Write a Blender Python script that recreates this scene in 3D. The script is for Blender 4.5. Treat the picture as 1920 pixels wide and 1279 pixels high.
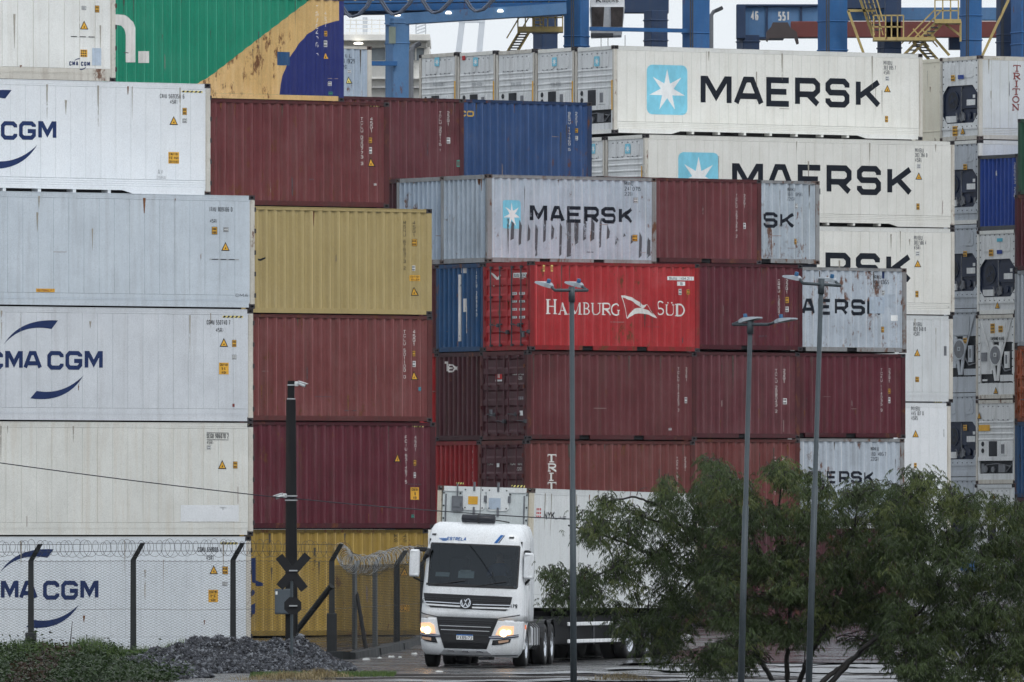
import bpy, math, random
import numpy as np
from mathutils import Vector, Matrix

random.seed(7)
rng = np.random.default_rng(7)
scene = bpy.context.scene
for _o in list(bpy.data.objects):
    bpy.data.objects.remove(_o)
R = math.radians

# ------------------------------------------------------------------ camera
F = 20000.0            # focal length in photograph pixels (1920 wide)
CAMZ, HY = 3.05, 1000.0  # eye height, horizon row
cam_d = bpy.data.cameras.new('camera')
cam_d.sensor_width = 36.0
cam_d.lens = F / 1920 * 36
cam_d.shift_y = (HY - 639.5) / 1920
cam_d.clip_start = 1.0
cam_d.clip_end = 9000.0
cam = bpy.data.objects.new('camera', cam_d)
cam.location = (0, 0, CAMZ)
cam.rotation_euler = (R(90), 0, 0)
scene.collection.objects.link(cam)
scene.camera = cam

# ------------------------------------------------------------------ sky
world = bpy.data.worlds.new('World')
scene.world = world
world.use_nodes = True
wn = world.node_tree
wn.nodes.clear()
w_out = wn.nodes.new('ShaderNodeOutputWorld')
w_bg = wn.nodes.new('ShaderNodeBackground')
w_sky = wn.nodes.new('ShaderNodeTexSky')
w_sky.sky_type = 'NISHITA'
w_sky.sun_disc = False
w_sky.sun_elevation = R(48)
w_sky.sun_rotation = R(151)
w_sky.dust_density = 4.0
w_mix = wn.nodes.new('ShaderNodeMix')
w_mix.data_type = 'RGBA'
w_mix.inputs[0].default_value = 0.88        # thick even cloud over the blue
w_mix.inputs[7].default_value = (9.9, 10.5, 11.1, 1)
wn.links.new(w_sky.outputs[0], w_mix.inputs[6])
wn.links.new(w_mix.outputs[2], w_bg.inputs[0])
w_bg.inputs[1].default_value = 0.095
wn.links.new(w_bg.outputs[0], w_out.inputs[0])

# ------------------------------------------------------------------ sun behind cloud
sun_d = bpy.data.lights.new('sun', 'SUN')
sun_d.energy = 1.0
sun_d.angle = R(18)
sun_d.color = (1.0, 0.98, 0.95)
sun = bpy.data.objects.new('sun', sun_d)
sun.rotation_euler = Vector((-0.32, 0.58, -0.74)).to_track_quat('-Z', 'Y').to_euler()
sun.location = (0, 200, 80)
scene.collection.objects.link(sun)

# ------------------------------------------------------------------ exposure
vs = scene.view_settings
scene.display_settings.display_device = 'sRGB'
vs.view_transform = 'Standard'
vs.look = 'None'
vs.exposure = 0.0
vs.gamma = 1.0
vs.use_curve_mapping = False
cy = scene.cycles
cy.use_denoising = True
cy.max_bounces = 4
cy.diffuse_bounces = 2
cy.glossy_bounces = 2
cy.use_adaptive_sampling = True
cy.adaptive_threshold = 0.04
cy.transparent_max_bounces = 12
cy.transmission_bounces = 3
cy.sample_clamp_indirect = 4.0

COL = scene.collection

# ------------------------------------------------------------------ helpers
def WX(px, D):
    return (px - 960.0) * D / F

def WZ(py, D):
    return CAMZ + (HY - py) * D / F

def WP(px, py, D):
    return Vector((WX(px, D), D, WZ(py, D)))

def gz(x, y):
    """height of the ground"""
    ys = [(0, -.12), (243, -.12), (256, -.08), (272, .06), (288, .25), (330, .27), (345, 1.6), (9000, 1.6)]
    for (a, za), (b, zb) in zip(ys, ys[1:]):
        if y <= b:
            t = (y - a) / (b - a)
            return za + (zb - za) * t
    return 1.6

class MB:
    def __init__(s):
        s.v, s.f, s.m = [], [], []

    def poly(s, pts, m=0):
        n = len(s.v)
        s.v += [tuple(p) for p in pts]
        s.f.append(tuple(range(n, n + len(pts))))
        s.m.append(m)

    def box(s, x0, x1, y0, y1, z0, z1, m=0):
        n = len(s.v)
        s.v += [(x0, y0, z0), (x1, y0, z0), (x1, y1, z0), (x0, y1, z0), (x0, y0, z1), (x1, y0, z1), (x1, y1, z1), (x0, y1, z1)]
        for q in ((0, 3, 2, 1), (4, 5, 6, 7), (0, 1, 5, 4), (1, 2, 6, 5), (2, 3, 7, 6), (3, 0, 4, 7)):
            s.f.append(tuple(n + i for i in q))
            s.m.append(m)

    def bev(s, x0, x1, y0, y1, z0, z1, b=.01, m=0):
        """box with chamfered vertical edges and top/bottom rims"""
        def ring(z, e):
            a, c, d, g = x0 + e, x1 - e, y0 + e, y1 - e
            return [(a + b, d, z), (c - b, d, z), (c, d + b, z), (c, g - b, z), (c - b, g, z), (a + b, g, z), (a, g - b, z), (a, d + b, z)]
        rs = [ring(z0, b), ring(z0 + b, 0), ring(z1 - b, 0), ring(z1, b)]
        s.loft(rs, m)

    def loft(s, rings, m=0, cap=True, closed=True):
        n = len(s.v)
        k = len(rings[0])
        for r in rings:
            s.v += [tuple(p) for p in r]
        for i in range(len(rings) - 1):
            for j in range(k if closed else k - 1):
                j2 = (j + 1) % k
                s.f.append((n + i * k + j, n + i * k + j2, n + (i + 1) * k + j2, n + (i + 1) * k + j))
                s.m.append(m)
        if cap:
            s.f.append(tuple(n + j for j in reversed(range(k))))
            s.f.append(tuple(n + (len(rings) - 1) * k + j for j in range(k)))
            s.m += [m, m]

    def tube(s, pts, r, n=6, m=0, cap=True):
        pts = [Vector(p) for p in pts]
        rr = r if isinstance(r, (list, tuple)) else [r] * len(pts)
        rings = []
        up = Vector((0, 0, 1))
        prev = None
        for i, p in enumerate(pts):
            d = (pts[min(i + 1, len(pts) - 1)] - pts[max(i - 1, 0)])
            if d.length < 1e-9:
                d = Vector((0, 0, 1))
            d.normalize()
            if prev is None:
                a = up if abs(d.z) < .9 else Vector((1, 0, 0))
                u = d.cross(a).normalized()
            else:
                u = (prev - d * prev.dot(d))
                u = u.normalized() if u.length > 1e-6 else d.orthogonal().normalized()
            prev = u
            w = d.cross(u)
            rings.append([p + (u * math.cos(2 * math.pi * j / n) + w * math.sin(2 * math.pi * j / n)) * rr[i] for j in range(n)])
        s.loft(rings, m, cap)

    def bar(s, p0, p1, w, h, m=0):
        """rectangular bar between two points; w across, h up"""
        p0, p1 = Vector(p0), Vector(p1)
        d = (p1 - p0).normalized()
        a = Vector((0, 0, 1)) if abs(d.z) < .95 else Vector((0, 1, 0))
        u = d.cross(a).normalized()
        t = u.cross(d).normalized()
        rs = [[p + u * (sx * w / 2) + t * (sz * h / 2) for sx, sz in ((-1, -1), (1, -1), (1, 1), (-1, 1))] for p in (p0, p1)]
        s.loft(rs, m)

    def disc(s, c, ax, r, n=16, m=0):
        c, ax = Vector(c), Vector(ax).normalized()
        u = ax.orthogonal().normalized()
        w = ax.cross(u)
        s.poly([c + (u * math.cos(2 * math.pi * i / n) + w * math.sin(2 * math.pi * i / n)) * r for i in range(n)], m)

    def revolve(s, prof, c, ax, n=20, m=0):
        """prof: list of (distance along ax, radius)"""
        c, ax = Vector(c), Vector(ax).normalized()
        u = ax.orthogonal().normalized()
        w = ax.cross(u)
        rings = [[c + ax * a + (u * math.cos(2 * math.pi * i / n) + w * math.sin(2 * math.pi * i / n)) * max(r, 1e-4) for i in range(n)] for a, r in prof]
        s.loft(rings, m, cap=True)

    def mesh(s, name, nm=None, smooth=False):
        me = bpy.data.meshes.new(name)
        me.from_pydata(s.v, [], s.f)
        k = nm or (max(s.m) + 1 if s.m else 1)
        for _ in range(k):
            me.materials.append(None)
        me.polygons.foreach_set('material_index', s.m)
        if smooth:
            me.polygons.foreach_set('use_smooth', [True] * len(s.f))
        me.update()
        return me

def np_mesh(name, V, Q, mats, mi=None, smooth=False):
    """mesh from numpy verts (n,3) and faces (m,3 or 4)"""
    me = bpy.data.meshes.new(name)
    V = np.asarray(V, np.float32)
    Q = np.asarray(Q, np.int32)
    k = Q.shape[1]
    me.vertices.add(len(V))
    me.vertices.foreach_set('co', V.ravel())
    me.loops.add(Q.size)
    me.loops.foreach_set('vertex_index', Q.ravel())
    me.polygons.add(len(Q))
    me.polygons.foreach_set('loop_start', np.arange(0, Q.size, k, dtype=np.int32))
    me.polygons.foreach_set('loop_total', np.full(len(Q), k, np.int32))
    for m in mats:
        me.materials.append(m)
    if mi is not None:
        me.polygons.foreach_set('material_index', np.asarray(mi, np.int32))
    if smooth:
        me.polygons.foreach_set('use_smooth', np.ones(len(Q), bool))
    me.update(calc_edges=True)
    me.validate()
    return me

def put(name, me, mats, parent=None, loc=(0, 0, 0), rot=(0, 0, 0), label=None):
    if isinstance(me, MB):
        me = me.mesh(name, len(mats))
    o = bpy.data.objects.new(name, me)
    COL.objects.link(o)
    o.location = loc
    o.rotation_euler = rot
    if parent is not None:
        o.parent = parent
    for i, mt in enumerate(mats):
        if i < len(o.material_slots):
            o.material_slots[i].link = 'OBJECT'
            o.material_slots[i].material = mt
    if label:
        o['label'] = label
    return o

def empty(name, loc=(0, 0, 0), rot=(0, 0, 0)):
    o = bpy.data.objects.new(name, None)
    COL.objects.link(o)
    o.location = loc
    o.rotation_euler = rot
    o.empty_display_size = .3
    return o

def tag(o, label, cat, group=None):
    o['label'] = label
    o['category'] = cat
    if group:
        o['group'] = group
    return o

def kind(o, k):
    o['kind'] = k
    return o

# ------------------------------------------------------------------ materials
MATS = {}
PAINTC = {}

def nodes(name):
    m = bpy.data.materials.new(name)
    m.use_nodes = True
    nt = m.node_tree
    b = nt.nodes['Principled BSDF']
    return m, nt, b

def noise(nt, scale, detail=4, rough=.6, vec=None, dist=0.0):
    n = nt.nodes.new('ShaderNodeTexNoise')
    n.inputs['Scale'].default_value = scale
    n.inputs['Detail'].default_value = detail
    n.inputs['Roughness'].default_value = rough
    n.inputs['Distortion'].default_value = dist
    if vec is not None:
        nt.links.new(vec, n.inputs['Vector'])
    return n.outputs['Fac']

def ramp(nt, fac, a, b, lo=0.0, hi=1.0):
    r = nt.nodes.new('ShaderNodeMapRange')
    r.inputs['From Min'].default_value = a
    r.inputs['From Max'].default_value = b
    r.inputs['To Min'].default_value = lo
    r.inputs['To Max'].default_value = hi
    nt.links.new(fac, r.inputs['Value'])
    return r.outputs['Result']

def mixc(nt, fac, a, b):
    m = nt.nodes.new('ShaderNodeMix')
    m.data_type = 'RGBA'
    for sock, v in ((m.inputs[0], fac), (m.inputs[6], a), (m.inputs[7], b)):
        if isinstance(v, bpy.types.NodeSocket):
            nt.links.new(v, sock)
        elif isinstance(v, (int, float)):
            sock.default_value = v
        else:
            sock.default_value = (*v, 1) if len(v) == 3 else v
    return m.outputs[2]

def math2(nt, op, a, b):
    m = nt.nodes.new('ShaderNodeMath')
    m.operation = op
    for sock, v in ((m.inputs[0], a), (m.inputs[1], b)):
        if isinstance(v, bpy.types.NodeSocket):
            nt.links.new(v, sock)
        else:
            sock.default_value = v
    return m.outputs[0]

def pos(nt, sc=(1, 1, 1), off=(0, 0, 0)):
    g = nt.nodes.new('ShaderNodeNewGeometry')
    mp = nt.nodes.new('ShaderNodeMapping')
    mp.inputs['Scale'].default_value = sc
    mp.inputs['Location'].default_value = off
    nt.links.new(g.outputs['Position'], mp.inputs['Vector'])
    return mp.outputs['Vector']

def bump(nt, b, h, strength=.2, dist=.02):
    bp = nt.nodes.new('ShaderNodeBump')
    bp.inputs['Strength'].default_value = strength
    bp.inputs['Distance'].default_value = dist
    nt.links.new(h, bp.inputs['Height'])
    nt.links.new(bp.outputs['Normal'], b.inputs['Normal'])

def mul(c, k):
    return tuple(min(1, x * k) for x in c)

def paint(name, col, rough=.45, fade=.25, streak=.3, rust=.0, spec=.25, dirt=(.10, .085, .07), metal=0.0, seed=0.0, rustc=(.13, .05, .022), scuff=.1, dents=False):
    """weathered paint: faded patches, rain streaks, rust blooms, fine grain"""
    if name in MATS:
        return MATS[name]
    PAINTC[name] = col
    m, nt, b = nodes(name)
    o = (seed * 3.7, seed * 5.1, seed * 1.3)
    n1 = noise(nt, .85, 5, .68, pos(nt, off=o))
    c = mixc(nt, ramp(nt, n1, .48, .70, 0, min(1, fade * 1.4)), col, mul(tuple(.75 * x + .25 * sum(col) / 3 for x in col), 1.45))
    c = mixc(nt, ramp(nt, n1, .48, .28, 0, min(1, fade * 1.3)), c, mul(col, .58))
    st = noise(nt, 1.0, 4, .65, pos(nt, (5.5, 5.5, .33), o))
    c = mixc(nt, ramp(nt, st, .48, .78, 0, streak), c, dirt)
    if scuff > 0:
        sc = noise(nt, 1.0, 2, .7, pos(nt, (3.0, 3.0, 26.0), o))
        c = mixc(nt, ramp(nt, sc, .66, .74, 0, scuff), c, mul(col, 1.9))
    if rust > 0:
        rn = noise(nt, 3.6, 6, .72, pos(nt, (1, 1, .5), o))
        big = ramp(nt, noise(nt, .35, 3, .5, pos(nt, off=o)), .38, .62, -.06, .07)
        rf = ramp(nt, math2(nt, 'ADD', rn, big), .66 - .12 * rust, .73 - .10 * rust, 0, .92)
        rc = mixc(nt, noise(nt, 14, 3, .6, pos(nt)), mul(rustc, .55), mul(rustc, 1.5))
        c = mixc(nt, rf, c, rc)
    gr = ramp(nt, noise(nt, 38, 1, .7, pos(nt)), .25, .75, .90, 1.10)
    hsv = nt.nodes.new('ShaderNodeHueSaturation')
    nt.links.new(c, hsv.inputs['Color'])
    nt.links.new(gr, hsv.inputs['Value'])
    nt.links.new(hsv.outputs[0], b.inputs['Base Color'])
    nt.links.new(ramp(nt, st, .3, .8, rough - .1, rough + .22), b.inputs['Roughness'])
    b.inputs['Specular IOR Level'].default_value = spec
    b.inputs['Metallic'].default_value = metal
    if dents:
        bump(nt, b, noise(nt, 2.2, 1, .5, pos(nt, off=o)), .3, .018)
    MATS[name] = m
    return m

def flat(name, col, rough=.55, spec=.3, metal=0.0, var=.12, emit=None, estr=0.0):
    if name in MATS:
        return MATS[name]
    m, nt, b = nodes(name)
    c = mixc(nt, ramp(nt, noise(nt, 3.5, 6, .7, pos(nt, (1, 1, .6))), .3, .75), mul(col, 1 - var), mul(col, 1 + var))
    nt.links.new(c, b.inputs['Base Color'])
    b.inputs['Roughness'].default_value = rough
    b.inputs['Specular IOR Level'].default_value = spec
    b.inputs['Metallic'].default_value = metal
    if emit:
        b.inputs['Emission Color'].default_value = (*emit, 1)
        b.inputs['Emission Strength'].default_value = estr
    MATS[name] = m
    return m
def ink(name, col, wear=0.0, rough=.5):
    """painted lettering; wear lets the paint below show through chipped spots"""
    if name in MATS:
        return MATS[name]
    m, nt, b = nodes(name)
    c = mixc(nt, ramp(nt, noise(nt, 2.5, 6, .7, pos(nt, (1, 1, .4))), .3, .75), mul(col, .85), mul(col, 1.25))
    nt.links.new(c, b.inputs['Base Color'])
    b.inputs['Roughness'].default_value = rough
    b.inputs['Specular IOR Level'].default_value = .15
    if wear > 0:
        f = ramp(nt, noise(nt, 5.0, 8, .75, pos(nt, (1, 1, .5))), .66 - .16 * wear, .72 - .14 * wear)
        tr = nt.nodes.new('ShaderNodeBsdfTransparent')
        mx = nt.nodes.new('ShaderNodeMixShader')
        nt.links.new(f, mx.inputs[0])
        nt.links.new(b.outputs[0], mx.inputs[1])
        nt.links.new(tr.outputs[0], mx.inputs[2])
        nt.links.new(mx.outputs[0], nt.nodes['Material Output'].inputs['Surface'])
    MATS[name] = m
    return m

# ------------------------------------------------------------------ lettering
def _ch(s):
    """'x,y x,y|x,y x,y' -> list of polylines in hundredths; a leading o marks a closed line"""
    out = []
    for part in s.split('|'):
        cl = part.startswith('o')
        pts = [tuple(float(q) / 100 for q in p.split(',')) for p in part.lstrip('o').split()]
        out.append((pts, cl))
    return out

GL = {k: _ch(v) for k, v in {
 'A': '0,0 36,100 64,100 100,0|17,30 83,30', 'B': '0,50 80,50 100,64 100,86 82,100 0,100 0,0 82,0 100,14 100,36 80,50',
 'C': '100,72 100,84 82,100 18,100 0,82 0,18 18,0 82,0 100,16 100,28', 'D': 'o0,0 0,100 75,100 100,76 100,24 75,0',
 'E': '100,100 0,100 0,0 100,0|0,51 88,51', 'F': '0,0 0,100 100,100|0,51 85,51',
 'G': '100,76 100,84 82,100 18,100 0,82 0,18 18,0 82,0 100,18 100,46 52,46', 'H': '0,0 0,100|100,0 100,100|0,50 100,50',
 'I': '50,0 50,100', 'J': '0,25 15,0 80,0 100,18 100,100', 'K': '0,0 0,100|100,100 8,38|38,58 100,0', 'L': '0,100 0,0 100,0',
 'M': '0,0 0,100 12,100 50,28 88,100 100,100 100,0', 'N': '0,0 0,100 100,0 100,100', 'O': 'o18,0 0,18 0,82 18,100 82,100 100,82 100,18 82,0',
 'P': '0,0 0,100 82,100 100,84 100,58 82,42 0,42', 'Q': 'o18,0 0,18 0,82 18,100 82,100 100,82 100,18 82,0|60,25 100,-5',
 'R': '0,0 0,100 82,100 100,84 100,58 82,42 0,42|52,42 100,0', 'S': '100,74 100,86 84,100 16,100 0,86 0,64 14,51 86,51 100,37 100,14 84,0 16,0 0,14 0,26',
 'T': '0,100 100,100|50,100 50,0', 'U': '0,100 0,18 18,0 82,0 100,18 100,100', 'V': '0,100 50,0 100,100', 'W': '0,100 25,0 50,75 75,0 100,100',
 'X': '0,0 100,100|0,100 100,0', 'Y': '0,100 50,50 100,100|50,50 50,0', 'Z': '0,100 100,100 0,0 100,0',
 '0': 'o22,0 0,20 0,80 22,100 78,100 100,80 100,20 78,0', '1': '25,82 55,100 55,0', '2': '0,80 20,100 80,100 100,80 100,60 0,0 100,0',
 '3': '0,85 20,100 80,100 100,84 100,64 82,52 30,52|82,52 100,38 100,16 80,0 20,0 0,15', '4': '75,0 75,100 0,32 100,32',
 '5': '95,100 8,100 4,56 80,56 100,42 100,15 80,0 15,0 0,12', '6': '95,88 80,100 20,100 0,82 0,18 20,0 80,0 100,18 100,40 80,55 0,55',
 '7': '0,100 100,100 35,0', '8': 'o20,52 0,68 0,85 20,100 80,100 100,85 100,68 80,52 100,36 100,16 80,0 20,0 0,16 0,36',
 '9': '5,12 20,0 80,0 100,18 100,82 80,100 20,100 0,82 0,60 20,45 100,45', '-': '10,45 90,45', '.': '40,0 60,0', "'": '50,100 50,75', '/': '0,0 100,100',
}.items()}

def stroke_quads(pts, closed, w):
    """mitred quads along a polyline"""
    P = [Vector(p) for p in pts]
    n = len(P)
    def nrm(a, b):
        d = b - a
        return Vector((-d.y, d.x)).normalized() if d.length > 1e-9 else Vector((0, 1))
    L, Rr = [], []
    for i in range(n):
        if closed or 0 < i < n - 1:
            n0, n1 = nrm(P[i - 1], P[i]), nrm(P[i], P[(i + 1) % n])
            mt = n0 + n1
            if mt.length < .2:
                mt = n0 * 1.0
            else:
                mt = mt.normalized()
                mt = mt * min(1.0 / max(mt.dot(n0), .35), 2.2)
        else:
            mt = nrm(P[0], P[1]) if i == 0 else nrm(P[-2], P[-1])
        L.append(P[i] + mt * w / 2)
        Rr.append(P[i] - mt * w / 2)
    out = []
    for i in range(n if closed else n - 1):
        j = (i + 1) % n
        out.append([L[i], Rr[i], Rr[j], L[j]])
    return out

def clip_x(poly, x, keep_right):
    out = []
    n = len(poly)
    for i in range(n):
        a, b = poly[i], poly[(i + 1) % n]
        ina = (a[0] >= x) if keep_right else (a[0] <= x)
        inb = (b[0] >= x) if keep_right else (b[0] <= x)
        if ina:
            out.append(a)
        if ina != inb:
            t = (x - a[0]) / (b[0] - a[0])
            out.append((x, a[1] + (b[1] - a[1]) * t))
    return out

class Dec:
    """flat markings laid on a face: collects convex polygons in (u, v) metres of that face"""
    def __init__(s, surf):
        s.surf, s.p, s.mats = surf, [], []

    def mat(s, m):
        if m not in s.mats:
            s.mats.append(m)
        return s.mats.index(m)

    def poly(s, pts, m, layer=0.0):
        s.p.append(([(p[0], p[1]) for p in pts], s.mat(m), layer))

    def rect(s, u0, v0, u1, v1, m, layer=0.0):
        s.poly([(u0, v0), (u1, v0), (u1, v1), (u0, v1)], m, layer)

    def text(s, st, u0, v0, u1, v1, m, wt=.2, gap=.22, layer=0.0, widths=None, slant=0.0):
        """text fitted into the box u0..u1, v0..v1; wt is stroke over height"""
        H = v1 - v0
        ws = []
        for c in st:
            w = (widths or {}).get(c, {'I': .35, '1': .55, ' ': .55, '.': .4, "'": .35, '-': .6, 'M': 1.18, 'W': 1.2}.get(c, 1.0))
            ws.append(w)
        tot = sum(ws) + gap * (len(st) - 1)
        k = (u1 - u0) / tot
        u = u0
        sw = wt * H
        q = 0
        for c, w in zip(st, ws):
            W = w * k
            if c in GL:
                hs = min(sw, abs(W) * .6)
                for pts, cl in GL[c]:
                    mp = [(u + hs / 2 + p[0] * (W - hs) + slant * p[1] * H, v0 + hs / 2 + p[1] * (H - hs)) for p in pts]
                    for quad in stroke_quads(mp, cl, hs):
                        q += 1
                        s.poly([(a.x, a.y) for a in quad], m, layer + .12 * (q % 5))
            u += W + gap * k

    def vtext(s, st, u, v_top, cw, chh, step, m, wt=.2, layer=0.0):
        v = v_top
        for c in st:
            if c != ' ':
                s.text(c, u, v - chh, u + cw, v, m, wt, layer=layer)
            v -= step if c != ' ' else step * .7

    def fan(s, pts, c, m, layer=0.0):
        for a, b in zip(pts, pts[1:] + pts[:1]):
            s.poly([c, a, b], m, layer)

    def strip(s, A, B, m, layer=0.0):
        for i in range(len(A) - 1):
            s.poly([A[i], A[i + 1], B[i + 1], B[i]], m, layer)

    def put(s, name='lettering', label=None):
        if not s.p:
            return None
        mb = MB()
        sf = s.surf
        br = sf.breaks
        for pts, m, lay in s.p:
            xs = [p[0] for p in pts]
            lo, hi = min(xs), max(xs)
            cuts = [b for b in br if lo + 1e-4 < b < hi - 1e-4]
            rest = pts
            for c in cuts:
                left = clip_x(rest, c, False)
                rest = clip_x(rest, c, True)
                if len(left) > 2:
                    mb.poly([sf.at(a, b, .005 + .0015 * lay) for a, b in left], m)
                if len(rest) < 3:
                    break
            if len(rest) > 2:
                mb.poly([sf.at(a, b, .005 + .0015 * lay) for a, b in rest], m)
        o = put(name, mb.mesh(name, len(s.mats)), s.mats, sf.root)
        if label:
            o['label'] = label
        return o

class Surf:
    def __init__(s, root, fn, breaks=()):
        s.root, s.fn, s.breaks = root, fn, list(breaks)

    def at(s, u, v, off):
        return s.fn(u, v, off)

# ------------------------------------------------------------------ inks and common materials
INK_BLACK = ink('black_lettering', (.018, .022, .03))
INK_DARK = ink('charcoal_lettering', (.012, .016, .025))
INK_WORN = ink('worn_charcoal_lettering', (.014, .018, .028), .45)
INK_NAVY = ink('navy_lettering', (.018, .035, .11))
INK_WHITE = ink('white_lettering', (.72, .72, .70))
INK_WORNW = ink('worn_white_lettering', (.72, .70, .68), .5)
INK_FAINT = ink('faint_grey_marks', (.36, .38, .40))
INK_SCUFF = ink('dark_scuffs', (.095, .10, .115), .85)
INK_GRIME = ink('grime_runs', (.085, .075, .065), .85)
INK_RUSTRUN = ink('rust_runs', (.17, .075, .035), .8)
INK_PALEG = ink('pale_grime_runs', (.34, .32, .28), .8)
INK_SCRAPE = ink('bare_scrapes', (.30, .24, .23), .7)
INK_RED = ink('dull_red_lettering', (.22, .06, .06))
INK_GOLD = ink('gold_lettering', (.55, .36, .10), .1)
DEC_YEL = ink('yellow_label', (.72, .40, .06))
DEC_LEM = ink('pale_yellow_label', (.75, .65, .22))
DEC_BLUE = ink('sky_blue_emblem', (.22, .58, .74))
DEC_WHITE = ink('white_label', (.78, .80, .82))
DEC_RED = ink('red_label', (.50, .05, .05))
DEC_GREEN = ink('green_label', (.08, .35, .28))
DEC_CYAN = ink('teal_label', (.10, .42, .55))
DEC_TAN = paint('tan_paint', (.66, .45, .19), fade=.3, streak=.25, rust=.55, seed=4.2)
DEC_NAVY = paint('navy_paint', (.020, .032, .17), fade=.2, streak=.15, seed=4.7)
DARK = flat('dark_recess', (.012, .013, .016), .7)
BLACKM = flat('black_rubber', (.018, .018, .02), .65, var=.25)
STEEL = flat('grey_steel', (.30, .32, .34), .45, .5, .4)
DSTEEL = flat('dark_steel', (.06, .065, .075), .5, .4, .3)
RUSTM = paint('rusty_casting', (.10, .075, .07), rough=.6, rust=.8, streak=.3, seed=2)
DRUST = paint('dark_casting', (.045, .042, .048), rough=.6, rust=.35, streak=.3, seed=3)

# ------------------------------------------------------------------ containers
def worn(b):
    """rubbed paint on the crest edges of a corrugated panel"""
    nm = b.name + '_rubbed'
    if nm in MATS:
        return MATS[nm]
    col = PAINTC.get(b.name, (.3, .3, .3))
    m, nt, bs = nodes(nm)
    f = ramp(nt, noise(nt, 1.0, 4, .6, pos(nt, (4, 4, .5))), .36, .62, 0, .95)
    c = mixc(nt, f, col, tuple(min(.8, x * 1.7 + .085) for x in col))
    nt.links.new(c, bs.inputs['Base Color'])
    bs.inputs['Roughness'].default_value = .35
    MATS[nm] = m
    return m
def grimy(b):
    """the same paint on posts and rails: dirtier, rustier, and darkened for contact shade between boxes"""
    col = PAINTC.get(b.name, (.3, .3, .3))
    return paint(b.name + '_frame', mul(col, .62), rough=.5, fade=.35, streak=.55, rust=.55, seed=len(b.name) * .7, dirt=(.05, .042, .038), scuff=.1)  # darker base holds dirt and the painted shade of the gaps
CW = 2.438
MESH = {}
ALLC = []

def cached(key, fn, nm=1, smooth=False):
    if key not in MESH:
        mb = fn()
        MESH[key] = mb.mesh('_'.join(str(k) for k in key), nm, smooth)
    return MESH[key]

def corr_profile(a, b, pitch, d0, d1):
    n = max(1, round((b - a) / pitch))
    p = (b - a) / n
    out = []
    for i in range(n):
        x = a + i * p
        out += [(x, d0), (x + .22 * p, d0), (x + .22 * p + .015, d0 + .004), (x + .5 * p, d1), (x + .76 * p, d1)]
    out.append((b, d0))
    return out

def prof_at(prof, x):
    if x <= prof[0][0]:
        return prof[0][1]
    for (a, da), (b, db) in zip(prof, prof[1:]):
        if x <= b:
            return da + (db - da) * (x - a) / (b - a)
    return prof[-1][1]

def casting_mesh():
    mb = MB()
    # a cast corner block with an oval pocket in its front and left faces; local origin at its outer corner
    X, Y, Z = .178, .162, .118
    def face(o, eu, ev, en, w, h, hw, hh):
        o, eu, ev, en = Vector(o), Vector(eu), Vector(ev), Vector(en)
        c = (w / 2, h / 2)
        outer = [(0, 0), (w / 2, 0), (w, 0), (w, h / 2), (w, h), (w / 2, h), (0, h), (0, h / 2)]
        hole = [(c[0] - hw * .7, c[1] - hh * .7), (c[0], c[1] - hh), (c[0] + hw * .7, c[1] - hh * .7), (c[0] + hw, c[1]), (c[0] + hw * .7, c[1] + hh * .7), (c[0], c[1] + hh), (c[0] - hw * .7, c[1] + hh * .7), (c[0] - hw, c[1])]
        P = lambda q, d=0: o + eu * q[0] + ev * q[1] - en * d
        for i in range(8):
            j = (i + 1) % 8
            mb.poly([P(outer[i]), P(outer[j]), P(hole[j]), P(hole[i])])
            mb.poly([P(hole[i]), P(hole[j]), P(hole[j], .035), P(hole[i], .035)], 1)
        mb.poly([P(q, .035) for q in hole], 1)
    face((0, 0, 0), (1, 0, 0), (0, 0, 1), (0, -1, 0), X, Z, .05, .032)
    face((0, Y, 0), (0, -1, 0), (0, 0, 1), (-1, 0, 0), Y, Z, .042, .032)
    mb.poly([(0, 0, Z), (X, 0, Z), (X, Y, Z), (0, Y, Z)])
    mb.poly([(0, 0, 0), (0, Y, 0), (X, Y, 0), (X, 0, 0)])
    mb.poly([(X, 0, 0), (X, Y, 0), (X, Y, Z), (X, 0, Z)])
    mb.poly([(0, Y, 0), (0, Y, Z), (X, Y, Z), (X, Y, 0)])
    return mb

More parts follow.
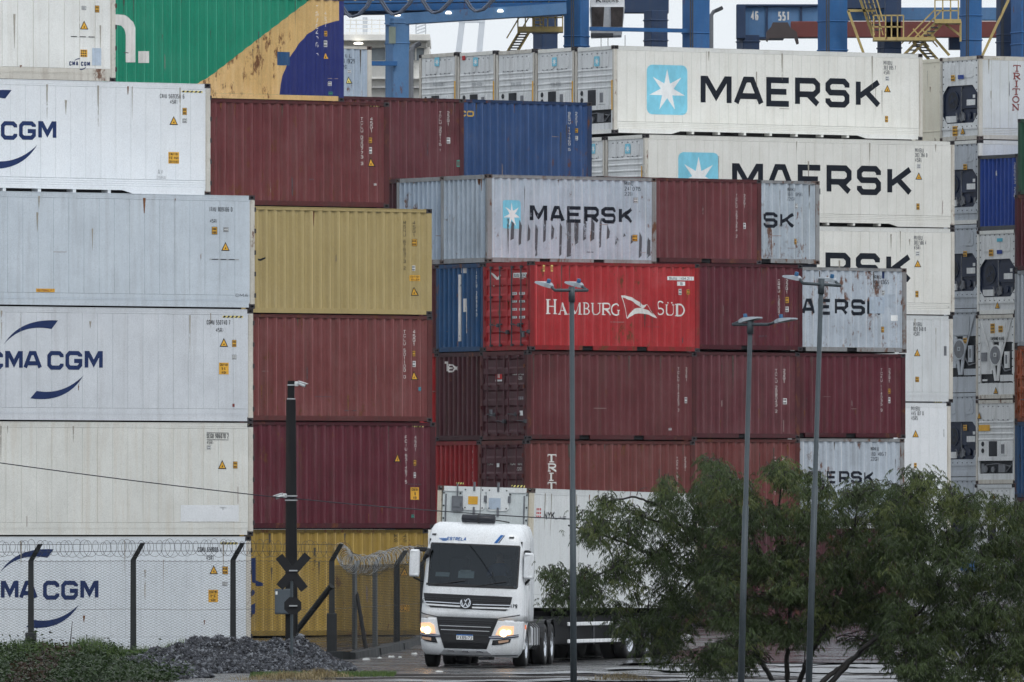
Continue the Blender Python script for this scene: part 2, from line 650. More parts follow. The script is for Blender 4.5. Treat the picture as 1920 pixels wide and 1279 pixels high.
class Container:
    """a freight container; local x runs along its long side, y into it, z up; origin at the near left bottom corner"""
    def __init__(s, name, label, px, D, z0, L=12.192, H=2.896, theta=31.5, side='corr', end='corr', body=None, frame=None, cast=None,
                 left=False, group='stacked shipping containers', end_mat=None, pan=.44, bottom='ledge', hinges=False, pockets=None, rolls=(0, 0), cat='container', bare=False):
        s.name, s.L, s.H, s.z0 = name, L, H, z0
        th = R(theta)
        s.c, s.s = math.cos(th), math.sin(th)
        X, Y = WX(px, D), D
        if not left:
            X, Y = X - L * s.c, Y - L * s.s
        s.P = (X, Y)
        s.root = empty(name, (X, Y, z0), (R(rolls[0]), R(rolls[1]), th))
        tag(s.root, label, cat, group)
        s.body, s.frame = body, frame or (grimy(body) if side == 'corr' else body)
        s.cast = cast or DRUST
        s.side_kind, s.end_kind = side, end
        s.end_mat = end_mat or body
        s.pan = pan
        s.bottom = bottom
        s.lean = s.root.matrix_basis
        s.bare = bare
        if side == 'corr':
            s.prof = corr_profile(.165, L - .165, .284, .012, .054)
        else:
            s.prof = [(0, .012), (L, .012)]
        s.eprof = corr_profile(.13, CW - .13, .235, .014, .085) if end == 'corr' else [(0, .03 if end in ('plain', 'doors') else .004), (CW, .03 if end in ('plain', 'doors') else .004)]
        s.build(hinges, pockets)
        ALLC.append(s)
        s.side = Surf(s.root, lambda u, v, off: (u, prof_at(s.prof, u) - off, v), [p[0] for p in s.prof] if side == 'corr' else [])
        s.end = Surf(s.root, lambda u, v, off: (prof_at(s.eprof, u) - off, CW - u, v), [p[0] for p in s.eprof] if end == 'corr' else [])

    # photograph pixel -> metres on the long side / on the left end
    def uv(s, px, py):
        k = (px - 960.0) / F
        u = (k * s.P[1] - s.P[0]) / (s.c - k * s.s)
        Y = s.P[1] + u * s.s
        return u, WZ(py, Y) - s.z0

    def uve(s, px, py):
        k = (px - 960.0) / F
        t = (s.P[0] - k * s.P[1]) / (s.s + k * s.c)
        Y = s.P[1] + t * s.c
        return CW - t, WZ(py, Y) - s.z0

    def part(s, name, key, fn, mats, loc=(0, 0, 0), rot=(0, 0, 0), smooth=False, parent=None):
        return put(name, cached(key, fn, len(mats), smooth), mats, parent or s.root, loc, rot)

    def build(s, hinges, pockets):
        L, H = s.L, s.H
        b, f = s.body, s.frame
        # inner shell closes the box
        def shell():
            mb = MB()
            mb.box(.1, L - .02, .075, CW - .02, .15, H - .03)
            return mb
        s.part('shell', ('shell', L, H), shell, [b])
        def under():
            mb = MB()
            mb.box(.2, L - .2, .35, CW - .1, -.012, .149)
            return mb
        s.part('underframe', ('under', L), under, [DARK])
        # corner posts: near left, near right, far left
        pw = .15 if s.side_kind == 'corr' else .12
        def post():
            mb = MB()
            mb.box(0, pw, 0, .10, 0, H - .236)
            mb.box(pw, pw + .018, .014, .06, 0, H - .236)
            return mb
        def postb():
            mb = MB()
            mb.box(0, .10, 0, pw - .02, 0, H - .236)
            return mb
        s.part('corner_post', ('post', pw, H), post, [f], (.004, .003, .118))
        s.part('corner_post', ('postm', pw, H), lambda: _mirror(post(), 0), [f], (L - .004, .003, .118))
        s.part('corner_post', ('postb', pw, H), postb, [f], (.004, CW - pw + .016, .118))
        for x, y, z, k in ((0, 0, 0, 0), (0, 0, H - .118, 0), (L, 0, 0, 1), (L, 0, H - .118, 1), (0, CW, 0, 2), (0, CW, H - .118, 2)):
            key = ('casting', k)
            fn = (lambda: casting_mesh()) if k == 0 else ((lambda: _mirror(casting_mesh(), 0)) if k == 1 else (lambda: _mirror(casting_mesh(), 1)))
            s.part('corner_casting', key, fn, [s.cast, DARK], (x, y, z))
        # rails of the near long side and the roof
        def top_rail():
            mb = MB()
            mb.box(.178, L - .178, .004, .065, H - .10, H - .012)
            mb.box(.178, L - .178, -.004, .02, H - .03, H - .014)
            return mb
        s.part('top_rail', ('toprail', L, H), top_rail, [f])
        def roof():
            mb = MB()
            mb.box(.03, L - .03, .066, CW - .03, H - .05, H - .016)
            return mb
        s.part('roof', ('roof', L, H), roof, [b])
        if s.side_kind == 'corr':
            pr = s.prof
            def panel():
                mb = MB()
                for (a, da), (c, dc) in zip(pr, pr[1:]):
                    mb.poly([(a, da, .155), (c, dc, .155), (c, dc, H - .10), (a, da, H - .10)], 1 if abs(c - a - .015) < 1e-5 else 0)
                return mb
            s.part('side_panel', ('corrside', L, H), panel, [b, worn(b)])  # second slot: pale crest facets carry the painted wet highlight
            pk = pockets or []
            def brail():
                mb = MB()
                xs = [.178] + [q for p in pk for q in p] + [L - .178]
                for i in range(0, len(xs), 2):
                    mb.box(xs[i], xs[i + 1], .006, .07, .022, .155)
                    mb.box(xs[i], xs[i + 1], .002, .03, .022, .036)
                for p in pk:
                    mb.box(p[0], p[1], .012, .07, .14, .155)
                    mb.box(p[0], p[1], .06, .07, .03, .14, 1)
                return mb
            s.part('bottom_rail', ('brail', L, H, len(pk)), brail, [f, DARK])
        else:
            s.reefer_side(b, f)
        if hinges:
            def hinge():
                mb = MB()
                mb.bev(0, .045, -.012, .05, 0, .12, .008)
                return mb
            for k in range(5):
                s.part('door_hinge', ('hinge',), hinge, [DRUST], (L - .012, .0, .28 + k * (H - .7) / 4))
        # left end
        getattr(s, 'end_' + s.end_kind)()
        # plain far end and far side keep the box closed
        def far():
            mb = MB()
            mb.box(L - .05, L - .004, .11, CW - .03, .12, H - .06)
            mb.box(.05, L - .03, CW - .055, CW - .004, .12, H - .06)
            return mb
        s.part('far_panel', ('far', L, H), far, [b])

    def reefer_side(s, b, f):
        L, H = s.L, s.H
        zb = .40 if s.bottom == 'ribs' else .34
        zt = H - .155
        a, e = .15, L - .15
        n = max(1, round((e - a) / s.pan))
        p = (e - a) / n
        def panel():
            mb = MB()
            g = .005
            mb.loft([[(g, .02, zb), (p - g, .02, zb), (p - g, .02, zt), (g, .02, zt)], [(g + .006, .012, zb + .004), (p - g - .006, .012, zb + .004), (p - g - .006, .012, zt - .004), (g + .006, .012, zt - .004)]], cap=False)
            mb.poly([(g + .006, .012, zb + .004), (p - g - .006, .012, zb + .004), (p - g - .006, .012, zt - .004), (g + .006, .012, zt - .004)])
            return mb
        for i in range(n):
            s.part('panel', ('rpanel', round(p, 4), H, zb), panel, [b], (a + i * p, 0, 0))
        def backing():
            mb = MB()
            mb.box(a - .02, e + .02, .021, .074, .14, H - .1)
            mb.box(a - .03, e + .03, .008, .03, zt + .004, H - .10)
            return mb
        s.part('side_frame', ('rback', L, H, s.bottom), backing, [f])
        if s.bottom == 'ribs':
            def ribs():
                mb = MB()
                z = .17
                prof = []
                for i in range(4):
                    prof += [(z, .012), (z + .034, .012), (z + .042, .028), (z + .052, .028)]
                    z += .0565
                prof.append((zb - .004, .012))
                for (z0, d0), (z1, d1) in zip(prof, prof[1:]):
                    mb.poly([(a, d0, z0), (e, d0, z0), (e, d1, z1), (a, d1, z1)])
                return mb
            s.part('ribbed_skirt', ('ribs', L, H), ribs, [b])
            def brail():
                mb = MB()
                mb.box(.178, L - .178, .004, .06, .115, .168)
                for x0, x1, sg in ((.178, 2.6, 1), (L - 2.6, L - .178, -1)):
                    xi = x1 if sg > 0 else x0
                    xo = x0 if sg > 0 else x1
                    A = [(xo, .008, .022), (xi - sg * .35, .008, .022), (xi, .008, .115), (xo, .008, .115)]
                    mb.loft([A, [(q[0], .05, q[2]) for q in A]])
                return mb
            s.part('bottom_rail', ('brailr', L, H), brail, [f])
            def cross():
                mb = MB()
                mb.box(0, .09, .02, .5, .03, .115)
                return mb
            x = 3.05
            while x < L - 2.7:
                s.part('cross_member', ('cross',), cross, [f], (x, 0, 0))
                x += 1.02
        else:
            def skirt():
                mb = MB()
                mb.box(a, e, .014, .03, .225, zb - .006)
                mb.box(a, e, .026, .04, .20, .225)
                mb.box(.178, L - .178, .004, .06, .03, .20)
                mb.box(.178, L - .178, -.002, .02, .188, .202)
                return mb
            s.part('bottom_rail', ('brailw', L, H), skirt, [f])

    # ---- left ends
    def ends_frame(s, f):
        H = s.H
        def hd():
            mb = MB()
            mb.box(.006, .07, .165, CW - .165, -.13, -.01)
            return mb
        def sl():
            mb = MB()
            mb.box(.006, .07, .165, CW - .165, .012, .15)
            return mb
        s.part('end_header', ('endhead',), hd, [f], (0, 0, H))
        s.part('end_sill', ('endsill',), sl, [f])

    def end_corr(s):
        s.ends_frame(s.frame)
        H = s.H
        pr = s.eprof
        def pan():
            mb = MB()
            for (a, da), (c, dc) in zip(pr, pr[1:]):
                mb.poly([(da, CW - a, .15), (dc, CW - c, .15), (dc, CW - c, H - .13), (da, CW - a, H - .13)])
            return mb
        s.part('end_panel', ('corrend', H), pan, [s.end_mat])

    def end_plain(s):
        s.ends_frame(s.frame)
        H = s.H
        def pan():
            mb = MB()
            mb.box(.03, .07, .13, CW - .13, .15, H - .13)
            return mb
        s.part('end_panel', ('plainend', H), pan, [s.end_mat])
        def beam():
            mb = MB()
            mb.bev(.012, .03, .15, CW - .15, .36, .39, .004)
            return mb
        s.part('trim', ('plaintrim', H), beam, [s.end_mat])

    def end_doors(s):
        s.ends_frame(s.frame)
        H = s.H
        w = (CW - .27) / 2
        def leaf():
            mb = MB()
            z = .16
            hh = (H - .30)
            n = 5
            st = hh / n
            prof = [(z, .02)]
            for i in range(n):
                zz = z + i * st
                prof += [(zz + st * .18, .02), (zz + st * .30, .05), (zz + st * .74, .05), (zz + st * .86, .02)]
            prof.append((z + hh, .02))
            for (z0, d0), (z1, d1) in zip(prof, prof[1:]):
                mb.poly([(d0, 0, z0), (d0, w - .09, z0), (d1, w - .09, z1), (d1, 0, z1)][::-1])
            mb.box(.012, .06, w - .09, w - .008, z, z + hh)
            mb.box(.012, .06, -.05, 0, z, z + hh)
            return mb
        def bar():
            mb = MB()
            mb.tube([(-.035, 0, .13), (-.035, 0, H - .11)], .022, 8)
            for z in (.14, .75, 1.55, H - .18):
                mb.box(-.05, .02, -.045, .045, z, z + .05)
            return mb
        def handle():
            mb = MB()
            mb.tube([(-.06, 0, 0), (-.07, -.12, .01), (-.07, -.36, -.02)], .016, 6)
            mb.box(-.06, .02, -.42, -.32, -.06, .05)
            return mb
        for i, y0 in enumerate((.135 + .05, CW / 2 + .05)):
            d = s.part('door', ('leaf', H), leaf, [s.end_mat], (0, y0, 0))
            for j, yy in enumerate((.24, .72)):
                s.part('locking_bar', ('lockbar', H), bar, [DSTEEL if s.end_mat.name.startswith('red') else s.end_mat], (0, yy, 0), parent=d)
                s.part('door_handle', ('handle',), handle, [DSTEEL], (0, yy, .55 + .2 * j), parent=d)
            def hinge():
                mb = MB()
                mb.tube([(-.01, 0, 0), (-.01, 0, .11)], .03, 7)
                return mb
            for k in range(4):
                s.part('door_hinge', ('dhinge',), hinge, [s.frame], (0, (-.05 if i == 0 else w - .01), .3 + k * .6), parent=d)

def weather(c, seed, n=10, kinds=('grime', 'rust', 'scrape')):
    """small scrapes, grime and rust runs over the long side and the end"""
    rg = random.Random(seed)
    for sf, W in ((c.side, c.L), (c.end, CW)):
        if sf is c.end and c.end_kind not in ('corr', 'plain'):
            continue
        d = Dec(sf)
        m_ = n if sf is c.side else max(3, n // 4)
        for _ in range(int(m_ * W / (6 if sf is c.side else 2.4))):
            k = rg.choice(kinds)
            u = rg.uniform(.2, W - .25)
            if k == 'grime':
                v1 = c.H - .12 - rg.choice((0, 0, rg.uniform(0, 1.4)))
                v0 = v1 - rg.uniform(.15, 1.1)
                w = rg.uniform(.015, .07)
                d.poly([(u, v1), (u + w * .45, max(.2, v0)), (u + w * .55, max(.2, v0)), (u + w, v1)], INK_GRIME if c.side_kind == 'corr' else INK_PALEG, .3)
            elif k == 'rust':
                v1 = rg.choice((c.H - .12, rg.uniform(.3, 1.0), rg.uniform(.3, 2.2)))
                v0 = v1 - rg.uniform(.06, .45)
                w = rg.uniform(.02, .08)
                d.poly([(u, v1), (u + w * .3, max(.18, v0)), (u + w * .6, max(.18, v0)), (u + w, v1)], INK_RUSTRUN, .2)
            else:
                v = rg.uniform(.2, 1.5) if rg.random() < .75 else rg.uniform(.2, c.H - .2)
                w, h = (rg.uniform(.10, .5), rg.uniform(.006, .025)) if rg.random() < .5 else (rg.uniform(.012, .035), rg.uniform(.08, .5))
                v = min(v, c.H - .15 - h)
                sk = rg.uniform(-.3, .3) * h
                d.poly([(u, v), (min(W - .18, u + w), v + sk), (min(W - .18, u + w), v + h + sk), (u, v + h)], INK_SCRAPE if rg.random() < .6 else INK_SCUFF, .4)
        o = d.put('weather_marks')
        if o:
            o['kind'] = 'stuff'

def _mirror(mb, ax):
    mb.v = [tuple(-c if i == ax else c for i, c in enumerate(p)) for p in mb.v]
    mb.f = [tuple(reversed(q)) for q in mb.f]
    return mb
# ---- refrigerating-unit ends
class EB(MB):
    """builds on an end face: u across from the left as seen, v up, d outwards"""
    def eb(s, u0, u1, v0, v1, d0, d1, m=0):
        s.box(-d1, -d0, CW - u1, CW - u0, v0, v1, m)

    def ep(s, pts, d, m=0):
        s.poly([(-d, CW - u, v) for u, v in pts], m)

    def prism(s, pts, d0, d1, m=0):
        s.loft([[(-d0, CW - u, v) for u, v in pts], [(-d1, CW - u, v) for u, v in pts]], m)

    def ring(s, outer, inner, d, m=0):
        n = len(outer)
        for i in range(n):
            j = (i + 1) % n
            s.ep([outer[i], outer[j], inner[j], inner[i]], d, m)

    def ecyl(s, u, v, r, d0, d1, n=18, m=0):
        s.prism([(u + r * math.cos(2 * math.pi * i / n), v + r * math.sin(2 * math.pi * i / n)) for i in range(n)], d0, d1, m)

def bolts(mb, u0, u1, v0, v1, du, dv, m, r=.022, d=-.028):
    n = int((u1 - u0) / du)
    for i in range(n + 1):
        for v in (v0, v1):
            mb.ecyl(u0 + (u1 - u0) * i / n, v, r, d, d + .015, 6, m)
    n = int((v1 - v0) / dv)
    for i in range(1, n):
        for u in (u0, u1):
            mb.ecyl(u, v0 + (v1 - v0) * i / n, r, d, d + .015, 6, m)

UW = paint('unit_white', (.70, .72, .73), rough=.5, fade=.15, streak=.35, rust=0, seed=1.3)
UG = paint('unit_grey', (.46, .50, .55), rough=.5, fade=.15, streak=.4, rust=.0, seed=1.9)
UBLUE = flat('unit_dark_blue', (.014, .024, .055), .5, var=.4)
UDK = flat('unit_dark', (.02, .024, .032), .6, var=.5)
UMID = flat('unit_mid_grey', (.17, .18, .20), .5, .4, .3, var=.4)

def _star(s, wm=UW):
    H = s.H
    s.ends_frame(s.frame)
    k = H / 2.896
    def back():
        mb = EB()
        mb.eb(.13, CW - .13, .15, .36 * k, -.07, -.02)
        mb.eb(.13, CW - .13, .80 * k, H - .13, -.07, -.036)
        mb.eb(.13, .2, .36 * k, .8 * k, -.07, -.02)
        mb.eb(CW - .2, CW - .13, .36 * k, .8 * k, -.07, -.02)
        mb.eb(.2, CW - .2, .36 * k, .8 * k, -.099, -.09, 1)
        return mb
    s.part('unit_back', ('star_back', H), back, [wm, UDK])
    def hatch():
        mb = EB()
        mb.prism([(0, .06), (.08, 0), (.70, 0), (.76, .06), (.76, .40), (.70, .46), (.08, .46), (0, .40)], -.036, -.016)
        return mb
    for u in (.38, 1.30):
        h = s.part('access_hatch', ('star_hatch',), hatch, [wm], (0, -u, 2.2 * k))
        def clip():
            mb = EB()
            for du in (.05, .34, .62):
                mb.eb(du, du + .05, -.02, .015, -.03, -.006)
                mb.eb(du, du + .05, .445, .475, -.03, -.006)
            return mb
        s.part('hatch_clips', ('star_clip',), clip, [UMID], parent=h)
    for v in (2.12, 1.93, 1.73, 1.53):
        def rib():
            mb = EB()
            u0, u1 = .15, CW - .15
            A = [(-(-.036), CW - u0, -.04), (-(-.008), CW - u0, -.015), (-(-.008), CW - u0, .02), (-(-.036), CW - u0, .045)]
            mb.loft([A, [(a[0], CW - u1, a[2]) for a in A]])
            return mb
        s.part('rib', ('star_rib',), rib, [wm], (0, 0, v * k))
    def ctrl():
        mb = EB()
        mb.eb(.18, CW - .18, .84, 1.49, -.036, -.012)
        mb.eb(.16, CW - .16, .80, .93, -.03, .012)
        return mb
    s.part('control_plate', ('star_ctrl',), ctrl, [wm])
    def opening():
        mb = EB()
        mb.eb(0, .50, 0, .52, -.02, -.006)
        for i in range(5):
            mb.eb(.03, .47, .04 + i * .1, .06 + i * .1, -.008, -.002)
        return mb
    s.part('condenser_opening', ('star_open',), opening, [UDK], (0, -.80, .95 * k))
    def box():
        mb = EB()
        mb.eb(0, .44, 0, .45, -.014, .018)
        mb.eb(.14, .34, .06, .38, .016, .024, 1)
        return mb
    s.part('control_box', ('star_box',), box, [wm, UMID], (0, -1.45, .98 * k))
    def port():
        mb = EB()
        mb.ecyl(0, 0, .13, -.014, -.004, 16)
        mb.ecyl(.02, .015, .085, -.008, .006, 14, 1)
        return mb
    for v in (1.36, 1.13):
        s.part('air_port', ('star_port',), port, [wm, UDK], (0, -.42, v * k))
    def bay():
        mb = EB()
        mb.ecyl(.55, .52, .13, -.088, -.04, 14)
        mb.ecyl(1.0, .50, .10, -.088, -.03, 12)
        mb.eb(1.35, 1.75, .40, .68, -.088, -.035)
        mb.eb(.28, .42, .38, .7, -.088, -.05)
        mb.tube([(.05, CW - .6, .66), (.05, CW - 1.3, .70), (.05, CW - 2.1, .6)], .02, 6)
        mb.tube([(.06, CW - 1.8, .42), (.06, CW - 2.15, .66)], .025, 6)
        return mb
    s.part('compressor', ('star_bay',), bay, [UMID])
Container.end_star = _star

def _carrier(s):
    H = s.H
    s.ends_frame(s.frame)
    wm = s.end_mat
    oct_ = [(.42, .60), (2.02, .60), (2.28, .86), (2.28, 1.62), (1.98, 1.90), (.46, 1.90), (.16, 1.62), (.16, .86)]
    def back():
        mb = EB()
        sq = [(.42, .42), (2.02, .42), (CW - .13, .86), (CW - .13, 1.62), (1.98, H - .13), (.46, H - .13), (.13, 1.62), (.13, .86)]
        mb.ring(sq, oct_, -.03)
        mb.ep([(.13, .15), (CW - .13, .15), (CW - .13, .42), (.13, .42)], -.03)
        for a, b, c in ((( .13, .42), (.42, .42), (.13, .86)), ((2.02, .42), (CW - .13, .42), (CW - .13, .86)), ((CW - .13, 1.62), (CW - .13, H - .13), (1.98, H - .13)), ((.13, 1.62), (.46, H - .13), (.13, H - .13))):
            mb.ep([a, b, c], -.03)
        n = 8
        for i in range(n):
            j = (i + 1) % n
            mb.poly([(.03, CW - oct_[i][0], oct_[i][1]), (.03, CW - oct_[j][0], oct_[j][1]), (.098, CW - oct_[j][0], oct_[j][1]), (.098, CW - oct_[i][0], oct_[i][1])], 1)
        mb.ep(oct_, -.098, 1)
        return mb
    s.part('unit_back', ('carr_back', H), back, [wm, UBLUE])
    def rim():
        mb = EB()
        bolts(mb, .2, CW - .2, .48, H - .17, .27, .24, 0)
        return mb
    s.part('bolt_row', ('carr_bolts', H), rim, [UDK])
    def ledge():
        mb = EB()
        mb.eb(.13, CW - .13, .38, .46, -.03, .0)
        mb.eb(.13, CW - .13, .15, .17, -.03, -.01)
        return mb
    s.part('sill_ledge', ('carr_ledge',), ledge, [wm])
    def fan():
        mb = EB()
        mb.ecyl(.72, 1.40, .34, -.097, -.07, 24)
        mb.ecyl(.72, 1.40, .29, -.07, -.066, 24, 1)
        mb.ecyl(.72, 1.40, .07, -.066, -.05, 12)
        for i in range(4):
            a = i * math.pi / 2 + .4
            mb.eb(.72 + .15 * math.cos(a) - .05, .72 + .15 * math.cos(a) + .05, 1.40 + .15 * math.sin(a) - .05, 1.40 + .15 * math.sin(a) + .05, -.066, -.06)
        return mb
    s.part('fan', ('carr_fan',), fan, [UBLUE, UDK])
    def gear():
        mb = EB()
        mb.eb(1.30, 2.20, 1.10, 1.78, -.096, -.05)
        mb.eb(1.25, 1.28, .62, 1.85, -.09, -.04, 1)
        mb.eb(1.60, 2.12, 1.20, 1.40, -.05, -.044, 2)
        mb.eb(1.98, 2.12, 1.45, 1.56, -.05, -.044, 2)
        mb.eb(.30, .95, .64, .86, -.096, -.05, 2)
        mb.ecyl(1.30, .82, .16, -.096, -.04, 14, 1)
        mb.ecyl(1.75, .86, .12, -.096, -.03, 14, 0)
        mb.tube([(.04, CW - .95, .95), (.03, CW - 1.1, .72), (.03, CW - 1.3, 1.0), (.04, CW - 1.5, .7)], .022, 6, 1)
        mb.eb(2.05, 2.16, .72, .92, -.09, -.03, 1)
        return mb
    s.part('machinery', ('carr_gear',), gear, [UBLUE, UMID, UW])
    def hatch():
        mb = EB()
        mb.prism([(0, .05), (.06, 0), (.5, 0), (.56, .05), (.56, .45), (.5, .5), (.06, .5), (0, .45)], -.03, -.012)
        mb.ecyl(.28, .26, .15, -.012, -.004, 18)
        return mb
    for u in (.34, 1.48):
        s.part('access_hatch', ('carr_hatch',), hatch, [wm], (0, -u, 2.16))
Container.end_carrier = _carrier

def _king(s):
    H = s.H
    s.ends_frame(s.frame)
    wm = s.end_mat
    def back():
        mb = EB()
        mb.eb(.13, CW - .13, .15, .55, -.07, -.02)
        mb.eb(.13, .24, .55, H - .13, -.07, -.02)
        mb.eb(CW - .24, CW - .13, .55, H - .13, -.07, -.02)
        mb.eb(.24, CW - .24, 1.95, H - .13, -.07, -.04)
        mb.eb(.24, CW - .24, .55, 1.95, -.099, -.094, 1)
        mb.eb(.24, 1.0, 1.0, 1.95, -.096, -.06)
        return mb
    s.part('unit_back', ('king_back', H), back, [wm, UDK])
    def vee():
        mb = EB()
        mb.prism([(.78, 1.95), (1.02, 1.95), (1.25, .62), (1.13, .62)], -.05, -.01)
        mb.prism([(1.42, 1.95), (1.66, 1.95), (1.37, .62), (1.25, .62)], -.05, -.01)
        mb.prism([(.26, 2.70), (.32, 2.70), (1.10, 1.1), (1.04, 1.1)], -.02, .005)
        mb.prism([(CW - .32, 2.70), (CW - .26, 2.70), (1.44, 1.1), (1.38, 1.1)], -.02, .005)
        return mb
    s.part('brace', ('king_vee',), vee, [wm])
    def fan():
        mb = EB()
        mb.ecyl(1.22, 1.50, .36, -.02, .012, 26)
        mb.ecyl(1.22, 1.50, .31, .012, .018, 26, 1)
        mb.eb(1.14, 1.30, 1.44, 1.58, .018, .03)
        mb.eb(1.18, 1.26, 1.47, 1.55, .03, .034, 1)
        return mb
    s.part('fan_cover', ('king_fan',), fan, [wm, UMID])
    def gear():
        mb = EB()
        mb.eb(1.72, 1.98, 1.05, 1.62, -.09, -.02)
        mb.eb(1.80, 1.90, 1.2, 1.5, -.02, -.012, 1)
        mb.eb(1.45, 2.18, .60, .82, -.09, -.03)
        mb.eb(.30, .95, .86, 1.0, -.09, -.03)
        mb.eb(.30, .62, 1.3, 1.6, -.06, -.03, 1)
        mb.eb(.34, .6, .62, .68, -.09, -.05)
        mb.tube([(.05, CW - 1.5, 1.2), (.04, CW - 1.75, .95), (.05, CW - 2.1, 1.0)], .03, 6, 1)
        return mb
    s.part('machinery', ('king_gear',), gear, [wm, UMID])
    def plate():
        mb = EB()
        mb.prism([(.74, 1.98), (1.72, 1.98), (1.78, 2.1), (1.78, 2.62), (.68, 2.62), (.68, 2.1)], -.04, -.012)
        bolts(mb, .2, CW - .2, .56, H - .17, .28, .26, 1, d=-.02)
        return mb
    s.part('front_plate', ('king_plate', H), plate, [wm, UDK])
Container.end_king = _king

def eblock(s, name, u0, u1, v0, v1, m, key, d=.0):
    def fn():
        mb = EB()
        mb.eb(u0, u1, v0, v1, d - .03, d)
        return mb
    return s.part(name, key, fn, [m])

# ------------------------------------------------------------------ marking helpers, placed by photograph pixel
def uvbox(c, px0, py0, px1, py1, face='side'):
    fn = c.uv if face == 'side' else c.uve
    u0, v1 = fn(px0, py0)
    u1, v0 = fn(px1, py1)
    return u0, v0, u1, v1

def vcode(c, st, px, py0, py1, m=None, w=6.5, name='identification_code', face='side', wt=.13):
    w = w * .85
    d = Dec(c.side if face == 'side' else c.end)
    u0, v0, u1, v1 = uvbox(c, px - w / 2, py0, px + w / 2, py1, face)
    n = sum(1 if q != ' ' else .7 for q in st)
    step = (v1 - v0) / n
    d.vtext(st, u0, v1, u1 - u0, step * .80, step, m or INK_WHITE, wt)
    return d.put(name)

def hcode(c, lines, m=None, name='identification_code', face='side', wt=.12):
    d = Dec(c.side if face == 'side' else c.end)
    for st, px0, py0, px1, py1 in lines:
        u0, v0, u1, v1 = uvbox(c, px0, py0, px1, py1, face)
        d.text(st, u0, v0, u1, v1, m or INK_BLACK, wt, gap=.3)
    return d.put(name)

def tri(c, px, py, w=15, h=17, m=None, face='side'):
    """yellow electric-shock triangle with a dark border; px, py its centre"""
    d = Dec(c.side if face == 'side' else c.end)
    u0, v0, u1, v1 = uvbox(c, px - w / 2, py - h / 2, px + w / 2, py + h / 2, face)
    um = (u0 + u1) / 2
    d.poly([(u0, v0), (u1, v0), (um, v1)], INK_BLACK)
    bu, bv = (u1 - u0) * .11, (v1 - v0) * .09
    d.poly([(u0 + bu * 1.3, v0 + bv), (u1 - bu * 1.3, v0 + bv), (um, v1 - bv * 2)], m or DEC_YEL, 1)
    d.poly([(um - bu * .8, v0 + bv * 2.2), (um + bu * .8, v0 + bv * 2.2), (um + bu * .3, v0 + bv * 5)], INK_DARK, 2)
    return d.put('warning_triangle')

def lab(c, px0, py0, px1, py1, m=None, lines=2, im=None, face='side', border=None, name='warning_label', words=None, lift=0):
    d = Dec(c.side if face == 'side' else c.end)
    u0, v0, u1, v1 = uvbox(c, px0, py0, px1, py1, face)
    if border:
        b = (u1 - u0) * .08
        d.rect(u0 - b, v0 - b, u1 + b, v1 + b, border, 0)
    d.rect(u0, v0, u1, v1, m or DEC_YEL, 1 + lift)
    st = (v1 - v0) / lines
    for i in range(lines):
        a = v1 - (i + .85) * st
        e = v1 - (i + .2) * st
        if words:
            wd = words[i]
            pad = (1 - min(1, len(wd) / 7.5)) / 2 * (u1 - u0) * .9 + (u1 - u0) * .06
            d.text(wd, u0 + pad, a, u1 - pad, e, im or INK_BLACK, .17, gap=.3, layer=2 + lift)
        else:
            q = (u1 - u0) / 7
            for j in range(3):
                d.rect(u0 + q * (.6 + 2 * j), a, u0 + q * (2 + 2 * j), e, im or INK_BLACK, 2 + lift)
    return d.put(name)

def hazard(c, px0, py0, px1, py1, n=5, face='side'):
    d = Dec(c.side if face == 'side' else c.end)
    u0, v0, u1, v1 = uvbox(c, px0, py0, px1, py1, face)
    v0 = v1 - abs(v1 - v0)
    d.rect(u0, v0, u1, v1, DEC_LEM, 0)
    k = (u1 - u0) / n
    for i in range(n):
        a = u0 + i * k
        d.poly([(a, v0), (a + k * .5, v0), (a + k * .85, v1), (a + k * .35, v1)], INK_BLACK, 1)
    return d.put('hazard_stripe')

def rounded(u0, v0, u1, v1, r, n=4):
    P = []
    for cx, cy_, a0 in ((u1 - r, v1 - r, 0), (u0 + r, v1 - r, 90), (u0 + r, v0 + r, 180), (u1 - r, v0 + r, 270)):
        for i in range(n + 1):
            a = R(a0 + 90 * i / n)
            P.append((cx + r * math.cos(a), cy_ + r * math.sin(a)))
    return P

def star_emblem(c, px0, py0, px1, py1, face='side', bm=None, wm=None):
    d = Dec(c.side if face == 'side' else c.end)
    u0, v0, u1, v1 = uvbox(c, px0, py0, px1, py1, face)
    um, vm = (u0 + u1) / 2, (v0 + v1) / 2
    d.fan(rounded(u0, v0, u1, v1, min(u1 - u0, v1 - v0) * .13), (um, vm), bm or DEC_BLUE)
    P = []
    rx, ry = (u1 - u0) * .45, (v1 - v0) * .43
    for i in range(14):
        a = R(90 + i * 360 / 14)
        k = 1.0 if i % 2 == 0 else .36
        P.append((um + rx * k * math.cos(a), vm - ry * .03 + ry * k * math.sin(a)))
    d.fan(P, (um, vm - ry * .03), wm or DEC_WHITE, 1.5)
    return d.put('emblem')

def big_text(c, st, px0, py0, px1, py1, m=None, wt=.2, gap=.2, face='side', widths=None):
    d = Dec(c.side if face == 'side' else c.end)
    u0, v0, u1, v1 = uvbox(c, px0, py0, px1, py1, face)
    d.text(st, u0, v0, u1, v1, m or INK_DARK, wt, gap, widths=widths)
    return d.put('lettering')

def px_strip(c, A, B, m, name='emblem', layer=0, face='side'):
    """band between two pixel polylines"""
    d = Dec(c.side if face == 'side' else c.end)
    fn = c.uv if face == 'side' else c.uve
    d.strip([fn(*p) for p in A], [fn(*p) for p in B], m, layer)
    return d.put(name)

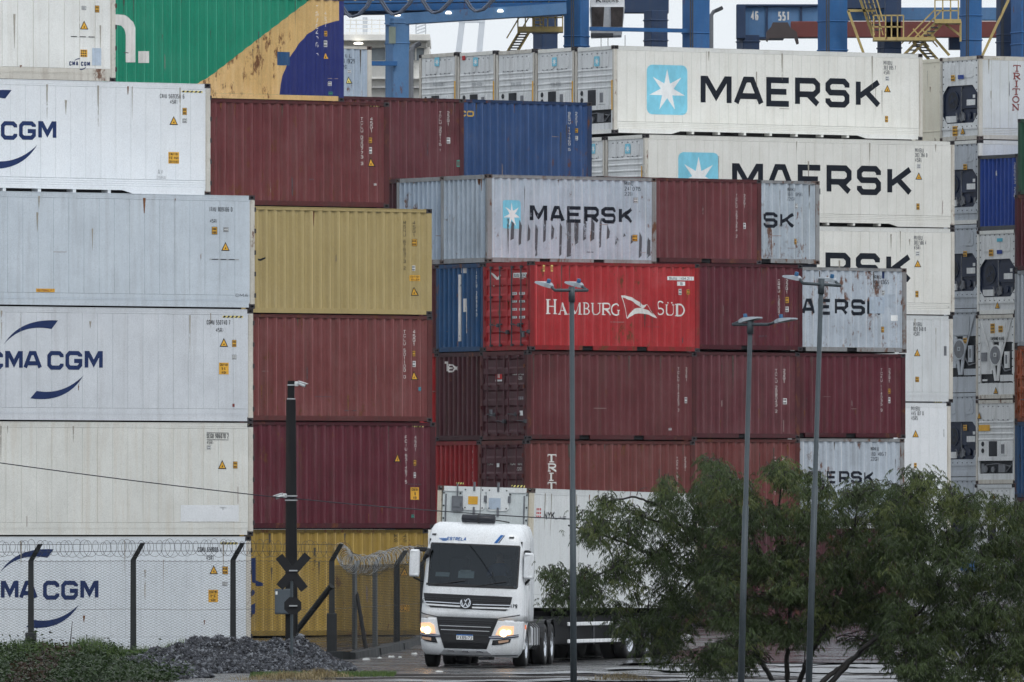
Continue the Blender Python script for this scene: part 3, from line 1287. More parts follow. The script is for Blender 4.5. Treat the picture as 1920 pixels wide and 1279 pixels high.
def bez(p0, p1, p2, n=14):
    return [((1 - t) ** 2 * p0[0] + 2 * t * (1 - t) * p1[0] + t * t * p2[0], (1 - t) ** 2 * p0[1] + 2 * t * (1 - t) * p1[1] + t * t * p2[1]) for t in [i / n for i in range(n + 1)]]

def swooshes(c, dx, dy):
    """two crescent swooshes above and below the lettering (pixel offsets from the reference container)"""
    o = lambda P: [(x + dx, y + dy) for x, y in P]
    px_strip(c, o(bez((8, 645), (38, 596), (109, 601))), o(bez((8, 645), (42, 606), (97, 617))), INK_NAVY)
    px_strip(c, o(bez((57, 747), (125, 757), (157, 704))), o(bez((69, 733), (118, 742), (157, 704))), INK_NAVY)

SER = {  # serif capitals: (x0,y0,x1,y1,thick 1/thin 0) strokes, then serif bars, in a unit box
 'T': [(.5, 0, .5, 1, 1), (.02, .95, .98, .95, 0), (.05, .95, .05, .72, 0), (.95, .95, .95, .72, 0), (.28, .04, .72, .04, 0)],
 'R': [(.2, 0, .2, 1, 1), 'b', (.45, .47, .92, .03, 1), (.02, .04, .42, .04, 0), (.02, .96, .3, .96, 0), (.8, .04, 1, .04, 0)],
 'I': [(.5, 0, .5, 1, 1), (.2, .04, .8, .04, 0), (.2, .96, .8, .96, 0)],
 'O': ['o'], 'N': [(.16, 0, .16, 1, 0), (.14, .95, .86, .05, 1), (.86, 0, .86, 1, 0), (.02, .04, .32, .04, 0), (.7, .96, 1, .96, 0), (.0, .96, .2, .96, 0)],
 'H': [(.18, 0, .18, 1, 1), (.82, 0, .82, 1, 1), (.18, .52, .82, .52, 0), (.02, .03, .36, .03, 0), (.02, .97, .36, .97, 0), (.64, .03, .98, .03, 0), (.64, .97, .98, .97, 0)],
 'A': [(.12, 0, .5, .98, 0), (.5, .98, .86, 0, 1), (.25, .34, .74, .34, 0), (0, .03, .26, .03, 0), (.7, .03, 1, .03, 0)],
 'M': [(.12, 0, .14, 1, 0), (.14, .98, .5, .06, 1), (.5, .06, .86, .98, 0), (.87, 0, .87, 1, 1), (0, .03, .25, .03, 0), (.74, .03, 1, .03, 0)],
 'B': [(.2, 0, .2, 1, 1), 'b', 'c', (.02, .03, .3, .03, 0), (.02, .97, .3, .97, 0)],
 'U': [(.18, 1, .18, .25, 1), (.18, .25, .36, .05, 1), (.36, .05, .66, .05, 0), (.66, .05, .84, .25, 0), (.84, .25, .84, 1, 0), (.02, .97, .34, .97, 0), (.68, .97, 1, .97, 0)],
 'G': ['g', (.82, .05, .82, .42, 1), (.62, .44, 1, .44, 0)], 'S': ['s'],
 'D': [(.2, 0, .2, 1, 1), 'd', (.02, .03, .4, .03, 0), (.02, .97, .4, .97, 0)],
}

def serif(d, ch, u0, v0, u1, v1, m, slab=False):
    w, h = u1 - u0, v1 - v0
    tk, tn = (.25 if slab else .17) * min(w, h), (.15 if slab else .075) * min(w, h)
    def st(pts, t):
        for i, q in enumerate(stroke_quads([(u0 + x * w, v0 + y * h) for x, y in pts], False, t)):
            d.poly([(a.x, a.y) for a in q], m, .12 * ((i + len(d.p)) % 6))
    arc = lambda cx, cy_, rx, ry, a0, a1, n=8: [(cx + rx * math.cos(R(a0 + (a1 - a0) * i / n)), cy_ + ry * math.sin(R(a0 + (a1 - a0) * i / n))) for i in range(n + 1)]
    base = 'U' if ch == 'Ü' else ch
    for e in SER[base]:
        if e == 'b':
            st([(.2, .96), (.55, .96)] + arc(.58, .73, .3, .23, 90, -90) + [(.2, .5)], tk * .75)
        elif e == 'c':
            st([(.3, .5)] + arc(.6, .26, .34, .23, 90, -90) + [(.2, .03)], tk * .75)
        elif e == 'o':
            st(arc(.5, .5, .42, .46, 0, 360, 18), tk * .8)
        elif e == 'g':
            st(arc(.52, .5, .44, .46, 40, 320, 14), tk * .8)
        elif e == 'd':
            st([(.2, .97)] + arc(.42, .5, .5, .46, 90, -90, 10) + [(.2, .03)], tk * .8)
        elif e == 's':
            st(arc(.5, .74, .36, .22, 30, 200, 8) + arc(.5, .26, .38, .22, 120, -160, 10), tk * .85)
        else:
            st([(e[0], e[1]), (e[2], e[3])], tk if e[4] else tn)
    if ch == 'Ü':
        for x in (.34, .66):
            d.rect(u0 + (x - .06) * w, v1 + .1 * h, u0 + (x + .06) * w, v1 + .22 * h, m)

def reefer_tags(c, code, size, px, py, m=None):
    hcode(c, [(code[0], px, py, px + 16, py + 8), (code[1], px, py + 9, px + 23, py + 17), (size, px, py + 18, px + 12, py + 26)], ink('grey_codes', (.09, .10, .115)))

def cgm(c, dx, dy):
    d = Dec(c.side)
    for ch, x0, x1 in (('C', -26, 6), ('M', 10, 43), ('A', 44, 79), ('C', 89, 119.5), ('G', 123, 154.5), ('M', 159, 193)):
        u0, v0, u1, v1 = uvbox(c, x0 + dx, 658 + dy, x1 + dx, 693.5 + dy)
        d.text(ch, u0, v0, u1, v1, INK_NAVY, .225)
    d.put('lettering')
# ------------------------------------------------------------------ ground
def build_ground():
    ys = [-40, 60, 150, 200] + list(np.arange(215, 300, 1.5)) + list(np.arange(300, 350, 5)) + [370, 420, 520, 800, 1500, 3000, 6000]
    xs = [-3000, -800, -200, -60, -40] + list(np.arange(-24, 25, 1.2)) + [40, 60, 200, 800, 3000]
    V = []
    for y in ys:
        for x in xs:
            n = 0.0
            if 215 < y < 300 and abs(x) < 25:
                n = .018 * math.sin(x * 1.3 + y * .7) + .014 * math.sin(x * .61 - y * 1.9 + 1) + .01 * math.sin(x * 2.7 + 3.1 * y)
            V.append((x, y, gz(x, y) + n))
    k = len(xs)
    Q = [(i * k + j, i * k + j + 1, (i + 1) * k + j + 1, (i + 1) * k + j) for i in range(len(ys) - 1) for j in range(k - 1)]
    m, nt, b = nodes('wet_yard_ground')
    base = mixc(nt, ramp(nt, noise(nt, .7, 8, .68, pos(nt)), .35, .7), (.028, .028, .030), (.085, .082, .08))
    base = mixc(nt, ramp(nt, noise(nt, 6, 6, .7, pos(nt, off=(3, 1, 0))), .45, .75, 0, .6), base, (.11, .098, .085))
    base = mixc(nt, ramp(nt, noise(nt, 30, 3, .7, pos(nt)), .3, .8, 0, .5), base, (.03, .03, .033))
    pud = ramp(nt, noise(nt, 1.0, 5, .6, pos(nt, (.22, .75, 1), (1.2, .4, 0))), .47, .56)
    dk = mixc(nt, pud, base, (.03, .032, .036))
    nt.links.new(dk, b.inputs['Base Color'])
    nt.links.new(ramp(nt, pud, 0, 1, .36, .12), b.inputs['Roughness'])
    b.inputs['Specular IOR Level'].default_value = .5
    h = math2(nt, 'MULTIPLY', noise(nt, 9, 5, .7, pos(nt)), ramp(nt, pud, 0, 1, 1, .55))
    bump(nt, b, h, .8, .08)
    o = put('ground', np_mesh('ground', V, Q, [m], smooth=True), [m])
    return kind(o, 'structure')
build_ground()

def wet_pavement():
    """smooth wet concrete of the container yard"""
    m, nt, b = nodes('wet_concrete')
    c = mixc(nt, ramp(nt, noise(nt, .8, 6, .65, pos(nt)), .35, .7), (.022, .022, .025), (.06, .058, .06))
    nt.links.new(c, b.inputs['Base Color'])
    nt.links.new(ramp(nt, noise(nt, 1.0, 4, .6, pos(nt, (.3, .9, 1))), .4, .62, .07, .24), b.inputs['Roughness'])
    bump(nt, b, noise(nt, 3, 3, .6, pos(nt)), .12, .02)
    ys = [254, 258, 262, 266, 270, 274, 278, 283, 288, 295, 305, 330]
    V, Q = [], []
    for y in ys:
        for x in (2.5 + (y - 254) * .12, 12, 30, 60):
            V.append((x, y, gz(x, y) + .055))
    for i in range(len(ys) - 1):
        for j in range(3):
            Q.append((i * 4 + j, i * 4 + j + 1, (i + 1) * 4 + j + 1, (i + 1) * 4 + j))
    kind(put('yard_pavement', np_mesh('yard_pavement', V, Q, [m], smooth=True), [m]), 'structure')
wet_pavement()

# ------------------------------------------------------------------ container paints
MAR = [paint('maroon_%d' % i, c, rough=.40, fade=.5, streak=.38, rust=rs, seed=i + .5) for i, (c, rs) in enumerate([
    ((.140, .036, .042), .15), ((.125, .036, .045), .12), ((.175, .050, .050), .3), ((.105, .018, .030), .06), ((.120, .030, .035), .25), ((.070, .022, .030), .12), ((.150, .042, .040), .3)])]
RED = paint('red_paint', (.40, .028, .034), rough=.42, fade=.35, streak=.3, rust=.25, seed=8, scuff=.2)
RED2 = paint('red_end_paint', (.26, .020, .026), rough=.42, fade=.35, streak=.3, rust=.1, seed=8.4)
OLIVE = paint('olive_yellow_paint', (.405, .318, .145), rough=.4, fade=.12, streak=.15, rust=.0, seed=9, scuff=.04)
OCHRE = paint('ochre_paint', (.35, .235, .055), rough=.45, fade=.3, streak=.4, rust=.22, seed=10)
GREY = [paint('grey_blue_%d' % i, c, rough=.45, fade=.3, streak=.32, rust=rs, seed=11 + i, dirt=(.14, .12, .10)) for i, (c, rs) in enumerate([((.42, .49, .57), .3), ((.40, .46, .52), .62), ((.44, .50, .57), .42), ((.40, .48, .58), .2)])]
BLUE = paint('blue_paint', (.026, .070, .190), rough=.42, fade=.35, streak=.25, rust=.2, seed=16)
BLUE2 = paint('mid_blue_paint', (.022, .085, .205), rough=.42, fade=.3, streak=.3, rust=.12, seed=17)
BLUE3 = paint('royal_blue_paint', (.012, .055, .29), rough=.42, fade=.3, streak=.25, seed=18)
GREEN = paint('green_paint', (.010, .250, .150), rough=.42, fade=.2, streak=.15, seed=19)
GREEN2 = paint('dark_green_paint', (.035, .12, .075), rough=.45, seed=20)
ORANGE = paint('orange_paint', (.34, .085, .035), rough=.45, rust=.4, fade=.3, seed=21)
WHITE = [paint('white_%d' % i, c, rough=.42, fade=fd, streak=st, rust=rs, seed=25 + i, dirt=dr, scuff=.03, dents=True) for i, (c, fd, st, rs, dr) in enumerate([
    ((.74, .77, .80), .10, .14, .0, (.42, .40, .37)),     # 0 clean bluish white
    ((.55, .615, .68), .16, .34, .0, (.28, .29, .30)),    # 1 grey
    ((.61, .645, .69), .16, .30, .0, (.33, .33, .33)),    # 2 light grey
    ((.68, .69, .66), .14, .34, .0, (.46, .36, .24)),    # 3 cream, rusty runs
    ((.68, .73, .78), .10, .12, .0, (.40, .40, .40)),     # 4 white
    ((.74, .74, .70), .12, .22, .0, (.45, .40, .33)),    # 5 warm white
    ((.72, .73, .71), .14, .3, .0, (.42, .37, .30)),    # 6 warm white, dirtier
    ((.62, .65, .67), .14, .30, .0, (.38, .36, .33))])]  # 7 greyer
CREAM = paint('cream_paint', (.74, .70, .58), fade=.1, streak=.25, rust=.1, seed=40, dirt=(.42, .28, .16))
POSTG = paint('rusty_grey_post', (.26, .27, .28), fade=.35, streak=.6, rust=.75, seed=42, dirt=(.12, .09, .07))
POSTW = paint('dirty_post_white', (.58, .56, .51), fade=.25, streak=.5, rust=.35, seed=41, dirt=(.25, .19, .14))

# ---- the white stack at the left
LG = 'refrigerated containers stacked at the left'
kwL = dict(side='reefer', end='plain', hinges=True, group=LG)
c = Container('refrigerated_container', 'white refrigerated container with navy swoosh lettering at ground level behind the wire fence', 471, 272.3, .08, body=WHITE[4], frame=WHITE[4], cast=DRUST, **kwL)
swooshes(c, -8, 429)
cgm(c, -8, 431)
hcode(c, [('CGMU 699805 4', 371, 1026, 416, 1035), ('45R1', 387, 1041, 401, 1050)])
hazard(c, 414, 1017, 446, 1021)
tri(c, 401, 1068, 16, 17)
lab(c, 418, 1063, 427, 1076, border=INK_BLACK)
lab(c, 418, 1092, 426, 1098, DEC_WHITE, border=INK_DARK)
lab(c, 391, 1106, 409, 1129, lines=3, words=['CAUTION', "9'-6'", 'HIGH'])
c = Container('refrigerated_container', 'cream white container without lettering, second from the ground in the left stack', 475, 272.3, 2.98, body=WHITE[3], frame=WHITE[3], cast=DRUST, **kwL)
hcode(c, [('SEGU 906078 2', 388, 813, 429, 822), ('45R1', 388, 826, 400, 833)])
px_strip(c, [(388, 811), (429, 811.5)], [(388, 812), (429, 812.5)], INK_BLACK, 'code_frame')
px_strip(c, [(388, 824), (429, 824.5)], [(388, 825), (429, 825.5)], INK_BLACK, 'code_frame')
lab(c, 389, 836, 395, 842, DEC_WHITE, border=INK_DARK)
tri(c, 417, 871, 16, 17)
lab(c, 438, 866, 445, 878, border=INK_BLACK)
hazard(c, 446, 794, 467, 798, 4)
lab(c, 339, 947, 448, 978, WHITE[0], lines=1, im=WHITE[0], name='repair_patch')
lab(c, 413, 951, 424, 958, WHITE[0], lines=1, im=INK_FAINT, words=['LF'], name='chalk_mark')
c = Container('refrigerated_container', 'light grey container with navy swoosh lettering, third from the ground in the left stack', 475, 272.3, 5.88, body=WHITE[2], frame=WHITE[2], cast=DRUST, **kwL)
swooshes(c, 0, 0)
cgm(c, 0, 0)
hcode(c, [('CGMU 550740 7', 388, 600, 432, 609), ('45R1', 405, 615, 419, 623)])
hazard(c, 418, 592, 456, 596)
tri(c, 420, 642, 16, 17)
lab(c, 436, 638, 443, 650, border=INK_BLACK)
lab(c, 436, 666, 443, 673, DEC_WHITE, border=INK_DARK)
lab(c, 411, 680, 429, 702, lines=3, words=['CAUTION', "9-6'", 'HIGH'])
lab(c, 436, 757, 440, 763, INK_RED, lines=1, im=INK_RED, name='paint_dot')
c = Container('refrigerated_container', 'plain grey container with small orange sticker low down, fourth up in the left stack', 478, 272.3, 8.78, body=WHITE[1], frame=WHITE[1], cast=DRUST, **kwL)
hcode(c, [('ITNU 809186 0', 393, 388, 436, 397), ('45R1', 394, 411, 407, 418)])
lab(c, 398, 426, 407, 439, border=INK_BLACK)
lab(c, 420, 427, 428, 434, DEC_WHITE, border=INK_DARK)
tri(c, 423, 462, 16, 17)
lab(c, 393, 485, 448, 488, INK_FAINT, lines=1, im=INK_DARK, name='small_print')
lab(c, 68, 541, 103, 548, lines=1, words=['NO FORKLIFT'], im=INK_RED, name='notice_label')
hazard(c, 430, 368, 448, 371, 4)
hcode(c, [('CMA', 442, 551, 465, 557)], INK_DARK, 'graffiti')
c = Container('refrigerated_container', 'bright white container with half-visible navy swoosh lettering, fifth up at the left edge', 395, 274.4, 11.72, body=WHITE[0], frame=WHITE[0], cast=DRUST, bottom='ribs', **kwL)
swooshes(c, -87, -432)
cgm(c, -87, -431)
hcode(c, [('CAIU 569350 6', 300, 176, 346, 185), ('45R1', 319, 187, 333, 195)])
hazard(c, 341, 170, 380, 174)
lab(c, 343, 203, 350, 215, border=INK_BLACK)
tri(c, 326, 226, 16, 17)
lab(c, 343, 223, 350, 230, DEC_WHITE, border=INK_DARK)
lab(c, 316, 285, 336, 307, lines=3, words=['CAUTION', "9'6' HIGH", 'CONTAINER'])
hcode(c, [('AV', 296, 318, 306, 327), ('25MA', 294, 330, 311, 336)], INK_FAINT, 'graffiti')
c = Container('refrigerated_container', 'stained white container with tiny navy lettering at the top left corner of the photo', 217, 276.8, 14.75, body=WHITE[6], frame=POSTW, cast=DRUST, pan=.46, **kwL)
tri(c, 158, 47, 16, 17)
lab(c, 179, 11, 186, 23, border=INK_BLACK)
lab(c, 154, 12, 161, 18, DEC_WHITE, border=INK_DARK)
lab(c, 128, 67, 186, 71, WHITE[6], lines=1, im=INK_DARK, name='small_print')
lab(c, 151, 93, 164, 107, lines=3)
lab(c, 173, 90, 190, 123, GREY[3], lines=1, im=GREY[3], name='repair_patch')
hcode(c, [('CMA CGM', 130, 115, 169, 124)], INK_NAVY, 'lettering', wt=.24)
px_strip(c, bez((140, 113), (145, 109), (150, 109), 6), bez((140, 114), (145, 111), (150, 111), 6), INK_NAVY)
px_strip(c, bez((150, 129), (158, 130), (162, 124), 6), bez((150, 131), (160, 132), (162, 124), 6), INK_NAVY)

# ---- second column: forty-foot boxes
G2 = 'forty-foot boxes in the second column'
def col2_codes(c, code, size, px, py0, py1, m, items, py2=None, hz=None):
    vcode(c, code, px, py0, py1, m, 6)
    vcode(c, size, px + 18, py0, py2 or py0 + 30, m, 6)
    if hz:
        hazard(c, *hz, 4)
    for it in items:
        if it[0] == 't':
            tri(c, it[1], it[2], 15, 17, it[3] if len(it) > 3 else None)
        else:
            lab(c, *it[1:5], it[5] if len(it) > 5 else None, border=INK_BLACK if len(it) < 6 else None)
c = Container('shipping_container', 'ochre yellow container at ground level behind the crossbuck sign', 803, 290, .27, body=OCHRE, group=G2)
vcode(c, 'MS', 743, 1002, 1018, INK_BLACK, 6)
vcode(c, '45', 760, 1002, 1018, INK_BLACK, 6)
tri(c, 759, 1072, 15, 17)
lab(c, 750, 1134, 769, 1147, words=['CAUTION', 'TRAILER'])
d = Dec(c.side)
for p in (((471, 1047), (481, 1045), (481, 1094), (473, 1092)), ((481, 1088), (494, 1094), (493, 1099), (481, 1099)), ((473, 1105), (478, 1108), (478, 1113), (472, 1119)), ((471, 1135), (480, 1130), (479, 1150), (471, 1154))):
    d.poly([c.uv(*q) for q in p], INK_NAVY, .2)
d.put('lettering')
c = Container('shipping_container', 'dark wine red container resting on the ochre one, behind the utility pole', 817, 290, 3.17, body=MAR[3], group=G2)
col2_codes(c, 'FCIU 931497 5', '45G1', 762, 817, 908, INK_WHITE, [('t', 746, 858), ('l', 776, 863, 782, 873), ('l', 776, 886, 781, 896, DEC_WHITE), ('l', 772, 965, 777, 971, DEC_GREEN)], 848, (774, 796, 794, 801))
lab(c, 771, 914, 787, 937, lines=3, words=['CAUTION', '96', 'HIGH'])
c = Container('shipping_container', 'scraped reddish maroon container directly below the olive yellow one', 811, 290, 6.07, body=MAR[2], group=G2)
col2_codes(c, 'TCLU 501108 0', '45G1', 760, 619, 711, INK_WHITE, [('l', 775, 658, 780, 668), ('l', 775, 677, 781, 688, DEC_WHITE), ('t', 778, 704), ('l', 785, 726, 790, 733, DEC_CYAN)], 650, (776, 596, 795, 599))
c = Container('shipping_container', 'clean olive yellow container with small black codes beside the grey stack', 810, 290, 8.97, body=OLIVE, frame=OLIVE, group=G2)
col2_codes(c, 'MSNU 676373 2', '45G1', 760, 415, 507, INK_BLACK, [('l', 774, 449, 782, 461), ('l', 774, 498, 780, 508, DEC_WHITE), ('t', 778, 546)], 446, (775, 396, 793, 399))
lab(c, 768, 516, 788, 527, words=['CAUTION', 'TRAILER'])
px_strip(c, [(484, 485), (490, 485.5), (498, 482)], [(484, 488), (491, 489), (498, 485)], INK_DARK, 'lettering')
c = Container('shipping_container', 'maroon container with white stacked codes just under the green container', 730, 292.1, 11.95, body=MAR[0], group=G2)
col2_codes(c, 'TCLU 828773 3', '45G1', 680, 220, 311, INK_WHITE, [('l', 692, 258, 699, 268), ('l', 693, 276, 699, 288, DEC_WHITE), ('t', 697, 304)], 250, (693, 196, 713, 200))
lab(c, 702, 344, 706, 348, DEC_WHITE)
c = Container('shipping_container', 'green container with tan and navy curved stripes and a white letter n', 645, 294.3, 14.95, body=GREEN, frame=DEC_NAVY, group=G2)
def lerp(P, x):
    for (a, ya), (b_, yb) in zip(P, P[1:]):
        if x <= b_:
            return ya + (yb - ya) * (x - a) / (b_ - a)
    return P[-1][1]
gl = [(365, 160), (395, 143), (480, 77), (575, 5), (600, -14), (650, -50)]
na = [(524, 195), (526, 170), (530, 146), (540, 116), (556, 89), (575, 66), (602, 48), (625, 41), (650, 35)]
d1, d2 = Dec(c.side), Dec(c.side)
xs = list(np.arange(366, 643, 3.0))
for a, e in zip(xs, xs[1:]):
    m_ = (a + e) / 2
    bot = 200 if m_ < 524 else lerp(na, m_)
    ua, ub = c.uv(a, 0)[0], c.uv(e, 0)[0]
    V = lambda px, py: max(.16, min(c.H - .1, c.uv(px, py)[1]))
    ba, be = (200 if a < 524 else lerp(na, a)), (200 if e < 524 else lerp(na, e))
    d1.poly([(ua, V(a, ba)), (ub, V(e, be)), (ub, V(e, lerp(gl, e))), (ua, V(a, lerp(gl, a)))], DEC_TAN, .2)
    if m_ >= 524:
        d2.poly([(ua, .16), (ub, .16), (ub, V(e, be)), (ua, V(a, ba))], DEC_NAVY, .2)
d1.put('stripe')
d2.put('stripe')
d = Dec(c.side)
for q in ([(195, 28), (222, 27), (222, 47), (195, 46)], [(222, 27), (233, 28), (229, 48), (222, 47)], [(233, 28), (243, 33), (233, 54), (229, 48)], [(243, 33), (250, 41), (235, 60), (233, 54)], [(250, 41), (254, 52), (236, 66), (235, 60)], [(254, 52), (254, 117), (236, 117), (236, 66)]):
    d.poly([c.uv(*p) for p in q], INK_WHITE, .3)
d.poly([c.uv(*p) for p in ((261, 96), (281, 96), (281, 118), (261, 118))], INK_WHITE, .3)
d.put('lettering')
for o in c.root.children:
    if o.name.startswith('bottom_rail'):
        o.material_slots[0].material = DEC_TAN
lab(c, 520, 97, 545, 123, BLUE2, lines=1, im=BLUE2, name='repair_patch')
vcode(c, 'L 870426 2', 596, 2, 111, INK_WHITE, 6)
vcode(c, '45G1', 612, 22, 52, INK_WHITE, 6)
lab(c, 609, 58, 615, 68, border=INK_BLACK)
lab(c, 608, 76, 615, 88, DEC_WHITE)
tri(c, 612, 104, 13, 15)
lab(c, 616, 153, 622, 161, DEC_WHITE)
lab(c, 617, 172, 624, 178, DEC_GREEN)
c = Container('shipping_container', 'pale grey container sliver standing behind the navy stripe of the green container', 697, 343, 16.12, L=6.058, H=2.591, body=GREY[3], frame=POSTW, cast=RUSTM, group='twenty-foot boxes')
hcode(c, [('U L', 648, 101, 660, 108), ('1 1929', 645, 110, 666, 119), ('2G1', 643, 122, 652, 129)], INK_DARK)
lab(c, 653, 131, 659, 137, DEC_WHITE)
tri(c, 655, 150, 12, 14, DEC_LEM)

# ---- middle stack: twenty-foot boxes
TM = 34.5
PK = [(1.86, 2.24), (3.80, 4.18)]
G3 = 'twenty-foot boxes in the middle stack'
kw = dict(L=6.058, H=2.591, theta=TM, group=G3, pockets=PK)
def small_codes(c, code, size, px, py0, py1, items=(), dx=15, py2=None, m=None):
    vcode(c, code, px, py0, py1, m or INK_WHITE, 5.2)
    vcode(c, size, px + dx, py0, py2 or py0 + 28, m or INK_WHITE, 5)
    for it in items:
        if it[0] == 't':
            tri(c, it[1], it[2], 13, 15)
        else:
            lab(c, *it[1:5], it[5] if len(it) > 5 else None, border=None if len(it) > 5 else INK_BLACK)

# ground row, almost hidden by the lorry and the trees
for px, D, dz, w in ((1300, 313.3, 0, 'behind the lorry cab'), (1500, 320, .03, 'behind the trees, middle of three'), (1696, 327, .05, 'behind the trees, rightmost of three')):
    Container('shipping_container', 'maroon container on the ground ' + w, px, D, .27 + dz, L=6.058, H=2.896, theta=TM, body=MAR[5], group=G3, pockets=PK)  # dark body colour paints in the shade of trees and surroundings
# row A
c = Container('shipping_container', 'reddish brown container with white vertical serif lettering above the lorry trailer', 985, 310, 3.17, left=True, body=MAR[6], end='doors', end_mat=MAR[5], **kw)
d = Dec(c.side)
for i, ch in enumerate('TRITON'):
    y0 = 852 + i * 17.4
    u0, v0, u1, v1 = uvbox(c, 1027 if ch != 'I' else 1029, y0, 1044 if ch != 'I' else 1041, y0 + 14.6)
    serif(d, ch, u0, v0, u1, v1, INK_WHITE, True)
d.put('lettering')
small_codes(c, 'TCKU 1816 05', '22G1', 1271, 857, 925)
hcode(c, [('TCKU', 912, 867, 923, 872), ('TCKU 181605', 955, 865, 984, 872), ('22G1', 967, 876, 977, 882)], INK_WHITE, face='end')
lab(c, 930, 864, 935, 876, DEC_WHITE, lines=1, im=DEC_WHITE, face='end', name='round_sticker')
c = Container('shipping_container', 'brown container partly hidden by the tree top, between the two front boxes', 1500, 320, 3.28, body=MAR[6], **kw)
small_codes(c, 'TCKU 2906 51', '22G1', 1455, 857, 930, [('l', 1468, 909, 1474, 919, DEC_WHITE)])
c = Container('shipping_container', 'grey container with dark lettering half hidden by the tree crown', 1696, 327, 3.36, body=GREY[2], frame=POSTG, cast=RUSTM, **kw)
big_text(c, 'MAERSK', 1500, 883, 1640, 907, INK_WORN, .21, .2)
hcode(c, [('MRKU', 1633, 838, 1648, 845), ('198 4867', 1633, 848, 1662, 855), ('22G1', 1633, 857, 1648, 864)], INK_DARK)
c = Container('shipping_container', 'bright red corrugated end just above the lorry container roof', 899, 312.05, 3.17, left=True, body=RED2, end_mat=RED2, **kw)
vcode(c, '1B1605 22G1', 885, 837, 912, INK_WHITE, 2.2, face='end')
Container('shipping_container', 'dark maroon container edge behind the bright red end, lowest of three', 814, 314.1, 3.17, left=True, body=MAR[3], **kw)
# row B
c = Container('shipping_container', 'maroon container with door rods directly under the bright red container', 988, 310, 5.77, left=True, body=MAR[4], end='doors', end_mat=MAR[5], **kw)
small_codes(c, 'TCLU 214203 3', '22G1', 1273, 689, 773, [('l', 1284, 745, 1290, 756, DEC_WHITE), ('l', 1254, 803, 1261, 807, DEC_WHITE)])
lab(c, 928, 696, 940, 711, DEC_RED, lines=1, words=['TAL'], im=INK_WHITE, face='end', name='label_plate')
lab(c, 928, 712, 940, 715, DEC_WHITE, lines=1, im=DEC_WHITE, face='end', name='label_plate')
hcode(c, [('TCLU', 959, 697, 968, 703), ('214203 3', 971, 697, 986, 703), ('22G1', 970, 706, 978, 712)], INK_WHITE, face='end')
for k, y in enumerate((720, 725, 744, 748)):
    lab(c, 970, y, 984, y + 3, INK_FAINT, lines=1, im=MAR[5], face='end', name='weight_plate')
lab(c, 973, 770, 979, 784, DEC_WHITE, lines=1, im=DEC_WHITE, face='end', name='label_plate')
lab(c, 916, 768, 922, 784, UMID, lines=1, im=UMID, face='end', name='label_plate')
c = Container('shipping_container', 'maroon container under the wine one, middle box of the second row', 1500, 320, 5.88, body=MAR[1], **kw)
small_codes(c, 'TCLU 289043 2', '22G1', 1457, 692, 775, [('l', 1470, 747, 1476, 758, DEC_WHITE)])
c = Container('shipping_container', 'rain-streaked maroon container below the torn grey lettered one at the right', 1698, 327, 5.96, body=MAR[3], **kw)
small_codes(c, 'TCKU 114035 9', '22G1', 1654, 691, 773, [('l', 1666, 729, 1671, 738), ('l', 1666, 745, 1671, 756, DEC_WHITE)])
c = Container('shipping_container', 'dark maroon corrugated end with broken white letters below the blue end', 905, 312.05, 5.77, left=True, body=MAR[5], end_mat=MAR[5], **kw)
d = Dec(c.end)
B = lambda *a: uvbox(c, *a, face='end')
for ch, x0, y0, x1, y1 in (('T', 832, 678, 839, 698), ('E', 840, 683, 847, 698), ('X', 848, 683, 856, 698)):
    u0, v0, u1, v1 = B(x0, y0, x1, y1)
    d.text(ch, u0, v0, u1, v1, INK_WORNW, .2)
d.put('lettering')
vcode(c, 'TCLU 289043', 890, 677, 760, INK_WHITE, 2.2, face='end')
Container('shipping_container', 'bright red container edge beside the dark maroon corrugated end', 820, 314.1, 5.77, left=True, body=RED, **kw)
# row C
c = Container('shipping_container', 'bright red container with white serif lettering and waving flag emblem', 994, 310, 8.37, left=True, body=RED, end='doors', end_mat=RED, **kw)
d = Dec(c.side)
for st, bx in (('HAMBURG', [(1025, 561, 1046, 589), (1047, 567, 1065, 590), (1066, 567, 1092, 590), (1093, 567, 1107, 590), (1108, 568, 1128, 591), (1129, 568, 1147, 591), (1147, 569, 1164, 592)]), ('SÜD', [(1233, 564, 1246, 591), (1248, 571, 1266, 592), (1267, 570, 1286, 593)])):
    for ch, b_ in zip(st, bx):
        u0, v0, u1, v1 = uvbox(c, *b_)
        serif(d, ch, u0, v0, u1, v1, INK_WHITE)
d.put('lettering')
A1 = bez((1166, 554), (1185, 553), (1205, 571), 8)
B1 = bez((1168, 558), (1186, 562), (1202, 577), 8)
px_strip(c, A1 + bez((1205, 571), (1210, 574), (1213, 570), 4)[1:], B1 + bez((1202, 577), (1210, 582), (1213, 571), 4)[1:], INK_WHITE, layer=.3)
px_strip(c, bez((1178, 596), (1186, 574), (1204, 578), 8) + bez((1204, 578), (1218, 580), (1231, 595), 6)[1:], bez((1178, 598), (1190, 586), (1204, 588), 8) + bez((1204, 588), (1216, 588), (1231, 597), 6)[1:], INK_WHITE, layer=.6)
px_strip(c, [(1166, 555), (1177, 597)], [(1167, 555), (1178.5, 597)], INK_WHITE)
px_strip(c, [(1213, 571), (1231, 596)], [(1214, 571), (1232, 596)], INK_WHITE)
lab(c, 1253, 518, 1302, 526, DEC_WHITE, lines=1, words=['SUDU 143421 1'], name='identification_code')
lab(c, 1271, 528, 1286, 536, DEC_WHITE, lines=1, words=['22G1'], name='identification_code')
lab(c, 1273, 542, 1279, 553, DEC_WHITE)
lab(c, 1288, 543, 1294, 552)
for x in (1018, 1033):
    lab(c, x, 497, x + 4, 509, DEC_LEM, lines=1, im=RED, name='lashing_plate')
lab(c, 961, 512, 989, 520, DEC_WHITE, lines=1, words=['SUDU 143421'], face='end', name='identification_code')
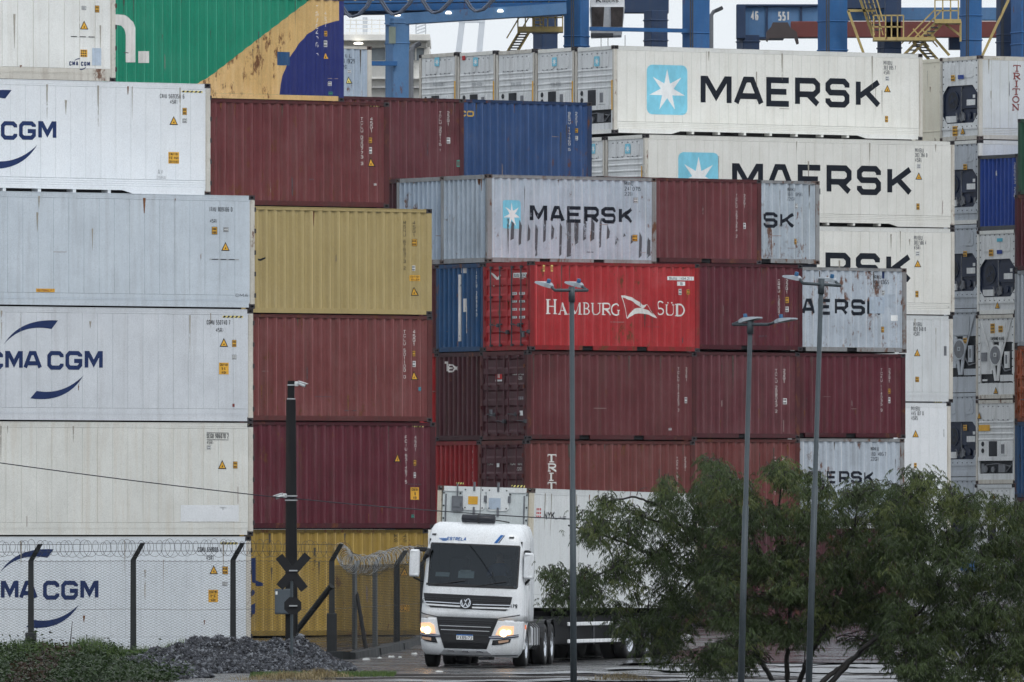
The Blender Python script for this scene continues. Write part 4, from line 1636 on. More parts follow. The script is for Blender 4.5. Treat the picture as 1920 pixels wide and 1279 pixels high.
lab(c, 973, 522, 981, 530, DEC_WHITE, lines=1, words=['22G1'], face='end', name='identification_code')
for y0 in (548, 578):
    lab(c, 957, y0, 968, y0 + 19, DEC_WHITE, lines=4, im=INK_FAINT, face='end', name='weight_plate')
    lab(c, 972, y0, 983, y0 + 19, DEC_WHITE, lines=5, im=INK_FAINT, face='end', name='weight_plate')
lab(c, 976, 612, 982, 632, UMID, lines=1, im=UMID, face='end', name='label_plate')
px_strip(c, bez((919, 511), (927, 512), (941, 534), 8), bez((920, 514), (925, 520), (941, 536), 8), INK_WHITE, face='end')
px_strip(c, bez((923, 536), (930, 520), (937, 514), 6), bez((925, 537), (933, 524), (938, 517), 6), INK_WHITE, face='end', layer=.4)
c = Container('shipping_container', 'wine maroon container behind the middle lamp, right of the bright red container', 1505, 320, 8.52, body=MAR[3], **kw)
small_codes(c, 'CRSU 125057', '22G1', 1462, 524, 592, [('l', 1474, 557, 1480, 568), ('l', 1474, 575, 1480, 585, DEC_WHITE)])
c = Container('shipping_container', 'grey container with torn dark lettering behind the rightmost lamp', 1700, 327, 8.58, body=GREY[2], frame=POSTG, cast=RUSTM, **kw)
big_text(c, 'MAERSK', 1468, 559, 1653, 592, INK_DARK, .21, .2)
hcode(c, [('MRKU', 1638, 516, 1653, 523), ('454 0365', 1638, 525, 1667, 533), ('22G1', 1638, 535, 1652, 541)], INK_DARK)
px_strip(c, [(1655, 509), (1660, 509.4)], [(1655, 522), (1660, 522.4)], INK_NAVY, 'paint_mark')
lab(c, 1655, 545, 1660, 553, DEC_WHITE, border=INK_DARK)
lab(c, 1653, 613, 1659, 623, border=INK_BLACK)
lab(c, 1672, 591, 1685, 602, DEC_WHITE, lines=1, im=DEC_WHITE, name='paper_sheet')
lab(c, 1632, 556, 1660, 588, GREY[3], lines=1, im=GREY[0], name='repair_patch')
lab(c, 1660, 552, 1679, 576, GREY[0], lines=1, im=GREY[0], name='repair_patch')
c = Container('shipping_container', 'blue corrugated end left of the bright red doors', 905, 312.05, 8.37, left=True, body=BLUE2, end_mat=BLUE2, **kw)
vcode(c, 'ICLU 289043', 893, 508, 595, INK_WHITE, 2.4, face='end')
for q in ((861, 498, 864, 512, .9), (868, 498, 871, 512, .9), (859, 515, 861, 640, .5), (868, 560, 871, 585, .7), (872, 575, 875, 625, .7)):
    lab(c, *q[:4], INK_WORNW, lines=1, im=INK_WORNW, face='end', name='paint_run')
Container('shipping_container', 'maroon container edge beside the blue corrugated end', 820, 314.1, 8.37, left=True, body=MAR[1], **kw)
# row D, one row further back
c = Container('shipping_container', 'scuffed grey container with chipped dark lettering and a sky blue star emblem', 914, 312.05, 10.97, left=True, body=GREY[0], frame=POSTG, cast=RUSTM, end_mat=GREY[0], **kw)
big_text(c, 'MAERSK', 995, 385, 1188, 420, INK_WORN, .21, .2)
star_emblem(c, 944, 375, 978, 429)
hcode(c, [('MRKU', 1173, 341, 1189, 348), ('247 0795', 1173, 350, 1203, 358), ('22G1', 1173, 360, 1188, 367)], INK_DARK)
lab(c, 1190, 371, 1196, 380, DEC_WHITE, border=INK_DARK)
lab(c, 1188, 441, 1195, 452, border=INK_BLACK)
d = Dec(c.side)
inner = [(a[0], b_[0]) for a, b_ in zip(c.prof, c.prof[1:]) if a[1] > .04 and b_[1] > .04]
for i, (a, e) in enumerate(inner):
    if i < 2:
        continue
    top = (1.36 if i < 15 else 1.05) + random.uniform(-.22, .06)
    bot = .20 + random.uniform(0, .7) if random.random() < .6 else .20
    w = e - a
    d = Dec(c.side)
    j1, j2 = random.uniform(-.5, .3) * w, random.uniform(-.3, .5) * w
    d.poly([(a - w * .3 + j1, bot), (e + j2, bot + random.uniform(.02, .12)), (e + w * .25 + j2 * .4, top - random.uniform(.05, .2)), (a + w * .2 + j1 * .5, top)], INK_SCUFF, .1)
    d.put('scuff_mark')
c = Container('shipping_container', 'maroon container between the two grey lettered boxes of the fifth row', 1428, 326, 11.27, body=MAR[0], **kw)
small_codes(c, 'TCLU 297354 2', '22G1', 1382, 364, 447, [('l', 1394, 418, 1400, 429, DEC_WHITE)])
c = Container('shipping_container', 'rust-spotted grey container showing only the last two dark letters', 1537, 332, 11.42, body=GREY[1], frame=POSTG, cast=RUSTM, **kw)
big_text(c, 'MAERSK', 1300, 395, 1490, 428, INK_WORN, .21, .2)
hcode(c, [('MRKU', 1477, 352, 1492, 359), ('161 1991', 1477, 361, 1505, 368), ('22G1', 1477, 370, 1491, 376)], INK_DARK)
lab(c, 1492, 382, 1497, 391, DEC_WHITE, border=INK_DARK)
lab(c, 1490, 448, 1495, 458, border=INK_BLACK)
Container('shipping_container', 'light grey corrugated end next to the scuffed grey lettered container', 830, 314.1, 10.97, left=True, body=GREY[3], frame=POSTG, end_mat=GREY[3], cast=RUSTM, **kw)
Container('shipping_container', 'maroon edged container beside the light grey corrugated end, behind the olive one', 747, 316.2, 10.97, left=True, body=MAR[5], end_mat=MAR[5], **kw)
# row E
c = Container('shipping_container', 'maroon container on top of the light grey ends, beside the blue one', 870, 324, 13.65, body=MAR[1], **kw)
small_codes(c, 'TCLU 304115 1', '22G1', 827, 209, 285, [('l', 839, 258, 845, 269, DEC_WHITE)])
lab(c, 858, 300, 867, 313, DEC_GREEN, lines=1, im=MAR[1], name='paint_mark')
c = Container('shipping_container', 'blue container with two gold letters below the white reefer units', 1110, 331, 13.83, body=BLUE, **kw)
big_text(c, 'COSCO', 817, 206, 889, 219, INK_GOLD, .26, .12)
small_codes(c, 'SEGU 117468 5', '22G1', 1069, 210, 284, [('l', 1080, 241, 1085, 249), ('l', 1080, 255, 1085, 263, DEC_WHITE)], 13)

# ---- white refrigerated stack behind
G4 = 'white refrigerated containers at the back'
kwB = dict(side='reefer', bottom='ribs', pan=.36, group=G4)
def mk(c, off_x, off_y, code, emblem=True):
    ex, ey = off_x, off_y
    star_emblem(c, 1213 + ex, 121 + ey, 1289 + ex, 216 + ey)
    d = Dec(c.side)
    for ch, x0, x1 in (('M', 1314, 1372), ('A', 1376, 1432), ('E', 1437, 1484), ('R', 1491, 1538), ('S', 1548, 1593), ('K', 1605, 1652)):
        u0, v0, u1, v1 = uvbox(c, x0 + ex, 142 + ey + (x0 - 1314) * .019, x1 + ex, 199 + ey + (x0 - 1314) * .014)
        d.text(ch, u0, v0, u1, v1, INK_DARK, .2)
    d.put('lettering')
    reefer_tags(c, code, '45R1', 1657 + ex, 114 + ey, INK_DARK)
    tri(c, 1664 + ex, 166 + ey, 13, 14)
    lab(c, 1660 + ex, 218 + ey, 1665 + ex, 229 + ey, border=INK_BLACK)
    lab(c, 1661 + ex, 144 + ey, 1667 + ex, 151 + ey, DEC_WHITE, border=INK_FAINT)

c = Container('refrigerated_container', 'topmost white container with large dark lettering and full sky blue star emblem', 1730, 357, 16.2, body=WHITE[5], frame=WHITE[6], end='star', **kwB)
mk(c, 0, 0, ('MNBU', '383 095 7'))
star_emblem(c, 1114, 106, 1124, 124, face='end')
px_strip(c, [(1146, 150), (1148.5, 150)], [(1146, 206), (1148.5, 206)], DEC_YEL, 'reflective_strip', face='end')
LFT = c
for i in range(1, 5):
    x = c.P[0] - 2.50 * c.s * i
    y = c.P[1] + 2.50 * c.c * i
    px = 960 + x / y * F
    nm = ['first', 'second', 'third', 'fourth'][i - 1]
    ce = Container('refrigerated_container', 'white reefer end with control panel, %s left of the topmost star-lettered container' % nm, px, y, 16.2 + .04 * i, left=True, body=WHITE[5], frame=WHITE[5] if i % 2 else POSTW, end='star', side='reefer', bottom='ledge', pan=.72, group='reefer ends in the top row')
    w = 70
    if i != 2:
        star_emblem(ce, px - w * .585, 108, px - w * .455, 124, face='end')
    px_strip(ce, [(px - 4, 152), (px - 1.5, 152)], [(px - 4, 205), (px - 1.5, 205)], DEC_YEL, 'reflective_strip', face='end')
    hcode(ce, [('MNBU 30306', px - w * .62, 155, px - w * .35, 161)], INK_FAINT, face='end')
    if i == 3:
        lab(ce, px - w * .88, 105, px - w * .80, 113, DEC_RED, lines=1, im=DEC_RED, face='end')
c = Container('refrigerated_container', 'white container with large dark lettering whose star emblem is half covered, second row from top', 1790, 355, 13.2, body=WHITE[5], frame=WHITE[5], end='star', **kwB)
mk(c, 59, 164, ('MNBU', '383 394 0'))
star_emblem(c, 1172, 270, 1182, 288, face='end')
px_strip(c, [(1202, 311), (1204, 311)], [(1202, 360), (1204, 360)], DEC_YEL, 'reflective_strip', face='end')
x, y = c.P[0] - 2.5 * c.s, c.P[1] + 2.5 * c.c
ce = Container('refrigerated_container', 'white reefer end showing between the blue container and the second-row star container', 960 + x / y * F, y, 13.2, left=True, body=WHITE[5], frame=WHITE[5], end='star', side='reefer', pan=.72, group='reefer ends in the top row')
star_emblem(ce, 1109, 270, 1116, 288, face='end')
c = Container('refrigerated_container', 'white container with lower half of its dark lettering covered, third row from top', 1790, 355, 10.3, body=WHITE[5], frame=WHITE[6], end='star', **kwB)
mk(c, 57, 328, ('MNBU', '383 586 4'))
c = Container('refrigerated_container', 'dirty white container right of the torn grey one, fourth row from top', 1787, 355, 7.4, body=WHITE[7], frame=WHITE[7], end='plain', side='reefer', pan=.36, group=G4)
reefer_tags(c, ('MNBU', '839 048 8'), '45R1', 1713, 604, INK_DARK)
tri(c, 1720, 661, 12, 14)
lab(c, 1717, 707, 1723, 716, border=INK_BLACK)
lab(c, 1770, 649, 1775, 667, UMID, lines=1, im=UMID, name='label_plate')
c = Container('refrigerated_container', 'clean white container above the tree crown, fifth row from top', 1783, 355, 4.5, body=WHITE[0], frame=WHITE[0], end='plain', side='reefer', pan=.36, group=G4)
reefer_tags(c, ('MNBU', '445 107 0'), '45R5', 1709, 762, INK_DARK)
tri(c, 1717, 813, 12, 14)
lab(c, 1714, 868, 1719, 878)
hazard(c, 1751, 752, 1767, 755, 4)
Container('refrigerated_container', 'white container lowest in the right stack, mostly behind the tree crown', 1783, 355, 1.6, body=WHITE[7], frame=WHITE[7], end='plain', side='reefer', pan=.36, group=G4)

for o in bpy.data.objects:
    if o.name.startswith('corner_post') and o.parent and o.parent.name.startswith('refrigerated') and o.parent.get('group') in (G4, LG, 'reefer ends in the top row'):
        o.material_slots[0].material = POSTW

# ---- reefer ends at the right edge
G5 = 'reefer ends at the right edge'
kwR = dict(side='reefer', left=True, group=G5, pan=.36, bottom='ribs')
c = Container('refrigerated_container', 'white reefer with dull red vertical serif lettering at the top right', 1836, 367, 16.6, body=WHITE[7], frame=POSTW, cast=RUSTM, end='carrier', end_mat=UW, **kwR)
d = Dec(c.side)
for i, ch in enumerate('TRITON'):
    y0 = 122 + i * 14.6
    u0, v0, u1, v1 = uvbox(c, 1900 - i * .5 + (2 if ch == 'I' else 0), y0, 1914 - i * .5 - (2 if ch == 'I' else 0), y0 + 12.4)
    serif(d, ch, u0, v0, u1, v1, INK_RED, True)
d.put('lettering')
lab(c, 1783, 141, 1790, 152, face='end')
lab(c, 1796, 141, 1807, 148, BLUE3, lines=1, im=BLUE3, face='end', name='maker_plate')
lab(c, 1786, 237, 1795, 255, lines=3, face='end')
tri(c, 1805, 245, 9, 13, face='end')
hazard(c, 1862, 107, 1877, 111, 4)
Container('refrigerated_container', 'cream blank end between the topmost lettered container and the top right reefer', 1768, 369.1, 16.6, body=CREAM, frame=CREAM, end='plain', **dict(kwR, bottom='ledge', pan=.9))
for i, (z, nm) in enumerate(((13.7, 'uppermost'), (10.8, 'second'), (7.9, 'third'), (5.0, 'fourth'), (2.1, 'lowest'))):
    c = Container('refrigerated_container', 'shadowed grey reefer end in the gap beside the star containers, %s of five' % nm, 1836, 367, z, body=WHITE[7], frame=WHITE[6] if i == 0 else UG, end='king' if i == 2 else 'carrier', end_mat=UG, **dict(kwR, bottom='ledge', pan=.9))
    lab(c, 1806, 145 + 163 * (i + 1), 1813, 155 + 163 * (i + 1), face='end')
c = Container('shipping_container', 'royal blue corrugated end at the right edge, under the red-lettered white reefer', 1908, 364.9, 13.45, L=6.058, H=2.591, left=True, body=BLUE3, frame=DSTEEL, end_mat=BLUE3, group=G5)
vcode(c, '289043 22G1', 1900, 305, 378, INK_WHITE, 1.8, face='end')
d = Dec(c.end)
d.poly([c.uve(*p) for p in ((1864, 329), (1869, 329), (1868, 319))], INK_WHITE, .5)
d.put('paint_mark')
c = Container('refrigerated_container', 'white reefer end with dark octagonal machinery below the royal blue end', 1906, 364.9, 10.56, body=WHITE[6], frame=WHITE[6], end='carrier', end_mat=UW, **kwR)
lab(c, 1854, 468, 1862, 480, face='end')
lab(c, 1869, 469, 1879, 476, BLUE3, lines=1, im=BLUE3, face='end', name='maker_plate')
lab(c, 1869, 447, 1880, 453, DEC_CYAN, lines=1, im=DEC_CYAN, face='end', name='maker_plate')
tri(c, 1870, 572, 9, 13, face='end')
c = Container('refrigerated_container', 'white reefer end with round fan cover and white V-shaped braces', 1904, 364.9, 7.66, body=WHITE[6], frame=POSTW, cast=RUSTM, end='king', end_mat=UW, **kwR)
lab(c, 1857, 607, 1865, 625, lines=3, face='end')
lab(c, 1872, 611, 1880, 623, lines=2, face='end')
hcode(c, [('THERMO KING', 1857, 632, 1882, 638)], INK_BLACK, 'lettering', 'end', .2)
tri(c, 1867, 732, 9, 13, face='end')
c = Container('refrigerated_container', 'old grey reefer end with yellow sticker patches above the trees', 1904, 364.9, 4.74, body=WHITE[7], frame=POSTW, cast=RUSTM, end='star', end_mat=UG, **kwR)
lab(c, 1835, 797, 1856, 808, lines=2, im=DEC_YEL, face='end')
tri(c, 1836, 779, 8, 13, face='end')
c = Container('refrigerated_container', 'white reefer end with a lone triangle sticker, lowest at right beside the tree', 1902, 364.9, 1.84, body=WHITE[7], frame=WHITE[7], end='star', **kwR)
tri(c, 1862, 930, 9, 13, face='end')
for z, m, e, t in ((14.63, GREEN2, 'corr', 'dark green'), (12.04, MAR[3], 'corr', 'maroon'), (9.45, UG, 'corr', 'grey'), (6.86, ORANGE, 'doors', 'rusty orange'), (4.27, BLUE2, 'corr', 'bright blue'), (1.68, MAR[5], 'corr', 'dark red')):
    px = 1984 if t == 'dark green' else 1978
    Container('shipping_container', t + ' container sliver cut off by the right edge of the photo', px, 362.8, z, L=6.058, H=2.591, theta=31.5, left=True, body=m, end=e, end_mat=m, group='containers cut off at the right edge')

for i_, c_ in enumerate(ALLC):
    if c_.side_kind == 'corr':
        weather(c_, 500 + i_, 9 if c_.body.name != 'olive_yellow_paint' else 2)
    else:
        weather(c_, 500 + i_, 5, ('grime', 'grime', 'grime', 'grime', 'rust', 'scrape'))
# ------------------------------------------------------------------ cranes and ship behind the yard
CBLUE = paint('crane_blue', (.09, .20, .38), rough=.5, fade=.25, streak=.25, rust=.05, seed=50)  # lightened blue, with haze put into the paint colour
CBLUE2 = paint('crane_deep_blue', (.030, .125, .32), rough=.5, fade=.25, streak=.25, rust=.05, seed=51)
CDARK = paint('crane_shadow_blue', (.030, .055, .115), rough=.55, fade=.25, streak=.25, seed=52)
CYEL = paint('crane_yellow', (.48, .37, .15), rough=.5, fade=.2, streak=.3, rust=.1, seed=53)
CWHITE = paint('crane_white', (.70, .72, .74), rough=.45, streak=.15, seed=54)
CRED = paint('spreader_red', (.17, .05, .045), rough=.55, streak=.3, rust=.2, seed=55)
SHIPW = paint('ship_white', (.80, .79, .75), rough=.5, streak=.12, seed=56, dirt=(.5, .48, .42))
SHIPG = flat('ship_glass', (.28, .33, .37), .25, .5)
FARC = flat('far_crane_paint', (.72, .77, .83), .6, var=.03)  # distance haze painted in as a pale colour
LAMPW = flat('lit_lamp', (.9, .88, .8), .4, emit=(1, .93, .78), estr=2.2)
HOSE = flat('cable_loop_grey', (.11, .13, .18), .5, var=.2)
WINB = flat('cab_window', (.10, .085, .08), .12, .6, var=.5)

def pbox(parent, name, px0, py0, px1, py1, D, depth, mat, yaw=0.0):
    """upright box covering a pixel rectangle at distance D"""
    mb = MB()
    w, h = abs(WX(px1, D) - WX(px0, D)), abs(WZ(py0, D) - WZ(py1, D))
    if yaw:
        a = w / (math.cos(abs(R(yaw))) + math.sin(abs(R(yaw))))
        mb.bev(-a / 2, a / 2, -a / 2, a / 2, 0, h, min(.02, a * .05))
    else:
        mb.bev(-w / 2, w / 2, 0, depth, 0, h, min(.02, w * .05, h * .1))
    o = put(name, mb, [mat], parent)
    p = WP((px0 + px1) / 2, max(py0, py1), D)
    o.location = p - parent.location
    o.rotation_euler = (0, 0, R(yaw))
    return o

def pbar(parent, name, p0, p1, D, t, mat, D1=None, depth=None):
    """bar between two pixel points"""
    a, b = WP(*p0, D) - parent.location, WP(*p1, D1 or D) - parent.location
    mb = MB()
    mb.bar(a, b, depth or t, t)
    return put(name, mb, [mat], parent)

def ptube(parent, name, pts, D, r, mat, n=8):
    mb = MB()
    mb.tube([WP(*p, D) - parent.location for p in pts], r, n)
    return put(name, mb, [mat], parent)

def column(parent, px0, px1, py, D, mat, yaw=28, name='leg'):
    y1 = HY - (gz(0, D) - CAMZ) * F / D
    o = pbox(parent, name, px0, py, px1, y1, D, 1, mat, yaw)
    w = px1 - px0
    for fy in (28 + (px0 * 7) % 40, 74 + (px0 * 3) % 20):
        if fy > py + 6:
            f = pbox(parent, 'flange', px0 - 2, fy, px1 + 2, fy + 3, D, 1, mat, yaw)
    for k in (.3, .38):
        if py < 20:
            pbar(parent, 'conduit', (px0 + w * k, py), (px0 + w * k, 130), D - .62, .05, DSTEEL)
    return o

def railing(parent, pts, D, hpx=22, mat=None, n=4):
    """handrail along pixel points: two rails and posts"""
    mat = mat or CYEL
    for dy in (hpx, hpx * .5):
        for a, b in zip(pts, pts[1:]):
            pbar(parent, 'handrail', (a[0], a[1] - dy), (b[0], b[1] - dy), D, .05, mat)
    for a, b in zip(pts, pts[1:]):
        for i in range(n + 1):
            x = a[0] + (b[0] - a[0]) * i / n
            y = a[1] + (b[1] - a[1]) * i / n
            pbar(parent, 'rail_post', (x, y), (x, y - hpx), D, .05, mat)

def stairs(parent, p0, p1, D, n=7, rail=20, wpx=16):
    """open flight between two pixel points with treads and handrails"""
    for dx in (0, wpx):
        pbar(parent, 'stringer', (p0[0] + dx, p0[1]), (p1[0] + dx, p1[1]), D, .11, CYEL, depth=.04)
        pbar(parent, 'handrail', (p0[0] + dx, p0[1] - rail), (p1[0] + dx, p1[1] - rail), D, .05, CYEL)
    for i in range(1, n):
        t = i / n
        x, y = p0[0] + (p1[0] - p0[0]) * t, p0[1] + (p1[1] - p0[1]) * t
        pbar(parent, 'tread', (x, y), (x + wpx, y), D, .045, DSTEEL, depth=.25)

# crane at the left: column, cross girder, cable loops, walkway, lamps
D = 410
cr = tag(empty('gantry_crane', (WX(745, D), D, gz(0, D))), 'blue gantry crane with hanging cable loops above the white reefer ends', 'crane', 'port cranes behind the stacks')
column(cr, 722, 768, 34, D, CBLUE)
pbar(cr, 'sill_beam', (722, 38), (1062, 17), D + .2, .42, CBLUE, depth=.9)
pbar(cr, 'girder', (560, 15), (1062, 9), D + 3, .33, CBLUE2, depth=1.0)
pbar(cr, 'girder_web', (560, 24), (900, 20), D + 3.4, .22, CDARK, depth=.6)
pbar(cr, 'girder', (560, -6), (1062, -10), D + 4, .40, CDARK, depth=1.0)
pbar(cr, 'walkway', (560, 6), (1062, 1), D + 1.6, .07, CBLUE2, depth=1.0)
for i, x in enumerate(range(600, 1060, 33)):
    pbar(cr, 'rail_post', (x, 5), (x, -14), D + 1.4, .06, CYEL)
pbar(cr, 'handrail', (560, -4), (1060, -9), D + 1.4, .05, CYEL)
for i, (xb, yb) in enumerate(((659, 32), (737, 28), (813, 25), (893, 22))):
    top = -8
    pts = [(xb - 26, top), (xb - 20, yb - 24), (xb - 9, yb - 7), (xb, yb), (xb + 14, yb - 4), (xb + 30, yb - 20), (xb + 40, top)]
    for k in (-.10, .06):
        mb = MB()
        mb.tube([WP(x_, y_, D - .8) + Vector((k * .6, k, 0)) - cr.location for x_, y_ in pts], .042, 7)
        put('cable_loop', mb, [HOSE], cr)
for x_, y_ in ((745, 25), (841, 21), (938, 17.5)):
    mb = MB()
    mb.revolve([(0, .06), (-.05, .12), (-.10, .12), (-.11, .10)], WP(x_, y_, D - .3) - cr.location, (0, 0, 1), 12)
    put('lamp', mb, [LAMPW], cr)
pbar(cr, 'brace', (697, 119), (745, 119.5), D - .6, .17, CBLUE2, depth=.3)
pbox(cr, 'number_plate', 729, 50, 742, 82, D - .55, .02, flat('faded_plate', (.22, .26, .22), .6), 0)
po = tag(empty('yard_lamp', (WX(770, 400), 400, gz(0, 400))), 'bent grey lamp pipe beside the blue crane column', 'lamp', 'bent lamp pipes')
mb = MB()
bz = -po.location.z
mb.tube([(0, 0, 0)] + [WP(x_, y_, 400) - po.location for x_, y_ in ((771, 110), (771, 96), (775, 88), (782, 84), (788, 81))], .09, 8)
put('pipe', mb, [flat('lamp_pipe', (.16, .17, .19), .5)], po)
mb = MB()
mb.bar(WP(779, 86, 400) - po.location, WP(789, 80, 400) - po.location, .2, .12)
put('lamp_head', mb, [DSTEEL], po)

# middle crane: legs, yellow stair tower, operator cabin, pipe
D = 415
cr = tag(empty('gantry_crane', (WX(1150, D), D, gz(0, D))), 'blue crane legs with yellow ladder platform and white operator cabin', 'crane', 'port cranes behind the stacks')
column(cr, 1057, 1105, -60, D, CBLUE2, -28)
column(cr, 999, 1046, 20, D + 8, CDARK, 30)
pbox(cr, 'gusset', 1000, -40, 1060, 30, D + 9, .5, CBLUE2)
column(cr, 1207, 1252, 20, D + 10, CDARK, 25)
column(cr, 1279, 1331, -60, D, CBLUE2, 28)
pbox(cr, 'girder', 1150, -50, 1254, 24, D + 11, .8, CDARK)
pbar(cr, 'brace', (1105, 54), (1300, 58), D - .4, .15, CBLUE2, depth=.2)
pbox(cr, 'cabin', 1107, -40, 1171, 15, D + 1, 2.0, CWHITE)
mbx = [(1108, 14, 1169, 66)]
mb = MB()
A = [WP(1106, 13, D + .9), WP(1172, 13, D + .9), WP(1166, 66, D + 1.4), WP(1109, 68, D + 1.4)]
mb.loft([[p - cr.location for p in A], [p + Vector((0, 2, 0)) - cr.location for p in A]])
put('cabin_front', mb, [CWHITE], cr)
for x0, x1, m_ in ((1109, 1133, WINB), (1145, 1169, WINB)):
    mb = MB()
    A = [WP(x0, 13, D + .86), WP(x1, 13, D + .86), WP(x1 - 2, 50, D + 1.2), WP(x0 + 1, 50, D + 1.2)]
    mb.loft([[p - cr.location for p in A], [p + Vector((0, .05, 0)) - cr.location for p in A]])
    put('window', mb, [m_], cr)
pbox(cr, 'cabin_sill', 1108, 62, 1150, 68, D + .85, 1.2, DSTEEL)
mb = MB()
for q_, st in (((1118, -6, 1128, 3), 'K'), ((1130, -3, 1160, 2), 'ROCKS')):
    sf = Surf(cr, lambda u, v, off: tuple(Vector((u, D + .95 - off, v)) - cr.location))
    dd = Dec(sf)
    dd.text(st, WX(q_[0], D), WZ(q_[3], D), WX(q_[2], D), WZ(q_[1], D), INK_DARK, .2)
    dd.put('lettering')
pbar(cr, 'platform', (970, 56), (1056, 56), D - 1, .20, CYEL, depth=1.2)
railing(cr, [(971, 52), (1055, 52)], D - 1.6, 38, CYEL, 6)
for x_ in (1002, 1019):
    pbar(cr, 'ladder_rail', (x_, 50), (x_ - 2, -20), D - 1.3, .06, CYEL)
for i in range(9):
    pbar(cr, 'rung', (1001.5, 46 - i * 8), (1018.5, 46 - i * 8), D - 1.3, .045, CYEL)
stairs(cr, (974, 60), (950, 100), D - 1.4, 8, 28, 18)
for x_ in (1127, 1140, 1172):
    pbar(cr, 'hoist_rope', (x_, 66), (x_, 100), D + 2, .025, DSTEEL)
po = tag(empty('yard_lamp', (WX(1333, 405), 405, gz(0, 405))), 'bent grey lamp pipe right of the middle crane leg', 'lamp', 'bent lamp pipes')
mb = MB()
mb.tube([(0, 0, 0)] + [WP(x_, y_, 405) - po.location for x_, y_ in ((1334, 40), (1334, 28), (1338, 22), (1345, 19), (1354, 15))], .075, 8)
put('pipe', mb, [MATS['lamp_pipe']], po)
mb = MB()
mb.bar(WP(1341, 21, 405) - po.location, WP(1355, 14, 405) - po.location, .2, .12)
put('lamp_head', mb, [DSTEEL], po)

# right crane: numbered beam, spreader, legs, yellow stair flights
D = 420
cr = tag(empty('gantry_crane', (WX(1600, D), D, gz(0, D))), 'blue crane numbered 46 with red spreader beam and yellow zigzag stairs', 'crane', 'port cranes behind the stacks')
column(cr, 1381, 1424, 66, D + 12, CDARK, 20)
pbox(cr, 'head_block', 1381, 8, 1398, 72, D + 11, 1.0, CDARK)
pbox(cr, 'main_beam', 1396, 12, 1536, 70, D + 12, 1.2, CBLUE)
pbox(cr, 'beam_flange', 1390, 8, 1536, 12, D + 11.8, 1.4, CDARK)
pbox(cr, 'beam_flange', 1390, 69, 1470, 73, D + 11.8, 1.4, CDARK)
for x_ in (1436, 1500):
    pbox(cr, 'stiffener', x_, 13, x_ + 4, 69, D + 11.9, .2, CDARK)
sf = Surf(cr, lambda u, v, off: tuple(Vector((u, D + 11.98 - off, v)) - cr.location))
for st, x0, y0, x1, y1 in (('46', 1408, 21, 1422, 38), ('55T', 1459, 22, 1481, 39)):
    dd = Dec(sf)
    dd.text(st, WX(x0, D + 12), WZ(y1, D + 12), WX(x1, D + 12), WZ(y0, D + 12), INK_WHITE, .17)
    dd.put('lettering')
pbox(cr, 'spreader_beam', 1483, 40, 1872, 70, D + 9, .7, CRED)
mb = MB()
A = [WP(x_, y_, D + 8) - cr.location for x_, y_ in ((1437, 60), (1446, 50), (1449, 42), (1477, 42), (1482, 52), (1494, 60), (1498, 81), (1494, 82), (1490, 70), (1441, 72), (1440, 77), (1437, 76))]
mb.loft([A, [p + Vector((0, .8, 0)) for p in A]])
put('spreader_head', mb, [flat('spreader_dark', (.075, .06, .06), .6)], cr)
column(cr, 1533, 1589, -60, D - 4, CBLUE2, 30)
column(cr, 1800, 1841, -60, D - 3, CBLUE2, 25)
column(cr, 1868, 1902, -60, D + 3, CDARK, 15)
column(cr, 1896, 1960, -60, D + 1, CBLUE2, 20)
column(cr, 1645, 1690, 70, D + 10, CDARK, 20)
pbox(cr, 'cross_beam', 1588, 14, 1880, 38, D + 14, .6, CBLUE)
pbox(cr, 'cross_beam', 1588, -40, 1680, 16, D + 13, .6, CDARK)
pbox(cr, 'machinery_box', 1780, 38, 1815, 92, D + 10, 1.0, CDARK)
pbox(cr, 'machinery_box', 1660, -30, 1690, 70, D + 9, 1.0, CDARK)
pbox(cr, 'cross_beam', 1765, -40, 1872, -6, D + 10, .6, CDARK)
pbar(cr, 'platform', (1637, 74), (1752, 74), D - 6, .13, CYEL, depth=1.1)
railing(cr, [(1638, 72), (1694, 72)], D - 6.4, 43, CYEL, 5)
pbar(cr, 'platform', (1752, 41), (1801, 41), D - 6, .16, CYEL, depth=1.1)
railing(cr, [(1753, 40), (1797, 40)], D - 6.4, 40, CYEL, 3)
pbar(cr, 'bracket', (1772, 45), (1800, 66), D - 6, .08, CYEL)
pbar(cr, 'bracket', (1801, 40), (1801, 78), D - 6, .08, CYEL)
stairs(cr, (1752, 45), (1690, 108), D - 6.2, 9, 26, 14)
stairs(cr, (1614, -22), (1640, 66), D - 5.4, 9, 26, 16)
stairs(cr, (1712, 78), (1742, 112), D - 5.4, 6, 24, 16)
for a, b in (((1590, 20), (1622, 108)), ((1891, 0), (1842, 104)), ((1740, 58), (1780, 104)), ((1590, 20), (1640, 20)), ((1613, 0), (1637, 68))):
    pbar(cr, 'brace', a, b, D - 5, .10, CYEL)

# ship's deckhouse behind the crane column
D = 560
sh = tag(empty('ship', (WX(720, D), D, gz(0, D))), 'white ship deckhouse with a lit lamp behind the blue crane column', 'ship')
y1 = HY - (gz(0, D) - CAMZ) * F / D
pbox(sh, 'deckhouse', 628, 88, 806, y1, D + 2, 8, SHIPW)
pbox(sh, 'bridge_roof', 600, 64, 806, 76, D, 10, SHIPW)
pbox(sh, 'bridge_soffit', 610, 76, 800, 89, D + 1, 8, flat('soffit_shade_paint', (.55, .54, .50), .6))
pbox(sh, 'window_band', 660, 89, 797, 113, D + 1.9, .3, SHIPG)
for x_ in (660, 689, 722, 752, 778, 795):
    pbox(sh, 'window_mullion', x_, 89, x_ + 3, 113, D + 1.7, .2, SHIPW)
pbox(sh, 'deck_edge', 610, 144, 800, 148, D + 1.2, 1, SHIPW)
pbox(sh, 'deck_edge', 610, 162, 800, 165, D + 1.2, 1, flat('deck_grey', (.45, .45, .45), .6))
